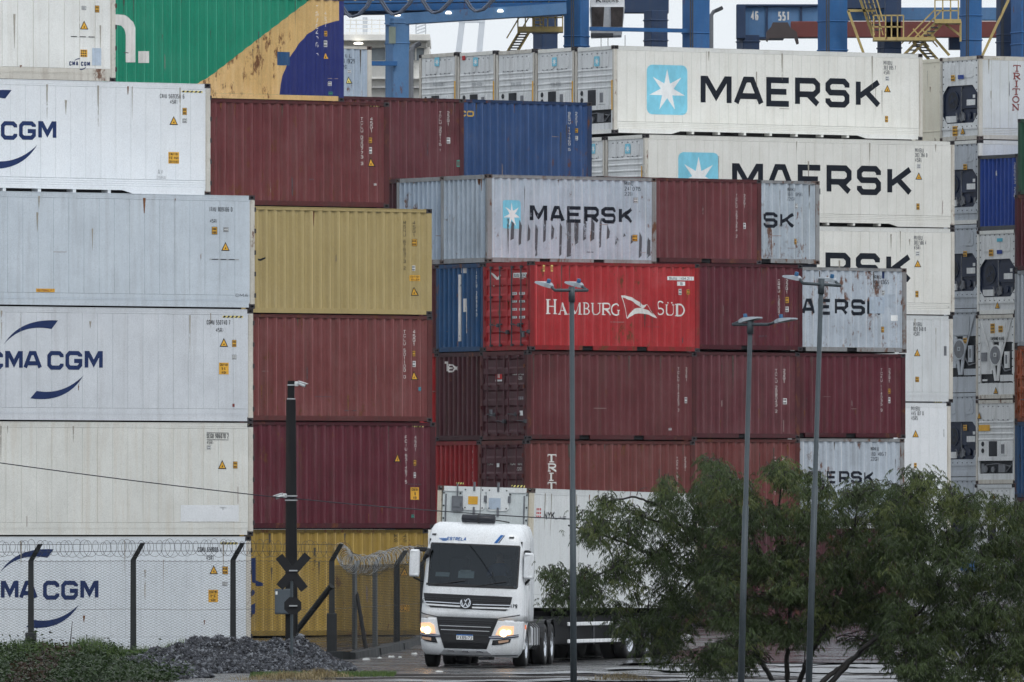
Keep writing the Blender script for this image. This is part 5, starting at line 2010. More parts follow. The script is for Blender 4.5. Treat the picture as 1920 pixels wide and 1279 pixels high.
pbox(sh, 'mast', 680, 32, 689, 66, D + 4, .3, flat('mast_grey', (.55, .58, .62), .6))
for x_ in (779, 797):
    pbox(sh, 'lattice_post', x_, 36, x_ + 2, 66, D + 4, .1, MATS['mast_grey'])
for k in range(5):
    pbar(sh, 'lattice_bar', (780, 64 - k * 6), (798, 58 - k * 6), D + 4, .08, MATS['mast_grey'])
for y_ in (38, 46, 54, 62):
    pbar(sh, 'deck_rail', (648, y_), (724, y_), D + 1, .05, SHIPW)
for x_ in (655, 668, 697, 712):
    pbar(sh, 'rail_stanchion', (x_, 66), (x_ + (3 if x_ < 660 else 0), 36), D + 1, .06, SHIPW)
mb = MB()
mb.revolve([(0, .12), (-.04, .25), (-.10, .25), (-.12, .2)], WP(672, 79, D - .2) - sh.location, (0, 0, 1), 14)
put('lamp', mb, [LAMPW], sh)

# pale crane frame far away, its mist painted into the colour
D = 900
fc = tag(empty('distant_crane', (WX(870, D), D, gz(0, D))), 'pale tall crane frame fading into the white sky left of the ladder platform', 'crane')
for (x0, y0), (x1, y1_) in (((868, 30), (852, 160)), ((905, 30), (893, 160)), ((860, 36), (908, 36))):
    pbar(fc, 'leg' if y1_ > 100 else 'cross_beam', (x0, y0), (x1, y1_), D, .42 if y1_ > 100 else .6, FARC, depth=.5)
pbar(fc, 'leg', (852, 160), (845, HY + 1.45 * F / D), D, .42, FARC, depth=.5)
pbar(fc, 'leg', (893, 160), (885, HY + 1.45 * F / D), D, .42, FARC, depth=.5)
# ------------------------------------------------------------------ lorry tractor
TW = paint('lorry_white', (.76, .79, .82), rough=.26, fade=.14, streak=.22, seed=60, spec=.5, dirt=(.34, .33, .32), scuff=0)
TBLK = flat('lorry_black_plastic', (.014, .015, .018), .38, .4, var=.2)
TDK = flat('lorry_dark_grey', (.035, .038, .045), .45, .4)
CHROME = flat('chrome', (.62, .65, .70), .22, .6, .8, var=.05)
TSILV = flat('silver_plastic', (.50, .52, .55), .4, .4, .3)
TBLUE = ink('lorry_blue_lettering', (.03, .13, .38))
TRIM = flat('navy_trim', (.02, .025, .07), .4)
PAPER = flat('paper', (.75, .80, .78), .7)
INT = flat('cab_interior', (.02, .022, .026), .7)
HLG = flat('headlight_glass', (.55, .50, .45), .15, .6, .3, emit=(1, .40, .12), estr=1.0)
HLL = flat('headlight_lens', (1, .9, .7), .2, emit=(1, .56, .20), estr=13.0)
FOGL = flat('fog_lens', (.30, .22, .17), .2, .5, emit=(1, .5, .25), estr=.12)
AMBER = flat('amber_lens', (.6, .12, .03), .3, emit=(1, .25, .08), estr=.5)
def glass_mat():
    m, nt, b = nodes('tinted_glass')
    nt.nodes.remove(b)
    gl = nt.nodes.new('ShaderNodeBsdfGlossy')
    gl.inputs['Roughness'].default_value = .04
    gl.inputs['Color'].default_value = (.8, .9, 1, 1)
    tr = nt.nodes.new('ShaderNodeBsdfTransparent')
    tr.inputs['Color'].default_value = (.36, .42, .45, 1)
    fr = nt.nodes.new('ShaderNodeFresnel')
    fr.inputs['IOR'].default_value = 1.5
    f = math2(nt, 'ADD', fr.outputs[0], .004)
    mx = nt.nodes.new('ShaderNodeMixShader')
    nt.links.new(f, mx.inputs[0])
    nt.links.new(tr.outputs[0], mx.inputs[1])
    nt.links.new(gl.outputs[0], mx.inputs[2])
    nt.links.new(mx.outputs[0], nt.nodes['Material Output'].inputs['Surface'])
    return m
GLASS = glass_mat()

TK_D = 250.0
tk = tag(empty('lorry_tractor', (WX(879, TK_D), TK_D, gz(0, TK_D) - .01), (0, 0, R(-7))), 'white lorry tractor unit with lit headlights pulling the white container', 'lorry')
ROLL = (0, R(2.2), 0)
ZT = [(.28, 1.08, .12), (.40, 1.16, .04), (.60, 1.20, .0), (1.10, 1.21, .0), (1.30, 1.21, .02), (1.75, 1.20, .05), (1.94, 1.19, .08), (2.87, 1.15, .31), (3.05, 1.14, .36), (3.22, 1.10, .44), (3.34, 1.04, .58), (3.40, .95, .80)]
def zr(z):
    for (a, w0, f0), (b, w1, f1) in zip(ZT, ZT[1:]):
        if z <= b:
            t = max(0, (z - a) / (b - a))
            return w0 + (w1 - w0) * t, f0 + (f1 - f0) * t
    return ZT[-1][1:]
def tsurf(s, z, off=0.0):
    hw, fy = zr(z)
    r = .24
    fl = hw - r
    q, sg = abs(s), (1 if s >= 0 else -1)
    if q <= fl:
        return Vector((s, fy + .05 * (q / fl) ** 2 - off, z))
    a = (q - fl) / r
    if a <= math.pi / 2:
        return Vector((sg * (fl + (r + off) * math.sin(a)), fy + .05 + r - (r + off) * math.cos(a), z))
    return Vector((sg * (hw + off), fy + .05 + r + (q - fl - r * math.pi / 2), z))
def tl(px, py):
    """photograph pixel on the cab front -> (s, z)"""
    z = (1252 - py + .039 * (px - 879)) / 80.0
    return (px - 879 - z * 80 * .0384) / 79.5, z
TSF = Surf(tk, lambda u, v, off: tuple(tsurf(u, v, off)), list(np.arange(-1.6, 1.61, .07)))

def body(o):
    if o is not None:
        o.rotation_euler = ROLL
    return o
def plate(name, pts, off, mat, layer_walls=True, px=True, parent=None):
    """raised piece on the cab front with an outline in photograph pixels"""
    P = [tl(*p) for p in pts] if px else pts
    mb = MB()
    pieces = [P]
    for ax, br in ((0, TSF.breaks), (1, [z_[0] for z_ in ZT])):
        nxt = []
        for rest in pieces:
            sw = (lambda q: [(b_, a_) for a_, b_ in q]) if ax else (lambda q: q)
            rest = sw(rest)
            for c_ in br:
                if len(rest) < 3 or not (min(p[0] for p in rest) + 1e-4 < c_ < max(p[0] for p in rest) - 1e-4):
                    continue
                l_ = clip_x(rest, c_, False)
                rest = clip_x(rest, c_, True)
                if len(l_) > 2:
                    nxt.append(sw(l_))
            if len(rest) > 2:
                nxt.append(sw(rest))
        pieces = nxt
    for q in pieces:
        mb.poly([tsurf(a, b_, off) for a, b_ in q])
        if layer_walls:
            for (a, e), (g, h) in zip(q, q[1:] + q[:1]):
                mb.poly([tsurf(a, e, off), tsurf(g, h, off), tsurf(g, h, -.02), tsurf(a, e, -.02)])
    return body(put(name, mb, [mat], parent or tk)) if parent is None else put(name, mb, [mat], parent)

def cab():
    S = [-1.9, -1.6, -1.36, -1.27, -1.18, -1.10, -1.03, -.7, -.35, 0, .35, .7, 1.03, 1.10, 1.18, 1.27, 1.36, 1.6, 1.9]
    zs = [1.13, 1.3, 1.5, 1.75, 1.94, 2.2, 2.5, 2.87, 2.96, 3.05, 3.14, 3.22, 3.29, 3.34, 3.38, 3.40]
    mb = MB()
    def row(z):
        hw, fy = zr(z)
        return [Vector((-hw, 2.25, z))] + [tsurf(s, z) for s in S] + [Vector((hw, 2.25, z))]
    rows = [row(z) for z in zs]
    n = len(rows[0])
    for r in rows:
        mb.v += [tuple(p) for p in r]
    for i in range(len(zs) - 1):
        for j in range(n):
            j2 = (j + 1) % n
            if j2 and 1 <= j < n - 1:
                s0, s1 = (S[j - 1], S[j]) if j < n - 1 and j < len(S) else (9, 9)
                if s0 >= -1.031 and s1 <= 1.031 and zs[i] >= 1.94 and zs[i + 1] <= 2.871:
                    continue
            mb.f.append((i * n + j, i * n + j2, (i + 1) * n + j2, (i + 1) * n + j))
            mb.m.append(0)
    mb.f.append(tuple((len(zs) - 1) * n + j for j in range(n)))
    mb.m.append(0)
    mb.f.append(tuple(reversed(range(n))))
    mb.m.append(0)
    me = mb.mesh('cab_shell', 1, True)
    return body(put('cab_shell', me, [TW], tk))
cab()
mb = MB()
def brow(z):
    hw, fy = zr(z)
    return [Vector((-hw + .02, .8, z))] + [tsurf(s, z) for s in (-1.36, -1.27, -1.18, -1.1, -1.0, -.6, 0, .6, 1.0, 1.1, 1.18, 1.27, 1.36)] + [Vector((hw - .02, .8, z))]
mb.loft([brow(z) for z in (.28, .33, .40, .5, .60, .85, 1.10, 1.15)])
body(put('bumper', mb.mesh('bumper', 1, True), [TW], tk))
# interior
mb = MB()
mb.box(-1.06, 1.06, 2.0, 2.1, 1.2, 3.0)
mb.box(-1.10, -1.06, .45, 2.1, 1.2, 3.0)
mb.box(1.06, 1.10, .45, 2.1, 1.2, 3.0)
mb.box(-1.06, 1.06, .5, 2.1, 2.95, 3.0)
mb.box(-1.06, 1.06, .3, 2.1, 1.2, 1.25)
body(put('interior', mb, [INT], tk))
mb = MB()
mb.bev(-1.02, 1.02, .22, .75, 1.5, 1.96, .05)
body(put('dashboard', mb, [INT], tk))
for x in (-.55, .55):
    mb = MB()
    mb.bev(x - .25, x + .25, 1.25, 1.75, 1.3, 1.85, .06)
    mb.bev(x - .24, x + .24, 1.65, 1.85, 1.85, 2.6, .06)
    body(put('seat', mb, [TDK], tk))
mb = MB()
mb.revolve([(-.02, .21), (0, .235), (.02, .21), (0, .19)], (.55, .86, 2.05), (0, .6, -.8), 18)
body(put('steering_wheel', mb, [TBLK], tk))
for (x0, y0, x1, y1, mt) in ((812, 1072, 838, 1081, PAPER), (855, 1070, 884, 1084, PAPER), (858, 1068, 878, 1074, PAPER)):
    (a, zt_), (b_, zb_) = tl(x0, y0), tl(x1, y1)
    mb = MB()
    yy = .40 + (.02 if y0 == 1068 else 0)
    A = [(a, yy, zb_), (b_, yy, zb_), (b_, yy + .10, zt_), (a, yy + .10, zt_)]
    mb.loft([A, [(p[0], p[1] + .004, p[2]) for p in A]])
    body(put('paper_sheet', mb, [mt], tk))
# windscreen
mb = MB()
ss = list(np.linspace(-1.05, 1.05, 22))
zz = list(np.linspace(1.92, 2.885, 6))
mb.loft([[tsurf(s, z, .006) for s in ss] for z in zz], cap=False, closed=False)
body(put('windscreen', mb.mesh('windscreen', 1, True), [GLASS], tk))
mb = MB()
for z in (1.91, 2.89):
    mb.loft([[tsurf(s, z - .02, .009) for s in ss], [tsurf(s, z + .02, .009) for s in ss]], cap=False, closed=False)
for s in (-1.05, 1.05):
    mb.loft([[tsurf(s - .02, z, .009) for z in zz], [tsurf(s + .02, z, .009) for z in zz]], cap=False, closed=False)
body(put('windscreen_seal', mb, [TBLK], tk))
plate('windscreen_sill', [(797, 1092), (962, 1099), (962, 1103), (797, 1096)], .014, TBLK)
for a, b_ in (((812, 1096), (872, 1088)), ((890, 1099), (948, 1090))):
    mb = MB()
    mb.tube([tsurf(*tl(*a), .03), tsurf(*tl(*b_), .03)], .012, 5)
    body(put('wiper', mb, [TBLK], tk))
for sg in (-1, 1):
    mb = MB()
    A = [tsurf(sg * s, z, .01) for s, z in ((1.47, 1.98), (2.15, 1.98), (2.15, 2.72), (1.60, 2.72))]
    mb.poly(A)
    body(put('side_window', mb, [flat('dark_side_glass', (.015, .02, .026), .08, .6)], tk))
    mb = MB()
    A = [tsurf(sg * s, z, .008) for s, z in ((2.2, 1.2), (2.24, 1.2), (2.24, 2.85), (2.2, 2.85))]
    mb.poly(A)
    body(put('door_seam', mb, [TDK], tk))
# upper grille with chrome bars and round emblem
plate('grille', [(790, 1111), (960, 1119), (956, 1136), (948, 1145), (806, 1138), (795, 1127)], .012, TBLK)
for a, b_, c_, d_, m_ in (((793, 1126), (862, 1130), 1.6, 0, CHROME), ((886, 1132), (958, 1134), 1.6, 0, CHROME), ((798, 1131), (863, 1135), 3.0, 0, TW), ((885, 1137), (953, 1139), 3.0, 0, TW), ((792, 1117), (958, 1124.5), 1.0, 0, TDK), ((792, 1121), (958, 1128), 1.0, 0, TDK)):
    plate('grille_bar', [a, b_, (b_[0], b_[1] + c_), (a[0], a[1] + c_)], .03, m_)
es, ez = tl(873, 1129.5)
mb = MB()
mb.revolve([(0, .128), (.03, .128), (.03, .12), (.028, .001)], tsurf(es, ez, .02), (0, -1, 0), 24)
em = body(put('emblem', mb, [TDK], tk))
dd = Dec(TSF)
for q in stroke_quads([(es + .115 * math.cos(R(i * 15)), ez + .115 * math.sin(R(i * 15))) for i in range(24)], True, .022):
    dd.poly([(a.x, a.y) for a in q], CHROME, 34)
for line in ([(-.045, .10), (0, .025), (.045, .10)], [(-.10, .045), (-.05, -.095), (0, -.012), (.05, -.095), (.10, .045)]):
    for i, q in enumerate(stroke_quads([(es + a, ez + b_) for a, b_ in line], False, .019)):
        dd.poly([(a.x, a.y) for a in q], CHROME, 33 + .5 * i)
body(dd.put('emblem_letters'))
# lower grille, plate, lamps, trims, skid plate
plate('lower_grille', [(818, 1155), (935, 1159), (926, 1180), (912, 1217), (832, 1215), (822, 1180)], .012, TBLK)
for y in (1171.5, 1179):
    plate('grille_bar', [(824 + (y - 1171) * .3, y), (920 - (y - 1171) * .3, y + 3.6), (920 - (y - 1171) * .3, y + 5), (824 + (y - 1171) * .3, y + 1.4)], .03, TSILV)
for y in (1160, 1164, 1168, 1187):
    plate('grille_slat', [(824 + (y - 1160) * .3, y), (925 - (y - 1160) * .4, y + 3.6), (925 - (y - 1160) * .4, y + 5), (824 + (y - 1160) * .3, y + 1.4)], .024, TDK)
pl = plate('number_plate', [(856, 1188.5), (887, 1189.5), (887, 1199.5), (856, 1198.5)], .03, DEC_WHITE)
dd = Dec(TSF)
dd.poly([tl(*p) for p in ((856, 1188.5), (887, 1189.5), (887, 1191.7), (856, 1190.7))], TBLUE, 19)
(u0, v1), (u1, v0) = tl(857.5, 1191.7), tl(885.5, 1198.6)
dd.text('FXS5I72', u0, v0, u1, v1, INK_BLACK, .17, .25, layer=19)
body(dd.put('plate_lettering'))
HL = {-1: [(783, 1167), (806, 1167), (813, 1172), (816, 1187), (784, 1186)], 1: [(963, 1174), (943, 1173), (935, 1178), (929, 1190), (962, 1192)]}
for sg in (-1, 1):
    plate('headlight', HL[sg], .012, HLG)
    cx, cy_ = (801, 1181) if sg < 0 else (944, 1187)
    for dx, rr, mt in ((0, .085, HLL), (-10 * -sg * -1, .05, HLL)):
        s_, z_ = tl(cx + (0 if dx == 0 else sg * 10), cy_ - (0 if dx == 0 else 2))
        mb = MB()
        mb.revolve([(0, rr), (.02, rr * .85), (.028, .001)], tsurf(s_, z_, .012), (0, -1, 0), 16)
        body(put('headlight_lens', mb, [mt], tk))
    if sg < 0:
        plate('trim_strip', [(782, 1185), (800, 1187), (825, 1190), (826, 1194), (800, 1193), (782, 1190)], .02, TRIM)
        plate('trim_strip', [(782, 1186.6), (800, 1188.6), (825, 1191.4), (825, 1192.4), (800, 1190), (782, 1188)], .024, TSILV)
        plate('fog_light', [(786, 1191), (816, 1194), (820, 1205), (800, 1202), (787, 1197)], .014, TBLK)
        plate('fog_lens', [(789, 1193), (808, 1195), (808, 1200.5), (790, 1197.5)], .02, FOGL)
    else:
        plate('trim_strip', [(917, 1192), (945, 1192), (972, 1189), (972, 1194), (946, 1197), (917, 1197)], .02, TRIM)
        plate('trim_strip', [(917, 1193.5), (945, 1193.5), (972, 1190.6), (972, 1192), (946, 1195), (917, 1195)], .024, TSILV)
        plate('fog_light', [(924, 1200), (958, 1197), (956, 1204), (940, 1208), (922, 1209)], .014, TBLK)
        plate('fog_lens', [(934, 1201), (954, 1199), (953, 1203), (935, 1206)], .02, FOGL)
plate('skid_plate', [(832, 1216.5), (912, 1219), (922, 1229), (822, 1226)], .02, TSILV)
for x in (845, 872, 899):
    plate('skid_boss', [(x - 7, 1222 + (x - 870) * .03), (x - 4, 1218.5 + (x - 870) * .03), (x + 4, 1219 + (x - 870) * .03), (x + 8, 1223 + (x - 870) * .03)], .03, CHROME)
plate('panel_gap', [(783, 1147), (820, 1155), (818, 1156.5), (783, 1149)], .006, TDK)
plate('panel_gap', [(935, 1158), (975, 1152), (975, 1154), (935, 1159.5)], .006, TDK)
plate('panel_gap', [(822, 1227), (912, 1230), (974, 1229), (974, 1227.6), (914, 1228.4), (822, 1225.6)], .006, TDK)
for (x0, y0, x1, y1) in ((805, 999.5, 813, 1002.5), (951, 1006, 960, 1009)):
    plate('marker_light', [(x0, y0), (x1, y0), (x1, y1), (x0, y1)], .015, TDK)
dd = Dec(TSF)
(u0, v1), (u1, v0) = tl(834, 1006), tl(870, 1013.5)
dd.text('ESTRELA', u0, v0, u1, v1, TBLUE, .2, .15, slant=.2, layer=2)
for k in range(4):
    (a, v_), (b_, _) = tl(819 + k * 2.2, 1008 + k * 1.4), tl(834, 1008)
    dd.rect(a, v_ - .012, b_, v_, TBLUE, 2)
body(dd.put('lettering'))
plate('blue_slash', [(923, 1018), (929, 1018.2), (941, 1003), (935, 1002.8)], .006, TBLUE)
plate('blue_slash', [(930.5, 1018), (932.5, 1018.2), (943, 1004), (941.5, 1003.8)], .006, TRIM)
dd = Dec(TSF)
for st, x0, y0, x1, y1 in (('179', 957, 1132.5, 969, 1140), ('79', 781, 1123, 790, 1131)):
    (u0, v1), (u1, v0) = tl(x0, y0), tl(x1, y1)
    dd.text(st, u0, v0, u1, v1, INK_BLACK, .2, .2, layer=2)
(u0, v1), (u1, v0) = tl(906, 1115), tl(935, 1117.5)
dd.text('METEOR 29.520', u0, v0, u1, v1, INK_FAINT, .2, .2, layer=2)
body(dd.put('lettering'))
# black roll on the roof
mb = MB()
mb.tube([(-.40, .78, 3.50), (-.38, .78, 3.50), (.38, .78, 3.50), (.40, .78, 3.50)], [.06, .10, .10, .06], 14)
body(put('roof_roll', mb.mesh('roof_roll', 1, True), [flat('black_tarp', (.03, .033, .042), .4)], tk))
mb = MB()
mb.revolve([(-.02, .106), (.02, .106)], (0, .78, 3.50), (1, 0, 0), 16)
body(put('roof_strap', mb, [TBLK], tk))
mb = MB()
mb.tube([(.40, .78, 3.48), (.52, .85, 3.47), (.72, .9, 3.44)], .015, 5)
body(put('roof_cable', mb, [TBLK], tk))
mb = MB()
mb.tube([(0, 1.0, 3.40), (0, 1.0, 4.25)], .008, 5)
body(put('aerial', mb, [TBLK], tk))
# mirrors
for sg in (-1, 1):
    (a, zt_), (b_, zb_) = (tl(765, 1029), tl(782, 1081)) if sg < 0 else (tl(980, 1036), tl(997, 1086))
    x0, x1 = min(a, b_), max(a, b_)
    mb = MB()
    A = [(x0 + .02, .30, zb_), (x1 - .02, .30, zb_), (x1, .32, zb_ + .06), (x1, .32, zt_ - .06), (x1 - .03, .30, zt_), (x0 + .03, .30, zt_), (x0, .32, zt_ - .06), (x0, .32, zb_ + .06)]
    mid = lambda p, k, dy: ((p[0] - (x0 + x1) / 2) * k + (x0 + x1) / 2, p[1] + dy, (p[2] - (zt_ + zb_) / 2) * k + (zt_ + zb_) / 2)
    mb.loft([[mid(p, .86, -.05) for p in A], [mid(p, .96, -.03) for p in A], A, [mid(p, 1, .08) for p in A]])
    o = body(put('mirror', mb.mesh('mirror', 1), [TW], tk))
    mb = MB()
    mb.loft([[mid(p, 1.01, .081) for p in A], [mid(p, .98, .16) for p in A]])
    put('mirror_back', mb, [TBLK], o)
    mb = MB()
    xi = sg * 1.16
    xo = (x0 + x1) / 2
    mb.tube([(xi, .55, zt_ + .02), (xo, .40, zt_ + .03), (xo, .42, zb_ - .03), (xi, .6, zb_ - .14)], .035, 7)
    mb.bev(min(xi, xo), max(xi, xo), .42, .50, zt_ - .05, zt_ + .06, .02)
    put('mirror_arm', mb, [TBLK], o)
mb = MB()
mb.tube([(-1.05, .3, 2.75), (-1.12, .28, 2.62), (-1.2, .3, 2.50)], [.05, .07, .04], 8)
body(put('kerb_mirror', mb, [TBLK], tk))
# chassis, tanks, guards
mb = MB()
for x in (-.42, .42):
    mb.box(x - .05, x + .05, .7, 7.0, .72, 1.0)
put('chassis', mb, [TDK], tk)
mb = MB()
mb.bev(-.6, .6, 5.1, 6.2, 1.02, 1.2, .04)
put('fifth_wheel', mb, [TDK], tk)
for sg in (-1, 1):
    mb = MB()
    mb.bev(sg * .98 - .22, sg * .98 + .22, 2.35, 3.95, .42, 1.0, .09)
    t_ = put('fuel_tank', mb, [TSILV], tk)
    for y in (2.7, 3.15, 3.6):
        mb = MB()
        mb.bev(sg * .98 - .235, sg * .98 + .235, y, y + .07, .405, 1.015, .09)
        put('tank_strap', mb, [TBLK], t_)
    mb = MB()
    A = [(sg * 1.2, 1.45 + .62 * math.cos(R(a)), .5 + .62 * math.sin(R(a))) for a in range(10, 175, 15)]
    Bq = [(sg * .85, p[1], p[2]) for p in A]
    mb.loft([A, Bq], cap=False, closed=False)
    body(put('wheel_arch', mb, [TW], tk))
    for yc in (4.95, 6.3):
        mb = MB()
        A = [(sg * 1.22, yc + .6 * math.cos(R(a)), .52 + .58 * math.sin(R(a))) for a in range(15, 170, 15)]
        mb.loft([A, [(sg * .65, p[1], p[2]) for p in A]], cap=False, closed=False)
        put('mudguard', mb, [TBLK], tk)
    mb = MB()
    mb.bev(sg * 1.08 - .1, sg * 1.08 + .1, .85, 1.0, .45, 1.3, .03)
    body(put('step', mb, [TW], tk))
mb = MB()
mb.box(1.205, 1.225, .72, .80, .95, 1.05)
body(put('side_marker', mb, [AMBER], tk))

def wheel(parent, x, y, z, r=.50, w=.29, ax=(1, 0, 0), dual=False, name='wheel'):
    """tyre with tread shoulders and a dished rim; ax points outwards"""
    e = Vector(ax).normalized()
    wroot = empty(name, (x, y, z))
    wroot.parent = parent
    key = ('tyre', r, w, tuple(round(q, 3) for q in e))
    def ty():
        mb = MB()
        mb.revolve([(-w / 2, r * .60), (-w / 2, r * .92), (-w / 2 + .04, r), (w / 2 - .04, r), (w / 2, r * .92), (w / 2 + .008, r * .8), (w / 2, r * .60), (w / 2 - .06, r * .58)], (0, 0, 0), e, 26)
        return mb
    def rim():
        mb = MB()
        mb.revolve([(w / 2 - .05, r * .595), (w / 2 - .004, r * .59), (w / 2 - .02, r * .53), (w / 2 - .12, r * .48), (w / 2 - .13, r * .30), (w / 2 - .06, r * .26), (w / 2 - .02, r * .14), (w / 2 - .018, .001)], (0, 0, 0), e, 22)
        return mb
    put('tyre', cached(key, ty, 1, True), [BLACKM], wroot)
    put('rim', cached(('rim',) + key[1:], rim, 1, True), [CHROME], wroot)
    return wroot
gtk = .0
for sg in (-1, 1):
    wheel(tk, sg * 1.04, 1.45, .50, ax=(sg, 0, 0))
    for yc in (4.95, 6.3):
        wheel(tk, sg * 1.07, yc, .50, ax=(sg, 0, 0))
        wheel(tk, sg * .74, yc, .50, ax=(sg, 0, 0))
mb = MB()
for y in (1.45, 4.95, 6.3):
    mb.tube([(-1.0, y, .5), (1.0, y, .5)], .09, 8)
put('axle', mb, [TDK], tk)
mb = MB()
mb.bev(-.8, .8, .5, 2.2, .55, 1.12, .05)
put('engine_block', mb, [TBLK], tk)

# ------------------------------------------------------------------ trailer and its container
NW = paint('lorry_container_white', (.72, .75, .76), rough=.45, fade=.12, streak=.22, rust=.06, seed=64, dirt=(.4, .37, .33), scuff=.03)
NP = paint('lorry_container_post', (.62, .58, .48), rough=.5, fade=.25, streak=.5, rust=.5, seed=65, dirt=(.32, .24, .15))
NG = paint('lorry_container_front', (.60, .65, .66), rough=.5, fade=.2, streak=.35, rust=.04, seed=66, dirt=(.35, .35, .33), scuff=.03)
nyk = Container('refrigerated_container', 'white refrigerated container carried on the lorry trailer', 993, 255.3, 1.24, theta=70, side='reefer', end='plain', left=True, body=NW, frame=NW, cast=RUSTM, end_mat=NG, rolls=(1.6, .4), pan=.46, group=None)
for o in nyk.root.children:
    if o.name.startswith('corner_post'):
        o.material_slots[0].material = NP
hazard(nyk, 848, 908.5, 862, 912, 3, face='end')
hazard(nyk, 952, 910.5, 977, 914.5, 4, face='end')
def hatch():
    mb = EB()
    mb.prism([(0, .06), (.05, 0), (.5, 0), (.56, .06), (.56, .50), (.5, .55), (.05, .55), (0, .5)], -.03, -.005)
    bolts(mb, .06, .5, .06, .49, .22, .22, 1, .018, -.008)
    return mb
for px0, w_, k in ((862, 38, 0), (907, 40, 1)):
    u0, v0, u1, v1 = uvbox(nyk, px0, 924, px0 + w_, 960, 'end')
    me = cached(('nyk_hatch',), hatch, 2)
    o = put('access_hatch', me, [NW, UDK], nyk.root, (0, -u0, v0))
    mb = EB()
    for v_ in (-.14, .46):
        mb.eb(.26, .31, v_, v_ + .22, -.02, .008)
    put('latch', mb, [UMID], o)
    mb = EB()
    mb.eb(.54, .60, .2, .36, -.02, .012)
    put('hinge', mb, [UMID], o)
lab(nyk, 872, 934, 890, 949, DEC_YEL, lines=3, im=DEC_YEL, face='end', lift=18)
lab(nyk, 911, 936, 933, 957, GREY[3], lines=1, im=GREY[3], face='end', name='repair_patch', lift=18)
u0, v0, u1, v1 = uvbox(nyk, 842, 934, 862, 962, 'end')
mb = EB()
mb.eb(u0, u1, v0, v1, -.03, .03)
mb.eb(u0 + .05, u1 - .05, v0 + .1, v0 + .2, .03, .05)
mb.tube([(-.02, CW - (u0 + u1) / 2, v1), (-.02, CW - (u0 + u1) / 2, v1 + .3)], .02, 6)
put('plug_holder', mb, [UMID], nyk.root)
mb = EB()
bolts(mb, .16, CW - .16, .3, 2.72, .40, .30, 0, .022, -.028)
put('bolt_row', mb, [UDK], nyk.root)
mb = EB()
for u in (.2, 2.2):
    mb.eb(u, u + .03, .3, 2.7, -.03, -.01)
put('guide_rail', mb, [UMID], nyk.root)
lab(nyk, 1000, 951, 1011, 972, DEC_WHITE, lines=3, im=DEC_RED, name='flag_sticker')
u0, v0, u1, v1 = uvbox(nyk, 1015, 958, 1035, 973)
d = Dec(nyk.side)
d.text('NYK', u0, v0, u1, v1, INK_BLACK, .24, .12, slant=.12)
u0, v0, u1, v1 = uvbox(nyk, 1036, 967, 1057, 973)
d.text('LINE', u0, v0, u1, v1, INK_BLACK, .2, .2, slant=.1)
d.put('lettering')
hcode(nyk, [('NYKU', 1246, 946, 1258, 953), ('45R1', 1262, 946, 1272, 953)], INK_DARK)

tr = tag(empty('lorry_trailer', (nyk.P[0], nyk.P[1], gz(0, 258) - .01), (0, 0, R(70))), 'dark skeletal trailer with white side guard bars under the lorry container', 'trailer')
mb = MB()
for y in (.62, 1.72):
    mb.box(.5, 12.2, y, y + .1, .92, 1.24)
put('chassis', mb, [DARK], tr)
for x in (.1, 3.2, 6.2, 9.2, 12.1):
    mb = MB()
    mb.bev(x, x + .16, .0, CW, 1.12, 1.27, .02)
    put('bolster', mb, [DARK], tr)
mb = MB()
mb.bev(.9, 7.9, .22, .5, .42, 1.12, .03)
put('tool_locker', mb, [DARK], tr)
def uat(px):
    return nyk.uv(px, 1000)[0]
for y0, y1_, pxa, pxb in ((1165, 1172, 1068, 1158), (1197, 1204, 1068, 1166)):
    ua, ub = uat(pxa), uat(pxb)
    D_ = nyk.P[1] + (ua + ub) / 2 * nyk.s
    mb = MB()
    zc = gz(0, 258)
    mb.bev(ua, ub, .02, .07, WZ(y1_, D_) - zc, WZ(y0, D_) - zc, .012)
    put('side_guard', mb, [TW], tr)
for px in (1075, 1118, 1152):
    u = uat(px)
    mb = MB()
    mb.box(u, u + .06, .07, .12, .42, 1.1)
    put('guard_post', mb, [TDK], tr)
for px in (1183, 1216, 1250):
    u = uat(px)
    for y, sg in ((.17, -1), (.52, -1), (CW - .17, 1), (CW - .52, 1)):
        wheel(tr, u, y, .5, ax=(0, sg, 0))
    mb = MB()
    mb.tube([(u, .3, .5), (u, CW - .3, .5)], .08, 8)
    put('axle', mb, [TDK], tr)
    mb = MB()
    A = [(u + .6 * math.cos(R(a)), .0, .5 + .57 * math.sin(R(a))) for a in range(30, 155, 15)]
    mb.loft([A, [(p[0], .66, p[2]) for p in A]], cap=False, closed=False)
    put('mudguard', mb, [TSILV], tr)
for y in (.5, 1.9):
    mb = MB()
    mb.bev(2.3, 2.45, y, y + .14, .12, 1.0, .02)
    mb.bev(2.2, 2.55, y - .08, y + .22, .06, .13, .02)
    put('landing_leg', mb, [TDK], tr)
mb = MB()
mb.bev(12.0, 12.15, .1, CW - .1, .45, .6, .02)
put('rear_bumper', mb, [DEC_WHITE], tr)

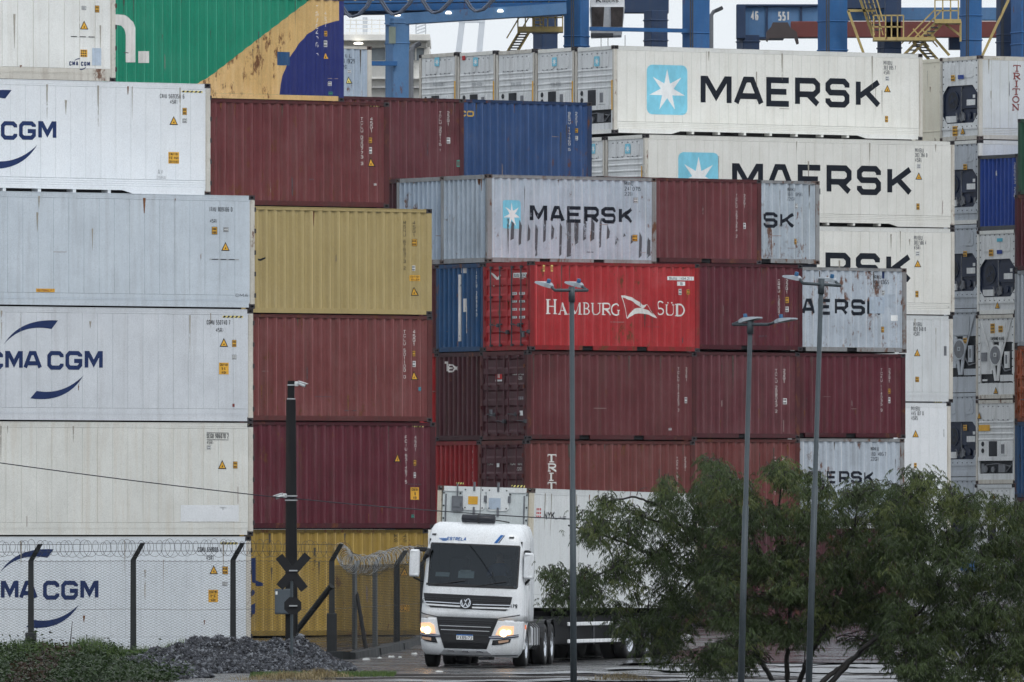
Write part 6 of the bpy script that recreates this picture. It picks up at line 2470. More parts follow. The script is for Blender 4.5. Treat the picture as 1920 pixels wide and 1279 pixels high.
# driver behind the wheel
def driver():
    J = [(0, 0, 0), (0, .02, .25), (0, .0, .48), (0, -.02, .58), (0, -.04, .68), (0, -.05, .80),
         (.19, -.0, .46), (.27, -.16, .24), (.16, -.40, .28), (-.19, 0, .46), (-.27, -.16, .24), (-.16, -.40, .28),
         (.10, -.25, -.02), (.12, -.48, -.04), (-.10, -.25, -.02), (-.12, -.48, -.04), (.12, -.50, -.38), (-.12, -.50, -.38)]
    E = [(0, 1), (1, 2), (2, 3), (3, 4), (4, 5), (2, 6), (6, 7), (7, 8), (2, 9), (9, 10), (10, 11), (0, 12), (12, 13), (0, 14), (14, 15), (13, 16), (15, 17)]
    rad = [.15, .15, .15, .06, .095, .085, .07, .05, .04, .07, .05, .04, .09, .07, .09, .07, .05, .05]
    me = bpy.data.meshes.new('person')
    me.from_pydata(J, E, [])
    o = bpy.data.objects.new('person', me)
    COL.objects.link(o)
    m = o.modifiers.new('skin', 'SKIN')
    o.modifiers.new('smooth', 'SUBSURF').levels = 1
    o.modifiers['smooth'].render_levels = 1
    for i, r in enumerate(rad):
        v = me.skin_vertices[0].data[i]
        v.radius = (r, r * (.75 if i in (1, 2) else 1))
        v.use_root = i == 0
    mt, nt, b = nodes('driver_clothes')
    tc = nt.nodes.new('ShaderNodeTexCoord')
    sp = nt.nodes.new('ShaderNodeSeparateXYZ')
    nt.links.new(tc.outputs['Object'], sp.inputs[0])
    nt.links.new(mixc(nt, ramp(nt, sp.outputs[2], .55, .56), (.05, .09, .18), (.32, .19, .13)), b.inputs['Base Color'])
    me.materials.append(mt)
    M = tk.matrix_basis
    o.location = Matrix.Translation(tk.location) @ Matrix.Rotation(R(-7), 4, 'Z') @ Vector((.56, 1.42, 1.90))
    o.rotation_euler = (0, 0, R(-7))
    tag(o, 'driver in a dark blue shirt sitting behind the lorry windscreen', 'person')
driver()

weather(nyk, 77, 5, ('grime', 'rust', 'grime'))
# ------------------------------------------------------------------ helpers for thin things
def np_tube(P, r, n=4):
    """tube through points P (m,3) -> verts, quads"""
    P = np.asarray(P, float)
    T = np.gradient(P, axis=0)
    T /= np.linalg.norm(T, axis=1)[:, None] + 1e-12
    ref = np.where(np.abs(T[:, 2:3]) < .9, np.array([[0, 0, 1.0]]), np.array([[1.0, 0, 0]]))
    U = np.cross(T, ref)
    U /= np.linalg.norm(U, axis=1)[:, None] + 1e-12
    W = np.cross(T, U)
    a = np.arange(n) * 2 * np.pi / n
    rr = np.broadcast_to(np.asarray(r, float), (len(P),))
    V = P[:, None, :] + rr[:, None, None] * (U[:, None, :] * np.cos(a)[None, :, None] + W[:, None, :] * np.sin(a)[None, :, None])
    m = len(P)
    i, j = np.meshgrid(np.arange(m - 1), np.arange(n), indexing='ij')
    Q = np.stack([i * n + j, i * n + (j + 1) % n, (i + 1) * n + (j + 1) % n, (i + 1) * n + j], -1).reshape(-1, 4)
    return V.reshape(-1, 3), Q

class Bag:
    """collects numpy pieces into one mesh"""
    def __init__(s):
        s.V, s.Q, s.M, s.n = [], [], [], 0

    def add(s, V, Q, m=0):
        s.V.append(V)
        s.Q.append(np.asarray(Q) + s.n)
        s.M.append(np.full(len(Q), m, np.int32))
        s.n += len(V)

    def put(s, name, mats, parent=None, smooth=False, loc=(0, 0, 0)):
        V = np.concatenate(s.V) - np.asarray(loc)
        me = np_mesh(name, V, np.concatenate(s.Q), mats, np.concatenate(s.M), smooth)
        o = bpy.data.objects.new(name, me)
        COL.objects.link(o)
        if parent is not None:
            o.parent = parent
        else:
            o.location = loc
        return o

CONC = paint('dark_wet_concrete', (.028, .031, .034), rough=.6, fade=.25, streak=.4, seed=70, dirt=(.03, .035, .03), scuff=0)
CONC2 = paint('grey_concrete', (.13, .14, .145), rough=.6, fade=.4, streak=.4, seed=71, scuff=0)
POLEB = paint('tarred_pole', (.007, .008, .010), rough=.6, fade=.15, streak=.3, seed=72, scuff=0)
WIRE = flat('dark_wire', (.05, .055, .06), .5, .4, .3)
GALV = flat('galvanised_wire', (.42, .44, .46), .4, .5, .2)
LPOLE = paint('galvanised_pole', (.065, .082, .094), rough=.45, fade=.3, streak=.35, seed=73, metal=.2, dirt=(.05, .06, .065))

# ------------------------------------------------------------------ wire fence
FD = 262.0
fz = gz(0, FD)
fe = tag(empty('wire_fence', (WX(300, FD), FD, fz)), 'chain-link fence with bent concrete posts and razor wire at the lower left', 'fence')
fo = np.array(fe.location)
def fence_post(parent, px, D, ptop, bend=(.24, -.15, .42), base=None, mat=CONC, w=.13, zb=None):
    x, y = WX(px, D), D
    z0 = gz(x, y) - .05 if zb is None else zb
    zt = WZ(ptop, D)
    mb = MB()
    a = w / 2
    L0 = [(-a, -a), (a, -a), (a, a), (-a, a)]
    rings = [[Vector((x + p * 1.15, y + q * 1.15, z0)) for p, q in L0], [Vector((x + p, y + q, zt)) for p, q in L0],
             [Vector((x + p * .9 + bend[0], y + q * .9 + bend[1], zt + bend[2])) for p, q in L0]]
    mb.loft([[v - parent.location for v in r] for r in rings])
    o = put('post', mb, [mat], parent)
    if base:
        mb = MB()
        zc = WZ(base[1], D)
        h = base[0] / 2
        mb.bev(x - h, x + h, y - h, y + h, z0, zc, .02)
        mb.v = [tuple(Vector(v) - parent.location) for v in mb.v]
        put('post_base', mb, [mat], o)
    return Vector((x + bend[0], y + bend[1], zt + bend[2])), Vector((x, y, zt))
tips = []
for px, D, pt, base in ((-130, 262, 1052, None), (58, 262, 1052, (.27, 1186)), (250, 262, 1050, None), (437, 262, 1050, None), (622, 262, 1052, (.25, 1150))):
    tips.append(fence_post(fe, px, D, pt, base=base))
tips2 = [tips[-1]]
for px, D, pt, bd in ((665, 267, 1066, (.1, .1, .2)), (703, 272, 1062, (.12, .1, .25)), (744, 277, 1058, (.24, .05, .36)), (792, 283, 1056, (.24, .05, .36))):
    tips2.append(fence_post(fe, px, D, pt, bend=bd, mat=CONC2 if px in (665, 703) else CONC, w=.15 if px == 744 else .12))
def chain(name, A, B, z0, z1, pitch=.066, r=.0055):
    A, B = np.array(A, float), np.array(B, float)
    L = np.linalg.norm(B - A)
    e = (B - A) / L
    n = int(L / pitch)
    m = int((z1 - z0) / (pitch * .5))
    bag = Bag()
    k = np.arange(m + 1)
    zz = z0 + (z1 - z0) * k / m
    wob = lambda s: .012 * np.sin(s * 1.7) + .01 * np.sin(zz * 2.3 + s)
    for i in range(n):
        s0 = (i + .5) * pitch
        off = np.where((k + i) % 2 == 0, -.5, .5) * pitch
        s = s0 + off + .004 * np.sin(zz * 9 + i)
        P = np.stack([A[0] + e[0] * s, A[1] + e[1] * s + wob(s0), zz], 1)
        V, Q = np_tube(P - fo, r, 3)
        bag.add(V, Q)
    for z in (z0 + .02, (z0 + z1) / 2, z1 - .02):
        s = np.linspace(0, L, 24)
        P = np.stack([A[0] + e[0] * s, A[1] + e[1] * s, z + .01 * np.sin(s * 2)], 1)
        V, Q = np_tube(P - fo, .005, 3)
        bag.add(V, Q)
    return kind(bag.put(name, [WIRE], fe), 'stuff')
chain('chain_link', (WX(-60, FD), FD + .09), (WX(622, FD), FD + .09), fz, WZ(1051, FD))
chain('chain_link', (WX(624, FD), FD + .1), (WX(792, 283), 283), fz + .15, WZ(1058, 272), .085, .004)
def coil(name, path, rad, pitch, seed, r=.0055, mat=WIRE, squash=1.0):
    rg = np.random.default_rng(seed)
    path = np.array(path, float)
    seg = np.linalg.norm(np.diff(path, axis=0), axis=1)
    cum = np.concatenate([[0], np.cumsum(seg)])
    L = cum[-1]
    n = int(L / pitch)
    t = np.linspace(0, n * 2 * np.pi, n * 22)
    s = t / (2 * np.pi) * pitch + .04 * np.sin(t * .31 + seed) * (pitch / .14)
    C = np.stack([np.interp(s, cum, path[:, i]) for i in range(3)], 1)
    d = (path[-1] - path[0]) / np.linalg.norm(path[-1] - path[0])
    u = np.array([-d[1], d[0], 0])
    u /= np.linalg.norm(u)
    rr = rad * (1 + .12 * np.sin(t * .137 + seed) + .06 * np.sin(t * .41))
    P = C + (np.cos(t) * rr)[:, None] * (u[None, :] * .8 + d[None, :] * .62) * squash + (np.sin(t) * rr)[:, None] * np.array([[0, 0, 1.0]])
    V, Q = np_tube(P - fo, r, 3)
    bag = Bag()
    bag.add(V, Q)
    return kind(bag.put(name, [mat], fe), 'stuff')
coil('razor_wire', [tips[0][0] + Vector((-.1, 0, -.14)), tips[1][0] + Vector((-.1, 0, -.12)), tips[2][0] + Vector((-.1, 0, -.14)), tips[3][0] + Vector((-.1, 0, -.12)), tips[4][0] + Vector((-.12, 0, -.16))], .20, .155, 1)
pr = [tips2[0][0] + Vector((.0, 0, -.2)), WP(655, 1057, 266), WP(690, 1060, 270), WP(720, 1050, 275), WP(752, 1042, 279), WP(795, 1040, 284)]
coil('razor_wire', pr, .22, .46, 4, .0055, GALV)
coil('razor_wire', [p + Vector((.05, .1, -.03)) for p in pr], .26, .75, 9, .005, WIRE)
coil('razor_wire', [p + Vector((-.03, -.1, .05)) for p in pr], .19, .7, 12, .005, GALV)
for dz in (-.02, -.2):
    P = np.array([t_[0] + Vector((-.02 if dz > -.1 else -.1, 0, dz)) for t_ in tips])
    V, Q = np_tube(P - fo, .006, 4)
    b_ = Bag()
    b_.add(V, Q)
    b_.put('line_wire', [WIRE], fe)
mb = MB()
a_, b_ = WP(622, 1098, 261.9), WP(535, 1210, 263.5)
mb.tube([a_ - fe.location, b_ - fe.location], .075, 8)
put('brace', mb, [CONC], fe)
mb = MB()
mb.tube([WP(669, 1112, 267) - fe.location, WP(687, 1221, 266) - fe.location], [.045, .06], 8)
put('brace', mb, [POLEB], fe)
# low concrete kerb along the fence return
kb = tag(empty('concrete_kerb', (WX(622, 261), 261, gz(0, 261))), 'low dark concrete kerb under the fence beside the lorry', 'kerb')
def kerb_piece(A, B, w, h):
    A, B = Vector(A), Vector(B)
    d = (B - A).normalized()
    n = Vector((-d.y, d.x, 0))
    mb = MB()
    rings = []
    for P in (A, A.lerp(B, .3), A.lerp(B, .65), B):
        g = gz(P.x, P.y) - .05
        hh = h + random.uniform(-.02, .02)
        rings.append([Vector((P.x, P.y, g)) - n * w / 2, Vector((P.x, P.y, g)) + n * w / 2, Vector((P.x, P.y, g + hh)) + n * w / 2.3, Vector((P.x, P.y, g + hh)) - n * w / 2.3])
    mb.loft([[v - kb.location for v in r] for r in rings])
    put('kerb_stone', mb, [CONC], kb)
for (pa, Da), (pb, Db), h in (((560, 261), (606, 261), .16), ((608, 261), (650, 260.6), .26), ((655, 261), (700, 266), .24), ((703, 266.4), (745, 273), .23), ((748, 273.5), (800, 282), .22)):
    kerb_piece((WX(pa, Da), Da, 0), (WX(pb, Db), Db, 0), .34, h)

# ------------------------------------------------------------------ utility pole with cameras, box, cables
UD = 260.0
up = tag(empty('utility_pole', (WX(546, UD), UD, gz(0, UD))), 'dark square utility pole in front of the maroon containers', 'pole')
mb = MB()
rings = []
for py, x, w in ((1225, 547, .31), (995, 546, .27), (750, 545.5, .23), (749, 545.5, .17), (714, 546, .17)):
    c_ = WP(x, py, UD) - up.location
    a = w / 2
    rings.append([c_ + Vector((sx * a, sy * a, 0)) for sx, sy in ((-1, -1), (1, -1), (1, 1), (-1, 1))])
mb.loft(rings)
put('shaft', mb, [POLEB], up)
for py, w in ((722, .19), (748, .20), (930, .30), (938, .30)):
    mb = MB()
    c_ = WP(546, py, UD) - up.location
    mb.box(c_.x - w / 2, c_.x + w / 2, c_.y - w / 2, c_.y + w / 2, c_.z - .015, c_.z + .015)
    put('band', mb, [GALV], up)
CAMW = flat('camera_white', (.62, .65, .66), .35, .5)
for nm, (bx, by), (hx, hy_) in (('white security camera at the top of the utility pole', (556, 720), (570, 724)), ('white security camera halfway up the utility pole, facing left', (534, 930), (516, 931))):
    sg = 1 if hx > bx else -1
    cm = tag(empty('security_camera', WP(bx, by, UD - .1)), nm, 'camera', 'security cameras on the pole')
    mb = MB()
    mb.bev(-.05, .05, -.05, .05, -.06, .06, .015)
    put('bracket', mb, [CAMW], cm)
    mb = MB()
    mb.tube([(0, -.03, 0), (sg * .07, -.05, .01)], .025, 8)
    put('arm', mb, [CAMW], cm)
    mb = MB()
    a = Vector((sg * .06, -.06, .02))
    b_ = Vector((sg * .22, -.12, -.05))
    mb.tube([a, a.lerp(b_, .05), a.lerp(b_, .93), b_], [.03, .045, .045, .04], 10)
    put('housing', mb.mesh('cam_housing', 1, True), [CAMW], cm)
    mb = MB()
    mb.bar(a + Vector((0, 0, .05)), b_ + Vector((sg * .05, -.02, .05)), .1, .012)
    put('sun_hood', mb, [CAMW], cm)
    mb = MB()
    mb.disc(b_ + (b_ - a).normalized() * .003, b_ - a, .035, 12)
    put('lens', mb, [TBLK], cm)
bx = tag(empty('electrical_box', WP(525, 1152, UD - .25)), 'grey electrical cabinet fixed to the lower part of the utility pole', 'cabinet')
mb = MB()
mb.bev(-.13, .30, 0, .2, 0, .62, .015)
put('cabinet', mb, [paint('cabinet_grey', (.085, .105, .125), seed=75)], bx)
mb = MB()
mb.bev(-.12, .22, -.012, 0, .03, .59, .006)
put('door', mb, [MATS['cabinet_grey']], bx)
mb = MB()
mb.box(-.11, -.06, -.016, -.012, .48, .56)
put('label_plate', mb, [DEC_WHITE], bx)
def cable(name, pts, D, label, r=.011, grp='overhead cables'):
    P = [WP(x, y, d_) for x, y, d_ in pts]
    out = []
    n = 12
    for i in range(len(P) - 1):
        p0, p1, p2, p3 = P[max(i - 1, 0)], P[i], P[i + 1], P[min(i + 2, len(P) - 1)]
        for k in range(n):
            t = k / n
            out.append(.5 * ((2 * p1) + (p2 - p0) * t + (2 * p0 - 5 * p1 + 4 * p2 - p3) * t * t + (3 * p1 - p0 - 3 * p2 + p3) * t ** 3))
    out.append(P[-1])
    V, Q = np_tube(np.array(out), r, 5)
    b = Bag()
    loc = tuple(out[0])
    b.add(V, Q)
    o = b.put(name, [flat('cable_black', (.03, .035, .045), .6)], None, True, loc)
    return tag(o, label, 'cable', grp)
cable('overhead_cable', [(-150, 846, 256), (0, 868, 257), (240, 900, 258), (478, 928, 259.5), (540, 934, 259.8)], 0, 'thin cable sloping across the white containers to the utility pole', .013)
cable('overhead_cable', [(552, 935, 259.8), (680, 947, 256), (820, 958, 250), (1000, 970, 243), (1180, 977, 236), (1400, 981, 230), (1650, 984, 226), (1980, 985, 222)], 0, 'thin cable running from the utility pole across the trees', .013)

# ------------------------------------------------------------------ railway crossing sign seen from behind
SD = 247.0
sg_ = tag(empty('crossing_sign', (WX(547, SD), SD, gz(0, SD))), 'black crossbuck railway sign on a thin grey post, seen from behind', 'sign')
mb = MB()
mb.tube([Vector((0, 0, -.1)), WP(547, 1066, SD) - sg_.location], .036, 10)
put('post', mb, [LPOLE], sg_)
SBK = flat('sign_back', (.012, .013, .016), .6)
for k, (a, b_) in enumerate((((523, 1043), (571, 1105)), ((577, 1041), (524, 1101)))):
    A, B = WP(*a, SD - .05 - .02 * k), WP(*b_, SD - .05 - .02 * k)
    d = (B - A).normalized()
    u = Vector((d.z, 0, -d.x)) * .10
    mb = MB()
    R0 = [A - u, A + u, B + u, B - u]
    mb.loft([[v - sg_.location for v in R0], [v + Vector((0, .015, 0)) - sg_.location for v in R0]])
    put('crossbuck_board', mb, [SBK], sg_)
mb = MB()
c_ = WP(549, 1136, SD - .06) - sg_.location
A = [c_ + Vector((.215 * math.cos(R(22.5 + 45 * i)), 0, .215 * math.sin(R(22.5 + 45 * i)))) for i in range(8)]
mb.loft([A, [v + Vector((0, .012, 0)) for v in A]])
put('octagon_board', mb, [SBK], sg_)
for py in (1070, 1136):
    mb = MB()
    c_ = WP(548, py, SD - .03) - sg_.location
    mb.box(c_.x - .07, c_.x + .12, c_.y - .09, c_.y + .09, c_.z - .015, c_.z + .015)
    put('clamp', mb, [GALV], sg_)

# ------------------------------------------------------------------ street lamps
LG_ = flat('lamp_grey', (.34, .38, .42), .35, .5, .2)
LGD = flat('lamp_underside', (.10, .12, .12), .45)
CELL = flat('photocell_blue', (.02, .10, .22), .3)
def street_lamp(label, base, top, D, arm, heads, r0=.068, r1=.048):
    b = Vector((WX(base[0], D), D, gz(0, D)))
    lp = tag(empty('street_lamp', b), label, 'street lamp', 'double-headed street lamps')
    t_ = WP(*top, D)
    # run the axis on to the ground
    a_ = WP(*base, D)
    d = (t_ - a_).normalized()
    foot = a_ - d * ((a_.z - b.z) / d.z)
    lp.location = foot
    mb = MB()
    m_ = (t_ - foot) * .5
    mb.tube([Vector((0, 0, 0)), m_, m_ * 1.001, t_ - foot], [r0, r0 * .92, r1 * 1.05, r1], 12)
    put('pole', mb.mesh('lamp_pole', 1, True), [LPOLE], lp)
    mb = MB()
    mb.tube([d * -.25 + (t_ - foot), (t_ - foot) + d * .06], r1 * 1.35, 12)
    put('collar', mb.mesh('collar', 1, True), [LPOLE], lp)
    A, B = WP(*arm[0], D) - foot, WP(*arm[1], D) - foot
    A.y += arm[2]
    B.y -= arm[2]
    mb = MB()
    mb.tube([A, B], .032, 8)
    put('cross_arm', mb.mesh('cross_arm', 1, True), [LPOLE], lp)
    for end, (root_px, tip_px, dy) in zip((A, B), heads):
        p0, p1 = WP(*root_px, D) - foot, WP(*tip_px, D) - foot
        p0.y, p1.y = end.y + dy * .3, end.y + dy
        mb = MB()
        mb.tube([end, end.lerp(p0, .9), p0], .028, 8)
        hd = put('head_arm', mb.mesh('head_arm', 1, True), [LPOLE], lp)
        e = (p1 - p0).normalized()
        s_ = e.cross(Vector((0, 0, 1))).normalized()
        n_ = s_.cross(e).normalized()
        def sec(t, w, h0, h1):
            c_ = p0 + (p1 - p0) * t
            return [c_ + s_ * (-w) + n_ * h0, c_ + s_ * w + n_ * h0, c_ + s_ * w * .86 + n_ * h1, c_ - s_ * w * .86 + n_ * h1]
        mb = MB()
        mb.loft([sec(-.05, .05, -.03, .03), sec(.12, .07, -.035, .05), sec(.3, .13, -.03, .05), sec(.75, .145, -.028, .03), sec(1.0, .12, -.022, .008)])
        put('head', mb, [LG_], lp)
        mb = MB()
        Q_ = [p0 + (p1 - p0) * t + s_ * w - n_ * .034 for t, w in ((.34, -.11), (.92, -.11), (.92, .11), (.34, .11))]
        mb.loft([Q_, [q + n_ * .006 for q in Q_]])
        put('lamp_glass', mb, [LGD], lp)
        mb = MB()
        c_ = p0 + (p1 - p0) * .28 + n_ * .045
        mb.tube([c_, c_ + n_ * .02, c_ + n_ * .075, c_ + n_ * .085], [.045, .042, .042, .03], 10)
        put('photocell', mb.mesh('photocell', 1, True), [CELL], lp)
    return lp
street_lamp('double street lamp with straight pole crossing the bright red lettered container', (1075.5, 1279), (1072, 543), 216, ((1040, 545), (1102, 544), -.3), [((1034, 538), (1010, 528), .35), ((1091, 536), (1066, 527), .35)])
street_lamp('double street lamp with heads pointing right, lowest of the three', (1389.5, 1279), (1407, 603), 215, ((1374, 608), (1440, 609), .3), [((1389, 602), (1424, 595), -.35), ((1455, 604), (1488, 598), -.35)])
street_lamp('tall leaning double street lamp against the grey torn-lettered container', (1516.5, 1279), (1540, 528), 215, ((1505, 532), (1577, 535), -.3), [((1499, 524), (1474, 517), .35), ((1567, 527), (1542, 519), .35)])

# ------------------------------------------------------------------ gravel heap
def lobes(x, y, L):
    h = np.zeros_like(x)
    for cx, cy_, hh, rx, ry in L:
        q = 1 - ((x - cx) / rx) ** 2 - ((y - cy_) / ry) ** 2
        h = np.maximum(h, hh * np.clip(q, 0, 1) ** .8)
    return h * (1 + .12 * np.sin(x * 3.1 + y * .9) + .10 * np.sin(x * 6.7 - y * 1.3 + 1) + .06 * np.sin(x * 13 + y * 2.1))
GL_ = [(WX(425, 251), 251, .66, 1.75, 4), (WX(545, 250), 250, .60, 1.25, 3.6), (WX(350, 246), 246, .52, 1.5, 4), (WX(280, 241), 241, .34, 1.35, 4), (WX(480, 243), 243, .36, 2.0, 4), (WX(600, 246), 246, .22, .9, 3), (WX(300, 235), 235, .26, 1.2, 5)]
GST = paint('gravel_stone', (.040, .044, .056), rough=.5, fade=.7, streak=.2, seed=80, scuff=0)
GST2 = paint('gravel_stone_light', (.14, .152, .175), rough=.45, fade=.6, streak=.2, seed=81, scuff=0)
GST3 = paint('gravel_stone_dark', (.014, .016, .021), rough=.6, fade=.6, streak=.2, seed=82, scuff=0)
def mound(name, L, x0, x1, y0, y1, mat, sink=.03, nx=60, ny=50):
    X, Y = np.meshgrid(np.linspace(x0, x1, nx), np.linspace(y0, y1, ny))
    Hh = lobes(X, Y, L)
    Z = np.vectorize(gz)(X, Y) + Hh - sink + .02 * np.sin(X * 7 + Y * 3) * (Hh > .05)
    Z = np.where(Hh < .01, Z - .25, Z)
    V = np.stack([X, Y, Z], -1).reshape(-1, 3)
    i, j = np.meshgrid(np.arange(ny - 1), np.arange(nx - 1), indexing='ij')
    Q = np.stack([i * nx + j, i * nx + j + 1, (i + 1) * nx + j + 1, (i + 1) * nx + j], -1).reshape(-1, 4)
    b = Bag()
    b.add(V, Q)
    return b.put(name, [mat], None, True)
gp = mound('gravel_heap', GL_, -9.6, -3.6, 229, 256, GST3)
tag(gp, 'heap of wet dark grey gravel in front of the fence', 'gravel')
kind(gp, 'stuff')
def stones(n, L, xr, yr, smin, smax):
    bag = Bag()
    oc = np.array([[1, 0, 0], [-1, 0, 0], [0, 1, 0], [0, -1, 0], [0, 0, 1], [0, 0, -1]], float)
    fc = np.array([[0, 2, 4], [2, 1, 4], [1, 3, 4], [3, 0, 4], [2, 0, 5], [1, 2, 5], [3, 1, 5], [0, 3, 5]])
    x = rng.uniform(*xr, n * 3)
    y = rng.uniform(*yr, n * 3)
    h = lobes(x, y, L)
    ok = h > .02
    x, y, h = x[ok][:n], y[ok][:n], h[ok][:n]
    n = len(x)
    z = np.array([gz(a, b) for a, b in zip(x, y)]) + h
    s = (smin + (smax - smin) * rng.random(n) ** 1.6 + .05 * (rng.random(n) > .985))[:, None] * rng.uniform(.55, 1.2, (n, 3))
    V = oc[None] * s[:, None, :] + rng.normal(0, .18, (n, 6, 3)) * s[:, None, :]
    # random rotation
    q = rng.normal(size=(n, 4))
    q /= np.linalg.norm(q, axis=1)[:, None]
    w, a, b, c_ = q.T
    Rm = np.stack([np.stack([1 - 2 * (b * b + c_ * c_), 2 * (a * b - c_ * w), 2 * (a * c_ + b * w)], -1), np.stack([2 * (a * b + c_ * w), 1 - 2 * (a * a + c_ * c_), 2 * (b * c_ - a * w)], -1), np.stack([2 * (a * c_ - b * w), 2 * (b * c_ + a * w), 1 - 2 * (a * a + b * b)], -1)], 1)
    V = np.einsum('nij,nkj->nki', Rm, V) + np.stack([x, y, z], -1)[:, None, :]
    Fq = (fc[None] + (np.arange(n) * 6)[:, None, None]).reshape(-1, 3)
    mi = np.repeat(rng.choice([0, 1, 2], n, p=[.5, .17, .33]), 8)
    return V.reshape(-1, 3), Fq, mi
V, Q, mi = stones(34000, GL_, (-9.6, -3.6), (230, 256), .016, .062)
o = bpy.data.objects.new('gravel_stones', np_mesh('gravel_stones', V, Q, [GST, GST2, GST3], mi))
COL.objects.link(o)
o.parent = gp
kind(o, 'stuff')

# ------------------------------------------------------------------ weeds and grass
def leaf_mat(name, dark, light, tr=.25):
    m, nt, b = nodes(name)
    c = mixc(nt, ramp(nt, noise(nt, 1.3, 3, .6, pos(nt)), .3, .7), dark, light)
    c = mixc(nt, ramp(nt, noise(nt, 9, 2, .6, pos(nt)), .35, .75, 0, .6), c, mul(dark, .6))
    nt.links.new(c, b.inputs['Base Color'])
    b.inputs['Roughness'].default_value = .4
    b.inputs['Specular IOR Level'].default_value = .35
    t_ = nt.nodes.new('ShaderNodeBsdfTranslucent')
    nt.links.new(c, t_.inputs['Color'])
    mx = nt.nodes.new('ShaderNodeMixShader')
    mx.inputs[0].default_value = tr
    nt.links.new(b.outputs[0], mx.inputs[1])
    nt.links.new(t_.outputs[0], mx.inputs[2])
    nt.links.new(mx.outputs[0], nt.nodes['Material Output'].inputs['Surface'])
    return m
GRASS = leaf_mat('grass_blades', (.045, .09, .022), (.14, .21, .055), .35)
WEED = leaf_mat('weed_leaves', (.014, .030, .012), (.050, .085, .026), .2)
WEEDR = leaf_mat('dry_weed', (.03, .018, .014), (.07, .045, .03), .2)
STRAW = leaf_mat('straw', (.20, .15, .07), (.38, .30, .15), .2)
def blades(x, y, z, h, w, lean=.35):
    n = len(x)
    a = rng.uniform(0, 2 * np.pi, n)
    dx, dy = np.cos(a), np.sin(a)
    ln = rng.uniform(.1, 1, n) * lean * h
    wx, wy = -dy * w * .5, dx * w * .5
    # face blades across the view more often than not
    P0 = np.stack([x, y, z], -1)
    P1 = P0 + np.stack([dx * ln * .35, dy * ln * .35, h * .6], -1)
    P2 = P0 + np.stack([dx * ln, dy * ln, h * rng.uniform(.85, 1.0, n)], -1)
    Wv = np.stack([np.maximum(np.abs(wx), w * .3) * np.sign(wx + 1e-9), wy, np.zeros(n)], -1)
    V = np.stack([P0 - Wv, P0 + Wv, P1 + Wv * .8, P1 - Wv * .8, P2 + Wv * .15, P2 - Wv * .15], 1)
    b_ = (np.arange(n) * 6)[:, None]
    Q = np.concatenate([b_ + np.array([[0, 1, 2, 3]]), b_ + np.array([[3, 2, 4, 5]])])
    return V.reshape(-1, 3), Q
ML = [(WX(40, 241), 241, .54, 2.3, 4.6), (WX(160, 242), 242, .50, 1.4, 4.6), (WX(235, 243), 243, .33, 1.1, 4), (WX(-60, 240), 240, .56, 2, 4.6), (WX(100, 233), 233, .32, 3.2, 5), (WX(-20, 228), 228, .22, 3.5, 5), (WX(200, 229), 229, .16, 1.6, 4)]
WB = Bag()
# grass tufts along the fence foot
for px, D, n, h, sp in ((-10, 258, 260, .50, .35), (25, 257, 300, .55, .3), (45, 258, 200, .45, .2), (95, 257, 320, .55, .3), (110, 258, 160, .5, .2), (160, 256, 300, .45, .35), (185, 256, 260, .50, .25), (205, 257, 200, .55, .15), (245, 255, 260, .36, .25), (275, 255, 260, .40, .25), (300, 256, 160, .30, .2), (325, 257, 240, .44, .2), (348, 257, 280, .52, .2), (368, 257, 220, .46, .2), (408, 256, 180, .46, .14), (415, 258, 140, .42, .12), (230, 254, 200, .3, .3), (140, 255, 200, .4, .3), (70, 256, 240, .42, .3)):
    x = WX(px, D) + rng.normal(0, sp, n)
    y = D + rng.normal(0, .5, n)
    z = np.array([gz(a, b) for a, b in zip(x, y)]) + .06
    if px < 240:
        y = y - 11.5
        x = x * .955
        z = np.array([gz(a, b) for a, b in zip(x, y)]) + lobes(x, y, ML) - .03
        h = h * .8
    V, Q = blades(x, y, z, rng.uniform(.45, 1.15, n) * h, rng.uniform(.010, .022, n))
    WB.add(V, Q)
# low grass between fence and heaps, and the strip in the foreground
n = 5200
x = rng.uniform(WX(-20, 252), WX(330, 252), n)
y = rng.uniform(246, 259, n)
z = np.array([gz(a, b) for a, b in zip(x, y)])
V, Q = blades(x, y, z, rng.uniform(.06, .22, n), rng.uniform(.010, .02, n))
WB.add(V, Q)
n = 5200
x = rng.uniform(WX(470, 236), WX(740, 236), n)
y = 236.5 + (x - WX(470, 236)) * .5 + rng.normal(0, 1.1, n)
z = np.array([gz(a, b) for a, b in zip(x, y)])
V, Q = blades(x, y, z, rng.uniform(.03, .12, n), rng.uniform(.008, .016, n))
WB.add(V, Q)
n = 7000
x = rng.uniform(-14, WX(250, 243), n)
y = rng.uniform(236, 247, n)
hl = lobes(x, y, ML)
ok_ = (hl > .1) & (np.sin(x * 2.3 + 1) + np.sin(y * 1.1 + x * .7) > -.4)
x, y, hl = x[ok_], y[ok_], hl[ok_]
z = np.array([gz(a, b) for a, b in zip(x, y)]) + hl - .02
V, Q = blades(x, y, z, rng.uniform(.06, .26, len(x)), rng.uniform(.010, .02, len(x)))
WB.add(V, Q)
gr = WB.put('grass', [GRASS])
tag(gr, 'green grass tufts along the foot of the wire fence', 'grass')
kind(gr, 'stuff')
md = mound('weed_mound', ML, -14.5, -6.5, 220, 247, flat('earth', (.035, .03, .025), .8), .04)
tag(md, 'dark weedy earth mound in the lower left corner', 'mound')
kind(md, 'stuff')
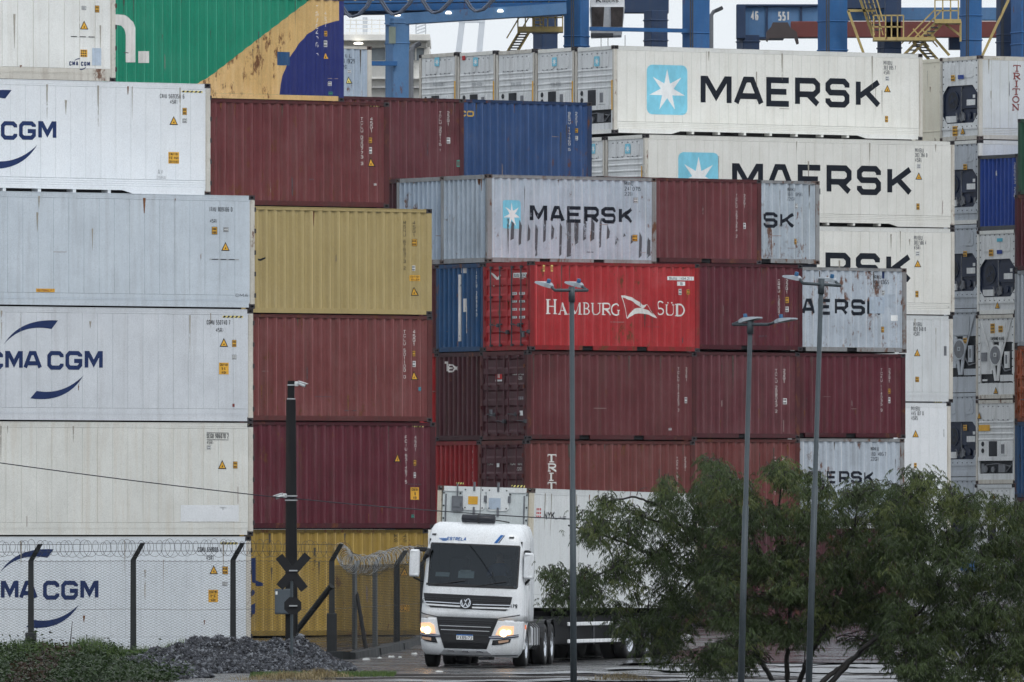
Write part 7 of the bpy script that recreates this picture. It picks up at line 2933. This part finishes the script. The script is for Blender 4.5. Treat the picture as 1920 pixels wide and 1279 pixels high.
def leaves(n, L, xr, yr, smin, smax, up=.10):
    x = rng.uniform(*xr, n * 2)
    y = rng.uniform(*yr, n * 2)
    h = lobes(x, y, L)
    ok = h > .03
    x, y, h = x[ok][:n], y[ok][:n], h[ok][:n]
    n = len(x)
    z = np.array([gz(a, b) for a, b in zip(x, y)]) + h + rng.exponential(up * .45, n) - .02
    d = rng.normal(size=(n, 3))
    d[:, 2] = d[:, 2] * .5 - .15
    d /= np.linalg.norm(d, axis=1)[:, None]
    u = np.cross(d, rng.normal(size=(n, 3)))
    u /= np.linalg.norm(u, axis=1)[:, None]
    s = rng.uniform(smin, smax, n)[:, None]
    P = np.stack([x, y, z], -1)
    V = np.stack([P, P + d * s * .5 + u * s * .22, P + d * s, P + d * s * .5 - u * s * .22], 1).reshape(-1, 3)
    Q = (np.arange(n) * 4)[:, None] + np.array([[0, 1, 2, 3]])
    return V, Q, x
V, Q, xx = leaves(42000, ML, (-14.5, -6.5), (222, 247), .05, .13, .14)
mi = np.where((xx > WX(80, 241)) & (xx < WX(150, 241)) & (rng.random(len(xx)) < .6), 1, 0)
o = bpy.data.objects.new('weeds', np_mesh('weeds', V, Q, [WEED, WEEDR], mi))
COL.objects.link(o)
o.parent = md
kind(o, 'stuff')
for px, D, h, lb in ((131, 249, 1.0, 'thin bare stick standing in the weeds before the fence'),):
    mb = MB()
    mb.tube([(0, 0, -.1), (.02, 0, h * .6), (.06, 0, h)], [.014, .012, .007], 6)
    o = put('bare_stick', mb, [POLEB], None, (WX(px, D), D, gz(0, D) + .1))
    tag(o, lb, 'stick')
SB = Bag()
for px, D, s, n in ((598, 233.5, .30, 900), (535, 229.5, .45, 900), (1165, 228.3, .35, 500)):
    x = WX(px, D) + rng.normal(0, s, n)
    y = D + rng.normal(0, .4, n)
    z = np.array([gz(a, b) for a, b in zip(x, y)]) + np.maximum(0, .14 - np.abs(x - WX(px, D)) * .16) * rng.uniform(0, 1, n)
    V, Q = blades(x, y, z, rng.uniform(.03, .14, n), rng.uniform(.008, .014, n), 2.0)
    SB.add(V, Q)
st_ = SB.put('dry_grass', [STRAW])
tag(st_, 'small heaps of dry straw-coloured grass along the bottom edge', 'grass')
kind(st_, 'stuff')

# ------------------------------------------------------------------ railway track and litter
rt = tag(empty('railway_track', (WX(1400, 234), 234, gz(0, 234))), 'wet railway track running across the foreground', 'track')
RAIL = flat('rail_steel', (.06, .055, .055), .35, .5, .6)
for D0, D1 in ((238.6, 237.2), (237.0, 235.6), (233.4, 232.0), (231.8, 230.4)):
    A, B = Vector((WX(560, D0), D0, gz(0, D0))), Vector((30, D1 - 1.0, gz(0, D1)))
    mb = MB()
    d = (B - A).normalized()
    n_ = Vector((-d.y, d.x, 0))
    prof = [(-.035, -.05), (-.035, .018), (-.028, .028), (.028, .028), (.035, .018), (.035, -.05)]
    mb.loft([[P + n_ * a + Vector((0, 0, b)) - rt.location for a, b in prof] for P in (A, A.lerp(B, .33), A.lerp(B, .66), B)])
    put('rail', mb, [RAIL], rt)
def flooded():
    m, nt, b = nodes('rain_water')
    b.inputs['Base Color'].default_value = (.26, .27, .29, 1)
    b.inputs['Roughness'].default_value = .42
    b.inputs['Specular IOR Level'].default_value = 1.0
    h = noise(nt, 1.0, 4, .65, pos(nt, (2.2, 5.0, 1)))
    bump(nt, b, h, 1.0, .30)
    rg = random.Random(5)
    def ground_at(px, py):
        y = 236.0
        for _ in range(25):
            y = (CAMZ - gz(0, y) - .02) * F / (py - HY)
        return Vector((WX(px, y), y, gz(0, y) + .022))
    k = 0
    for py, th, xa, xb in ((1238, 3.4, 1330, 1700), (1245, 6, 1240, 1560), (1250, 5, 1500, 1800), (1255, 5, 1130, 1420), (1258, 8, 1380, 1900), (1263, 3.4, 900, 1180), (1266, 7, 1180, 1640), (1270, 9, 1500, 2050), (1275, 6, 980, 1330), (1279, 10, 1280, 1800), (1278, 3.0, 720, 980), (1288, 12, 900, 2050), (1229, 1.6, 1420, 1600), (1224, 1.4, 1500, 1720)):
        n = 40
        up_, lo = [], []
        for i in range(n + 1):
            t = i / n
            w = th * (math.sin(math.pi * t) ** .6) * (.7 + .45 * math.sin(t * 13 + py) * math.sin(t * 5 + k) + .35 * rg.random())
            px = xa + (xb - xa) * t
            c_ = py + 1.2 * math.sin(t * 9 + k)
            up_.append(ground_at(px, c_ - w / 2 - .05))
            lo.append(ground_at(px, c_ + w / 2 + .05))
        for v in up_ + lo:
            v.z += .004 * (k % 6)
        mb = MB()
        mb.loft([lo, up_], cap=False, closed=False)
        kind(put('rain_puddle', mb, [m]), 'structure')
        k += 1
flooded()
LIT = flat('litter_white', (.62, .64, .64), .7)
LITB = flat('litter_cardboard', (.42, .30, .18), .7)
LITO = flat('litter_orange', (.40, .10, .05), .6)
def litter(px, py, w, h, mat, label, seed):
    rg = random.Random(seed)
    D = CAMZ
    # distance at which the ground shows at this row
    y = 240.0
    for _ in range(30):
        y = (CAMZ - gz(0, y) - .02) * F / (py - HY)
    x = WX(px, y)
    ww, hh = w * y / F, h * y / F
    mb = MB()
    n = 7
    base = [Vector((ww / 2 * math.cos(2 * math.pi * i / n) * rg.uniform(.7, 1.1), ww / 2 * math.sin(2 * math.pi * i / n) * rg.uniform(.7, 1.1), .0)) for i in range(n)]
    top = [Vector((p.x * rg.uniform(.4, .8), p.y * rg.uniform(.4, .8), hh * rg.uniform(.6, 1.2))) for p in base]
    mb.loft([base, top])
    o = put('litter', mb, [mat], None, (x, y, gz(x, y)))
    return tag(o, label, 'litter', 'scraps of litter on the ground')
for i, a in enumerate(((686, 1237, 18, 4, LIT, 'torn white paper scrap lying below the kerb, nearest the fence corner'), (712, 1233, 12, 2.5, LIT, 'thin white scrap on the mud in the middle below the kerb'), (733, 1231, 14, 3, LIT, 'flat white scrap on the mud under the fence return'), (750, 1232, 10, 3, LIT, 'white scrap nearest the lorry on its left'), (640, 1243, 26, 7, LITB, 'soggy cardboard tray at the right foot of the gravel heap'), (601, 1224, 13, 7, LITO, 'orange plastic litter at the top of the gravel heap'), (823, 1258, 18, 2, LIT, 'flat white paper in front of the lorry wheel'), (287, 1243, 16, 6, DEC_CYAN, 'pale blue plastic bag on the left gravel'), (778, 1227, 16, 5, LIT, 'crumpled white wrapper beside the lorry bumper'))):
    litter(*a, seed=i)
# ------------------------------------------------------------------ feathery trees at the right
LEAF = leaf_mat('tree_leaflets', (.024, .044, .015), (.095, .135, .046), .28)
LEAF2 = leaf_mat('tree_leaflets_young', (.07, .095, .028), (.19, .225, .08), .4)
BARK = paint('wet_bark', (.022, .020, .020), rough=.6, fade=.5, streak=.3, seed=90, scuff=0)
POD = flat('seed_pods', (.045, .022, .018), .6, var=.4)
TOPC = [(990, 1075), (1015, 985), (1040, 945), (1075, 935), (1120, 925), (1160, 915), (1185, 910), (1215, 905), (1250, 880), (1290, 856), (1330, 848), (1360, 872), (1400, 880), (1450, 855), (1470, 845), (1500, 880), (1550, 880), (1590, 895), (1640, 900), (1690, 870), (1760, 880), (1790, 905), (1830, 900), (1870, 925), (1910, 935), (1960, 930)]
BOTC = [(990, 1100), (1015, 1150), (1060, 1160), (1110, 1175), (1170, 1215), (1230, 1245), (1300, 1268), (1350, 1262), (1410, 1235), (1450, 1215), (1520, 1205), (1600, 1200), (1660, 1230), (1720, 1285), (1800, 1300), (1960, 1300)]
def curve(P, x):
    return np.interp(x, [p[0] for p in P], [p[1] for p in P])
def density(x):
    return np.interp(x, [990, 1080, 1160, 1230, 1300, 1400, 1960], [1, 1, 1, .8, .9, 1.0, 1.05])
STEMS = {
 'A': dict(D=226, label='feathery tree whose branches hang in front of the lorry trailer', base=(1462, 1300), rng=(980, 1350),
      stems=[[(1462, 1300), (1440, 1262), (1412, 1215), (1390, 1155), (1372, 1105), (1345, 1060), (1300, 1010), (1255, 985), (1205, 970)], [(1372, 1105), (1310, 1075), (1235, 1050), (1150, 1065), (1085, 1095), (1045, 1100)], [(1345, 1060), (1320, 980), (1318, 920), (1322, 870)], [(1300, 1010), (1240, 950), (1190, 930), (1130, 945)], [(1310, 1075), (1260, 1130), (1215, 1170)], [(1235, 1050), (1180, 1020), (1120, 1000), (1065, 985)]]),
 'B': dict(D=223, label='feathery tree with several dark stems between the two right street lamps', base=(1478, 1305), rng=(1320, 1735),
      stems=[[(1478, 1305), (1474, 1250), (1478, 1190), (1482, 1125), (1475, 1060), (1460, 980), (1465, 900)], [(1490, 1305), (1508, 1250), (1540, 1190), (1556, 1150), (1580, 1080), (1600, 1000), (1610, 930)], [(1482, 1125), (1430, 1060), (1400, 980), (1390, 910)], [(1540, 1190), (1580, 1130), (1640, 1060), (1670, 980)], [(1475, 1060), (1520, 990), (1545, 910)]]),
 'C': dict(D=220, label='spreading feathery tree at the right edge with long leaning boughs', base=(1520, 1305), rng=(1660, 1990),
      stems=[[(1520, 1305), (1545, 1275), (1580, 1248), (1620, 1222), (1655, 1207), (1700, 1203), (1760, 1170), (1820, 1110), (1870, 1040), (1900, 980)], [(1540, 1300), (1590, 1245), (1640, 1195), (1700, 1175), (1750, 1120), (1780, 1040), (1790, 950)], [(1760, 1170), (1850, 1180), (1930, 1190)], [(1750, 1120), (1720, 1020), (1715, 930)], [(1820, 1110), (1900, 1090), (1960, 1060)]]),
}
def fronds(base, phi, L, droop, rgx):
    """feather leaves: a drooping midrib with pairs of narrow hanging leaflets"""
    N = len(base)
    K = 7
    t = (np.arange(K) + .6) / K
    f = np.stack([np.cos(phi), np.sin(phi), np.zeros(N)], -1)
    s = np.stack([-np.sin(phi), np.cos(phi), np.zeros(N)], -1)
    dn = np.array([0, 0, -1.0])
    P = base[:, None, :] + L[:, None, None] * (f[:, None, :] * (t * .78)[None, :, None] + dn[None, None, :] * (droop[:, None] * t[None, :] ** 2 - .22 * t[None, :])[..., None])
    out = []
    for sg in (-1, 1):
        dr = sg * s[:, None, :] * .45 + f[:, None, :] * .32 + dn[None, None, :] * (.60 + .75 * t)[None, :, None] + rgx.normal(0, .20, (N, K, 3))
        dr /= np.linalg.norm(dr, axis=-1, keepdims=True)
        ln = (L[:, None] * .50 * (1 - .35 * np.abs(t - .45)[None, :]) * rgx.uniform(.7, 1.15, (N, K)))[..., None]
        w = np.cross(dr, s[:, None, :] * .6 + dn * .3 + rgx.normal(0, .4, (N, K, 3)))
        w /= np.linalg.norm(w, axis=-1, keepdims=True) + 1e-9
        w = w * ln * .082
        out.append(np.stack([P, P + dr * ln * .45 + w, P + dr * ln, P + dr * ln * .45 - w], 2))
    V = np.concatenate(out, 1).reshape(-1, 3)
    Q = (np.arange(len(V) // 4) * 4)[:, None] + np.array([[0, 1, 2, 3]])
    return V, Q
for key, T in STEMS.items():
    rgx = np.random.default_rng(100 + ord(key))
    D0 = T['D']
    bz = gz(0, D0)
    root = tag(empty('tree', (WX(T['base'][0], D0), D0, bz)), T['label'], 'tree', 'feathery trees at the right')
    loc = np.array(root.location)
    wood = Bag()
    limb_pts = []
    for si, st in enumerate(T['stems']):
        P = []
        d_off = 0.0
        for i, (x, y) in enumerate(st):
            if si > 0 and i == 0:
                q = min(limb_pts, key=lambda a: abs(a[0] - x) + abs(a[1] - y)) if key != 'x' else None
                d_off = q[2] if abs(q[0] - x) + abs(q[1] - y) < 30 else 0
            else:
                d_off += rgx.normal(0, .35)
            P.append(np.array(WP(x, y, D0 + d_off)))
            limb_pts.append((x, y, d_off))
        P = np.array(P)
        # smooth the line
        u = np.linspace(0, len(P) - 1, len(P) * 6)
        idx = np.arange(len(P))
        S = np.stack([np.interp(u, idx, P[:, k]) for k in range(3)], 1)
        for _ in range(4):
            S[1:-1] = .5 * S[1:-1] + .25 * (S[:-2] + S[2:])
        S[1:-1] += rgx.normal(0, .008, S[1:-1].shape)
        big = .06 if (si == 0 or st[0][1] > 1295) else .032
        V, Q = np_tube(S - loc, np.linspace(big, .016, len(S)), 8)
        wood.add(V, Q)
    trunk = wood.put('trunk', [BARK], root, True)
    # leafy clumps filling the crown outline
    x0, x1 = T['rng']
    cl = []
    tries = 0
    hsh = lambda x, y: .5 + .28 * math.sin(x * .047 + 1.3 * math.sin(y * .031)) + .28 * math.sin(y * .061 + 1.7 * math.sin(x * .023 + 2)) + .12 * math.sin(x * .13 + y * .11)
    ELL = [(1064, 944, 15, 10), (1078, 962, 12, 14), (1118, 990, 40, 30), (1120, 908, 10, 16), (1150, 940, 36, 22), (1182, 903, 13, 18), (1202, 950, 30, 30), (1042, 1080, 28, 20), (1030, 1110, 38, 22), (1052, 1152, 15, 14), (1115, 1095, 36, 30), (1110, 1130, 40, 12), (1190, 1060, 38, 100), (1205, 1190, 55, 58)]
    while tries < 9000:
        tries += 1
        x = rgx.uniform(x0, x1)
        a, b = curve(TOPC, x), curve(BOTC, x)
        y = rgx.uniform(a + 6, b - 4)
        if rgx.random() > density(x):
            continue
        r = 15 if x < 1200 else 18
        if x < 1235 and not any(((x - e[0]) / e[2]) ** 2 + ((y - e[1]) / e[3]) ** 2 < 1.25 for e in ELL):
            continue
        edge = min(y - a, (b - y) * .8) / 60.0
        if hsh(x, y) < .31 - .10 * min(edge, 1.6) + (.16 if edge < .5 else 0):
            continue
        z = rgx.normal(0, 1.0)
        if all((x - q[0]) ** 2 + (y - q[1]) ** 2 + (z * 22 - q[2] * 22) ** 2 > r * r for q in cl):
            cl.append((x, y, z))
    twig = Bag()
    fb, fp, fl, fd, fm = [], [], [], [], []
    lp = np.array([(a, b) for a, b, c_ in limb_pts])
    for x, y, z in cl:
        C = np.array(WP(x, y, D0 + z))
        # a twig leads in from the nearest limb
        k = np.argmin((lp[:, 0] - x) ** 2 + ((lp[:, 1] - y) * 1.2 - 20) ** 2)
        A = np.array(WP(lp[k][0], lp[k][1], D0 + limb_pts[k][2]))
        dvec = A - C
        dist = np.linalg.norm(dvec)
        A2 = C + dvec * min(1, .75 / max(dist, .01))
        ss = np.linspace(0, 1, 7)[:, None]
        S = A2 * (1 - ss) + C * ss + np.array([[0, 0, 1]]) * (.10 * np.sin(ss * np.pi)) + rgx.normal(0, .012, (7, 3))
        V, Q = np_tube(S - loc, np.linspace(.012, .004, 7), 4)
        twig.add(V, Q)
        nf = int(rgx.integers(8, 19) * (0.55 if x < 1235 else 1.0))
        t = rgx.uniform(.25, 1.05, nf)[:, None]
        B = A2 * (1 - t) + C * t + rgx.normal(0, .12 if x < 1235 else .10, (nf, 3)) * np.array([1, 1, .7])
        fb.append(B)
        fp.append(rgx.uniform(0, 2 * np.pi, nf))
        fl.append(rgx.uniform(.12, .28, nf))
        fd.append(rgx.uniform(.45, 1.05, nf))
        fm.append(np.full(nf, 1 if rgx.random() < (.38 if y < curve(TOPC, x) + 80 else .10) else 0))  # paler leaflets more frequent near the crown top
    kind(twig.put('twigs', [BARK], root), 'stuff')
    fb, fp, fl, fd, fm = map(np.concatenate, (fb, fp, fl, fd, fm))
    V, Q = fronds(fb - loc, fp, fl, fd, rgx)
    mi = np.repeat(fm, 14)
    o = bpy.data.objects.new('crown', np_mesh('crown', V, Q, [LEAF, LEAF2], mi))
    COL.objects.link(o)
    o.parent = root
    kind(o, 'stuff')
    # hanging pods
    n = 160
    pick = rgx.choice(len(fb), n)
    B = fb[pick] - loc
    dr = np.stack([rgx.normal(0, .2, n), rgx.normal(0, .2, n), -np.ones(n)], -1)
    ln = rgx.uniform(.10, .19, n)[:, None]
    w = np.stack([np.cos(fp[pick]), np.sin(fp[pick]), np.zeros(n)], -1) * .010
    V = np.stack([B, B + dr * ln * .4 + w, B + dr * ln, B + dr * ln * .4 - w], 1).reshape(-1, 3)
    Q = (np.arange(n) * 4)[:, None] + np.array([[0, 1, 2, 3]])
    o = bpy.data.objects.new('seed_pods', np_mesh('seed_pods', V, Q, [POD]))
    COL.objects.link(o)
    o.parent = root
    kind(o, 'stuff')

# ------------------------------------------------------------------ rain haze over the port
def haze():
    m = bpy.data.materials.new('rain_haze')
    m.use_nodes = True
    nt = m.node_tree
    nt.nodes.remove(nt.nodes['Principled BSDF'])
    v = nt.nodes.new('ShaderNodeVolumePrincipled')
    v.inputs['Color'].default_value = (.93, .96, 1, 1)
    v.inputs['Density'].default_value = .00002
    nt.links.new(v.outputs[0], nt.nodes['Material Output'].inputs['Volume'])
    mb = MB()
    mb.box(-3200, 3200, -80, 6200, -3, 45)
    o = put('haze', mb, [m])
    kind(o, 'stuff')
haze()
cy.volume_bounces = 0
cy.volume_step_rate = 10

for o in bpy.data.objects:
    if o.name.split('.')[0] in ('bolt_row', 'hatch_clips', 'machinery', 'compressor', 'guide_rail'):
        o['kind'] = 'stuff'
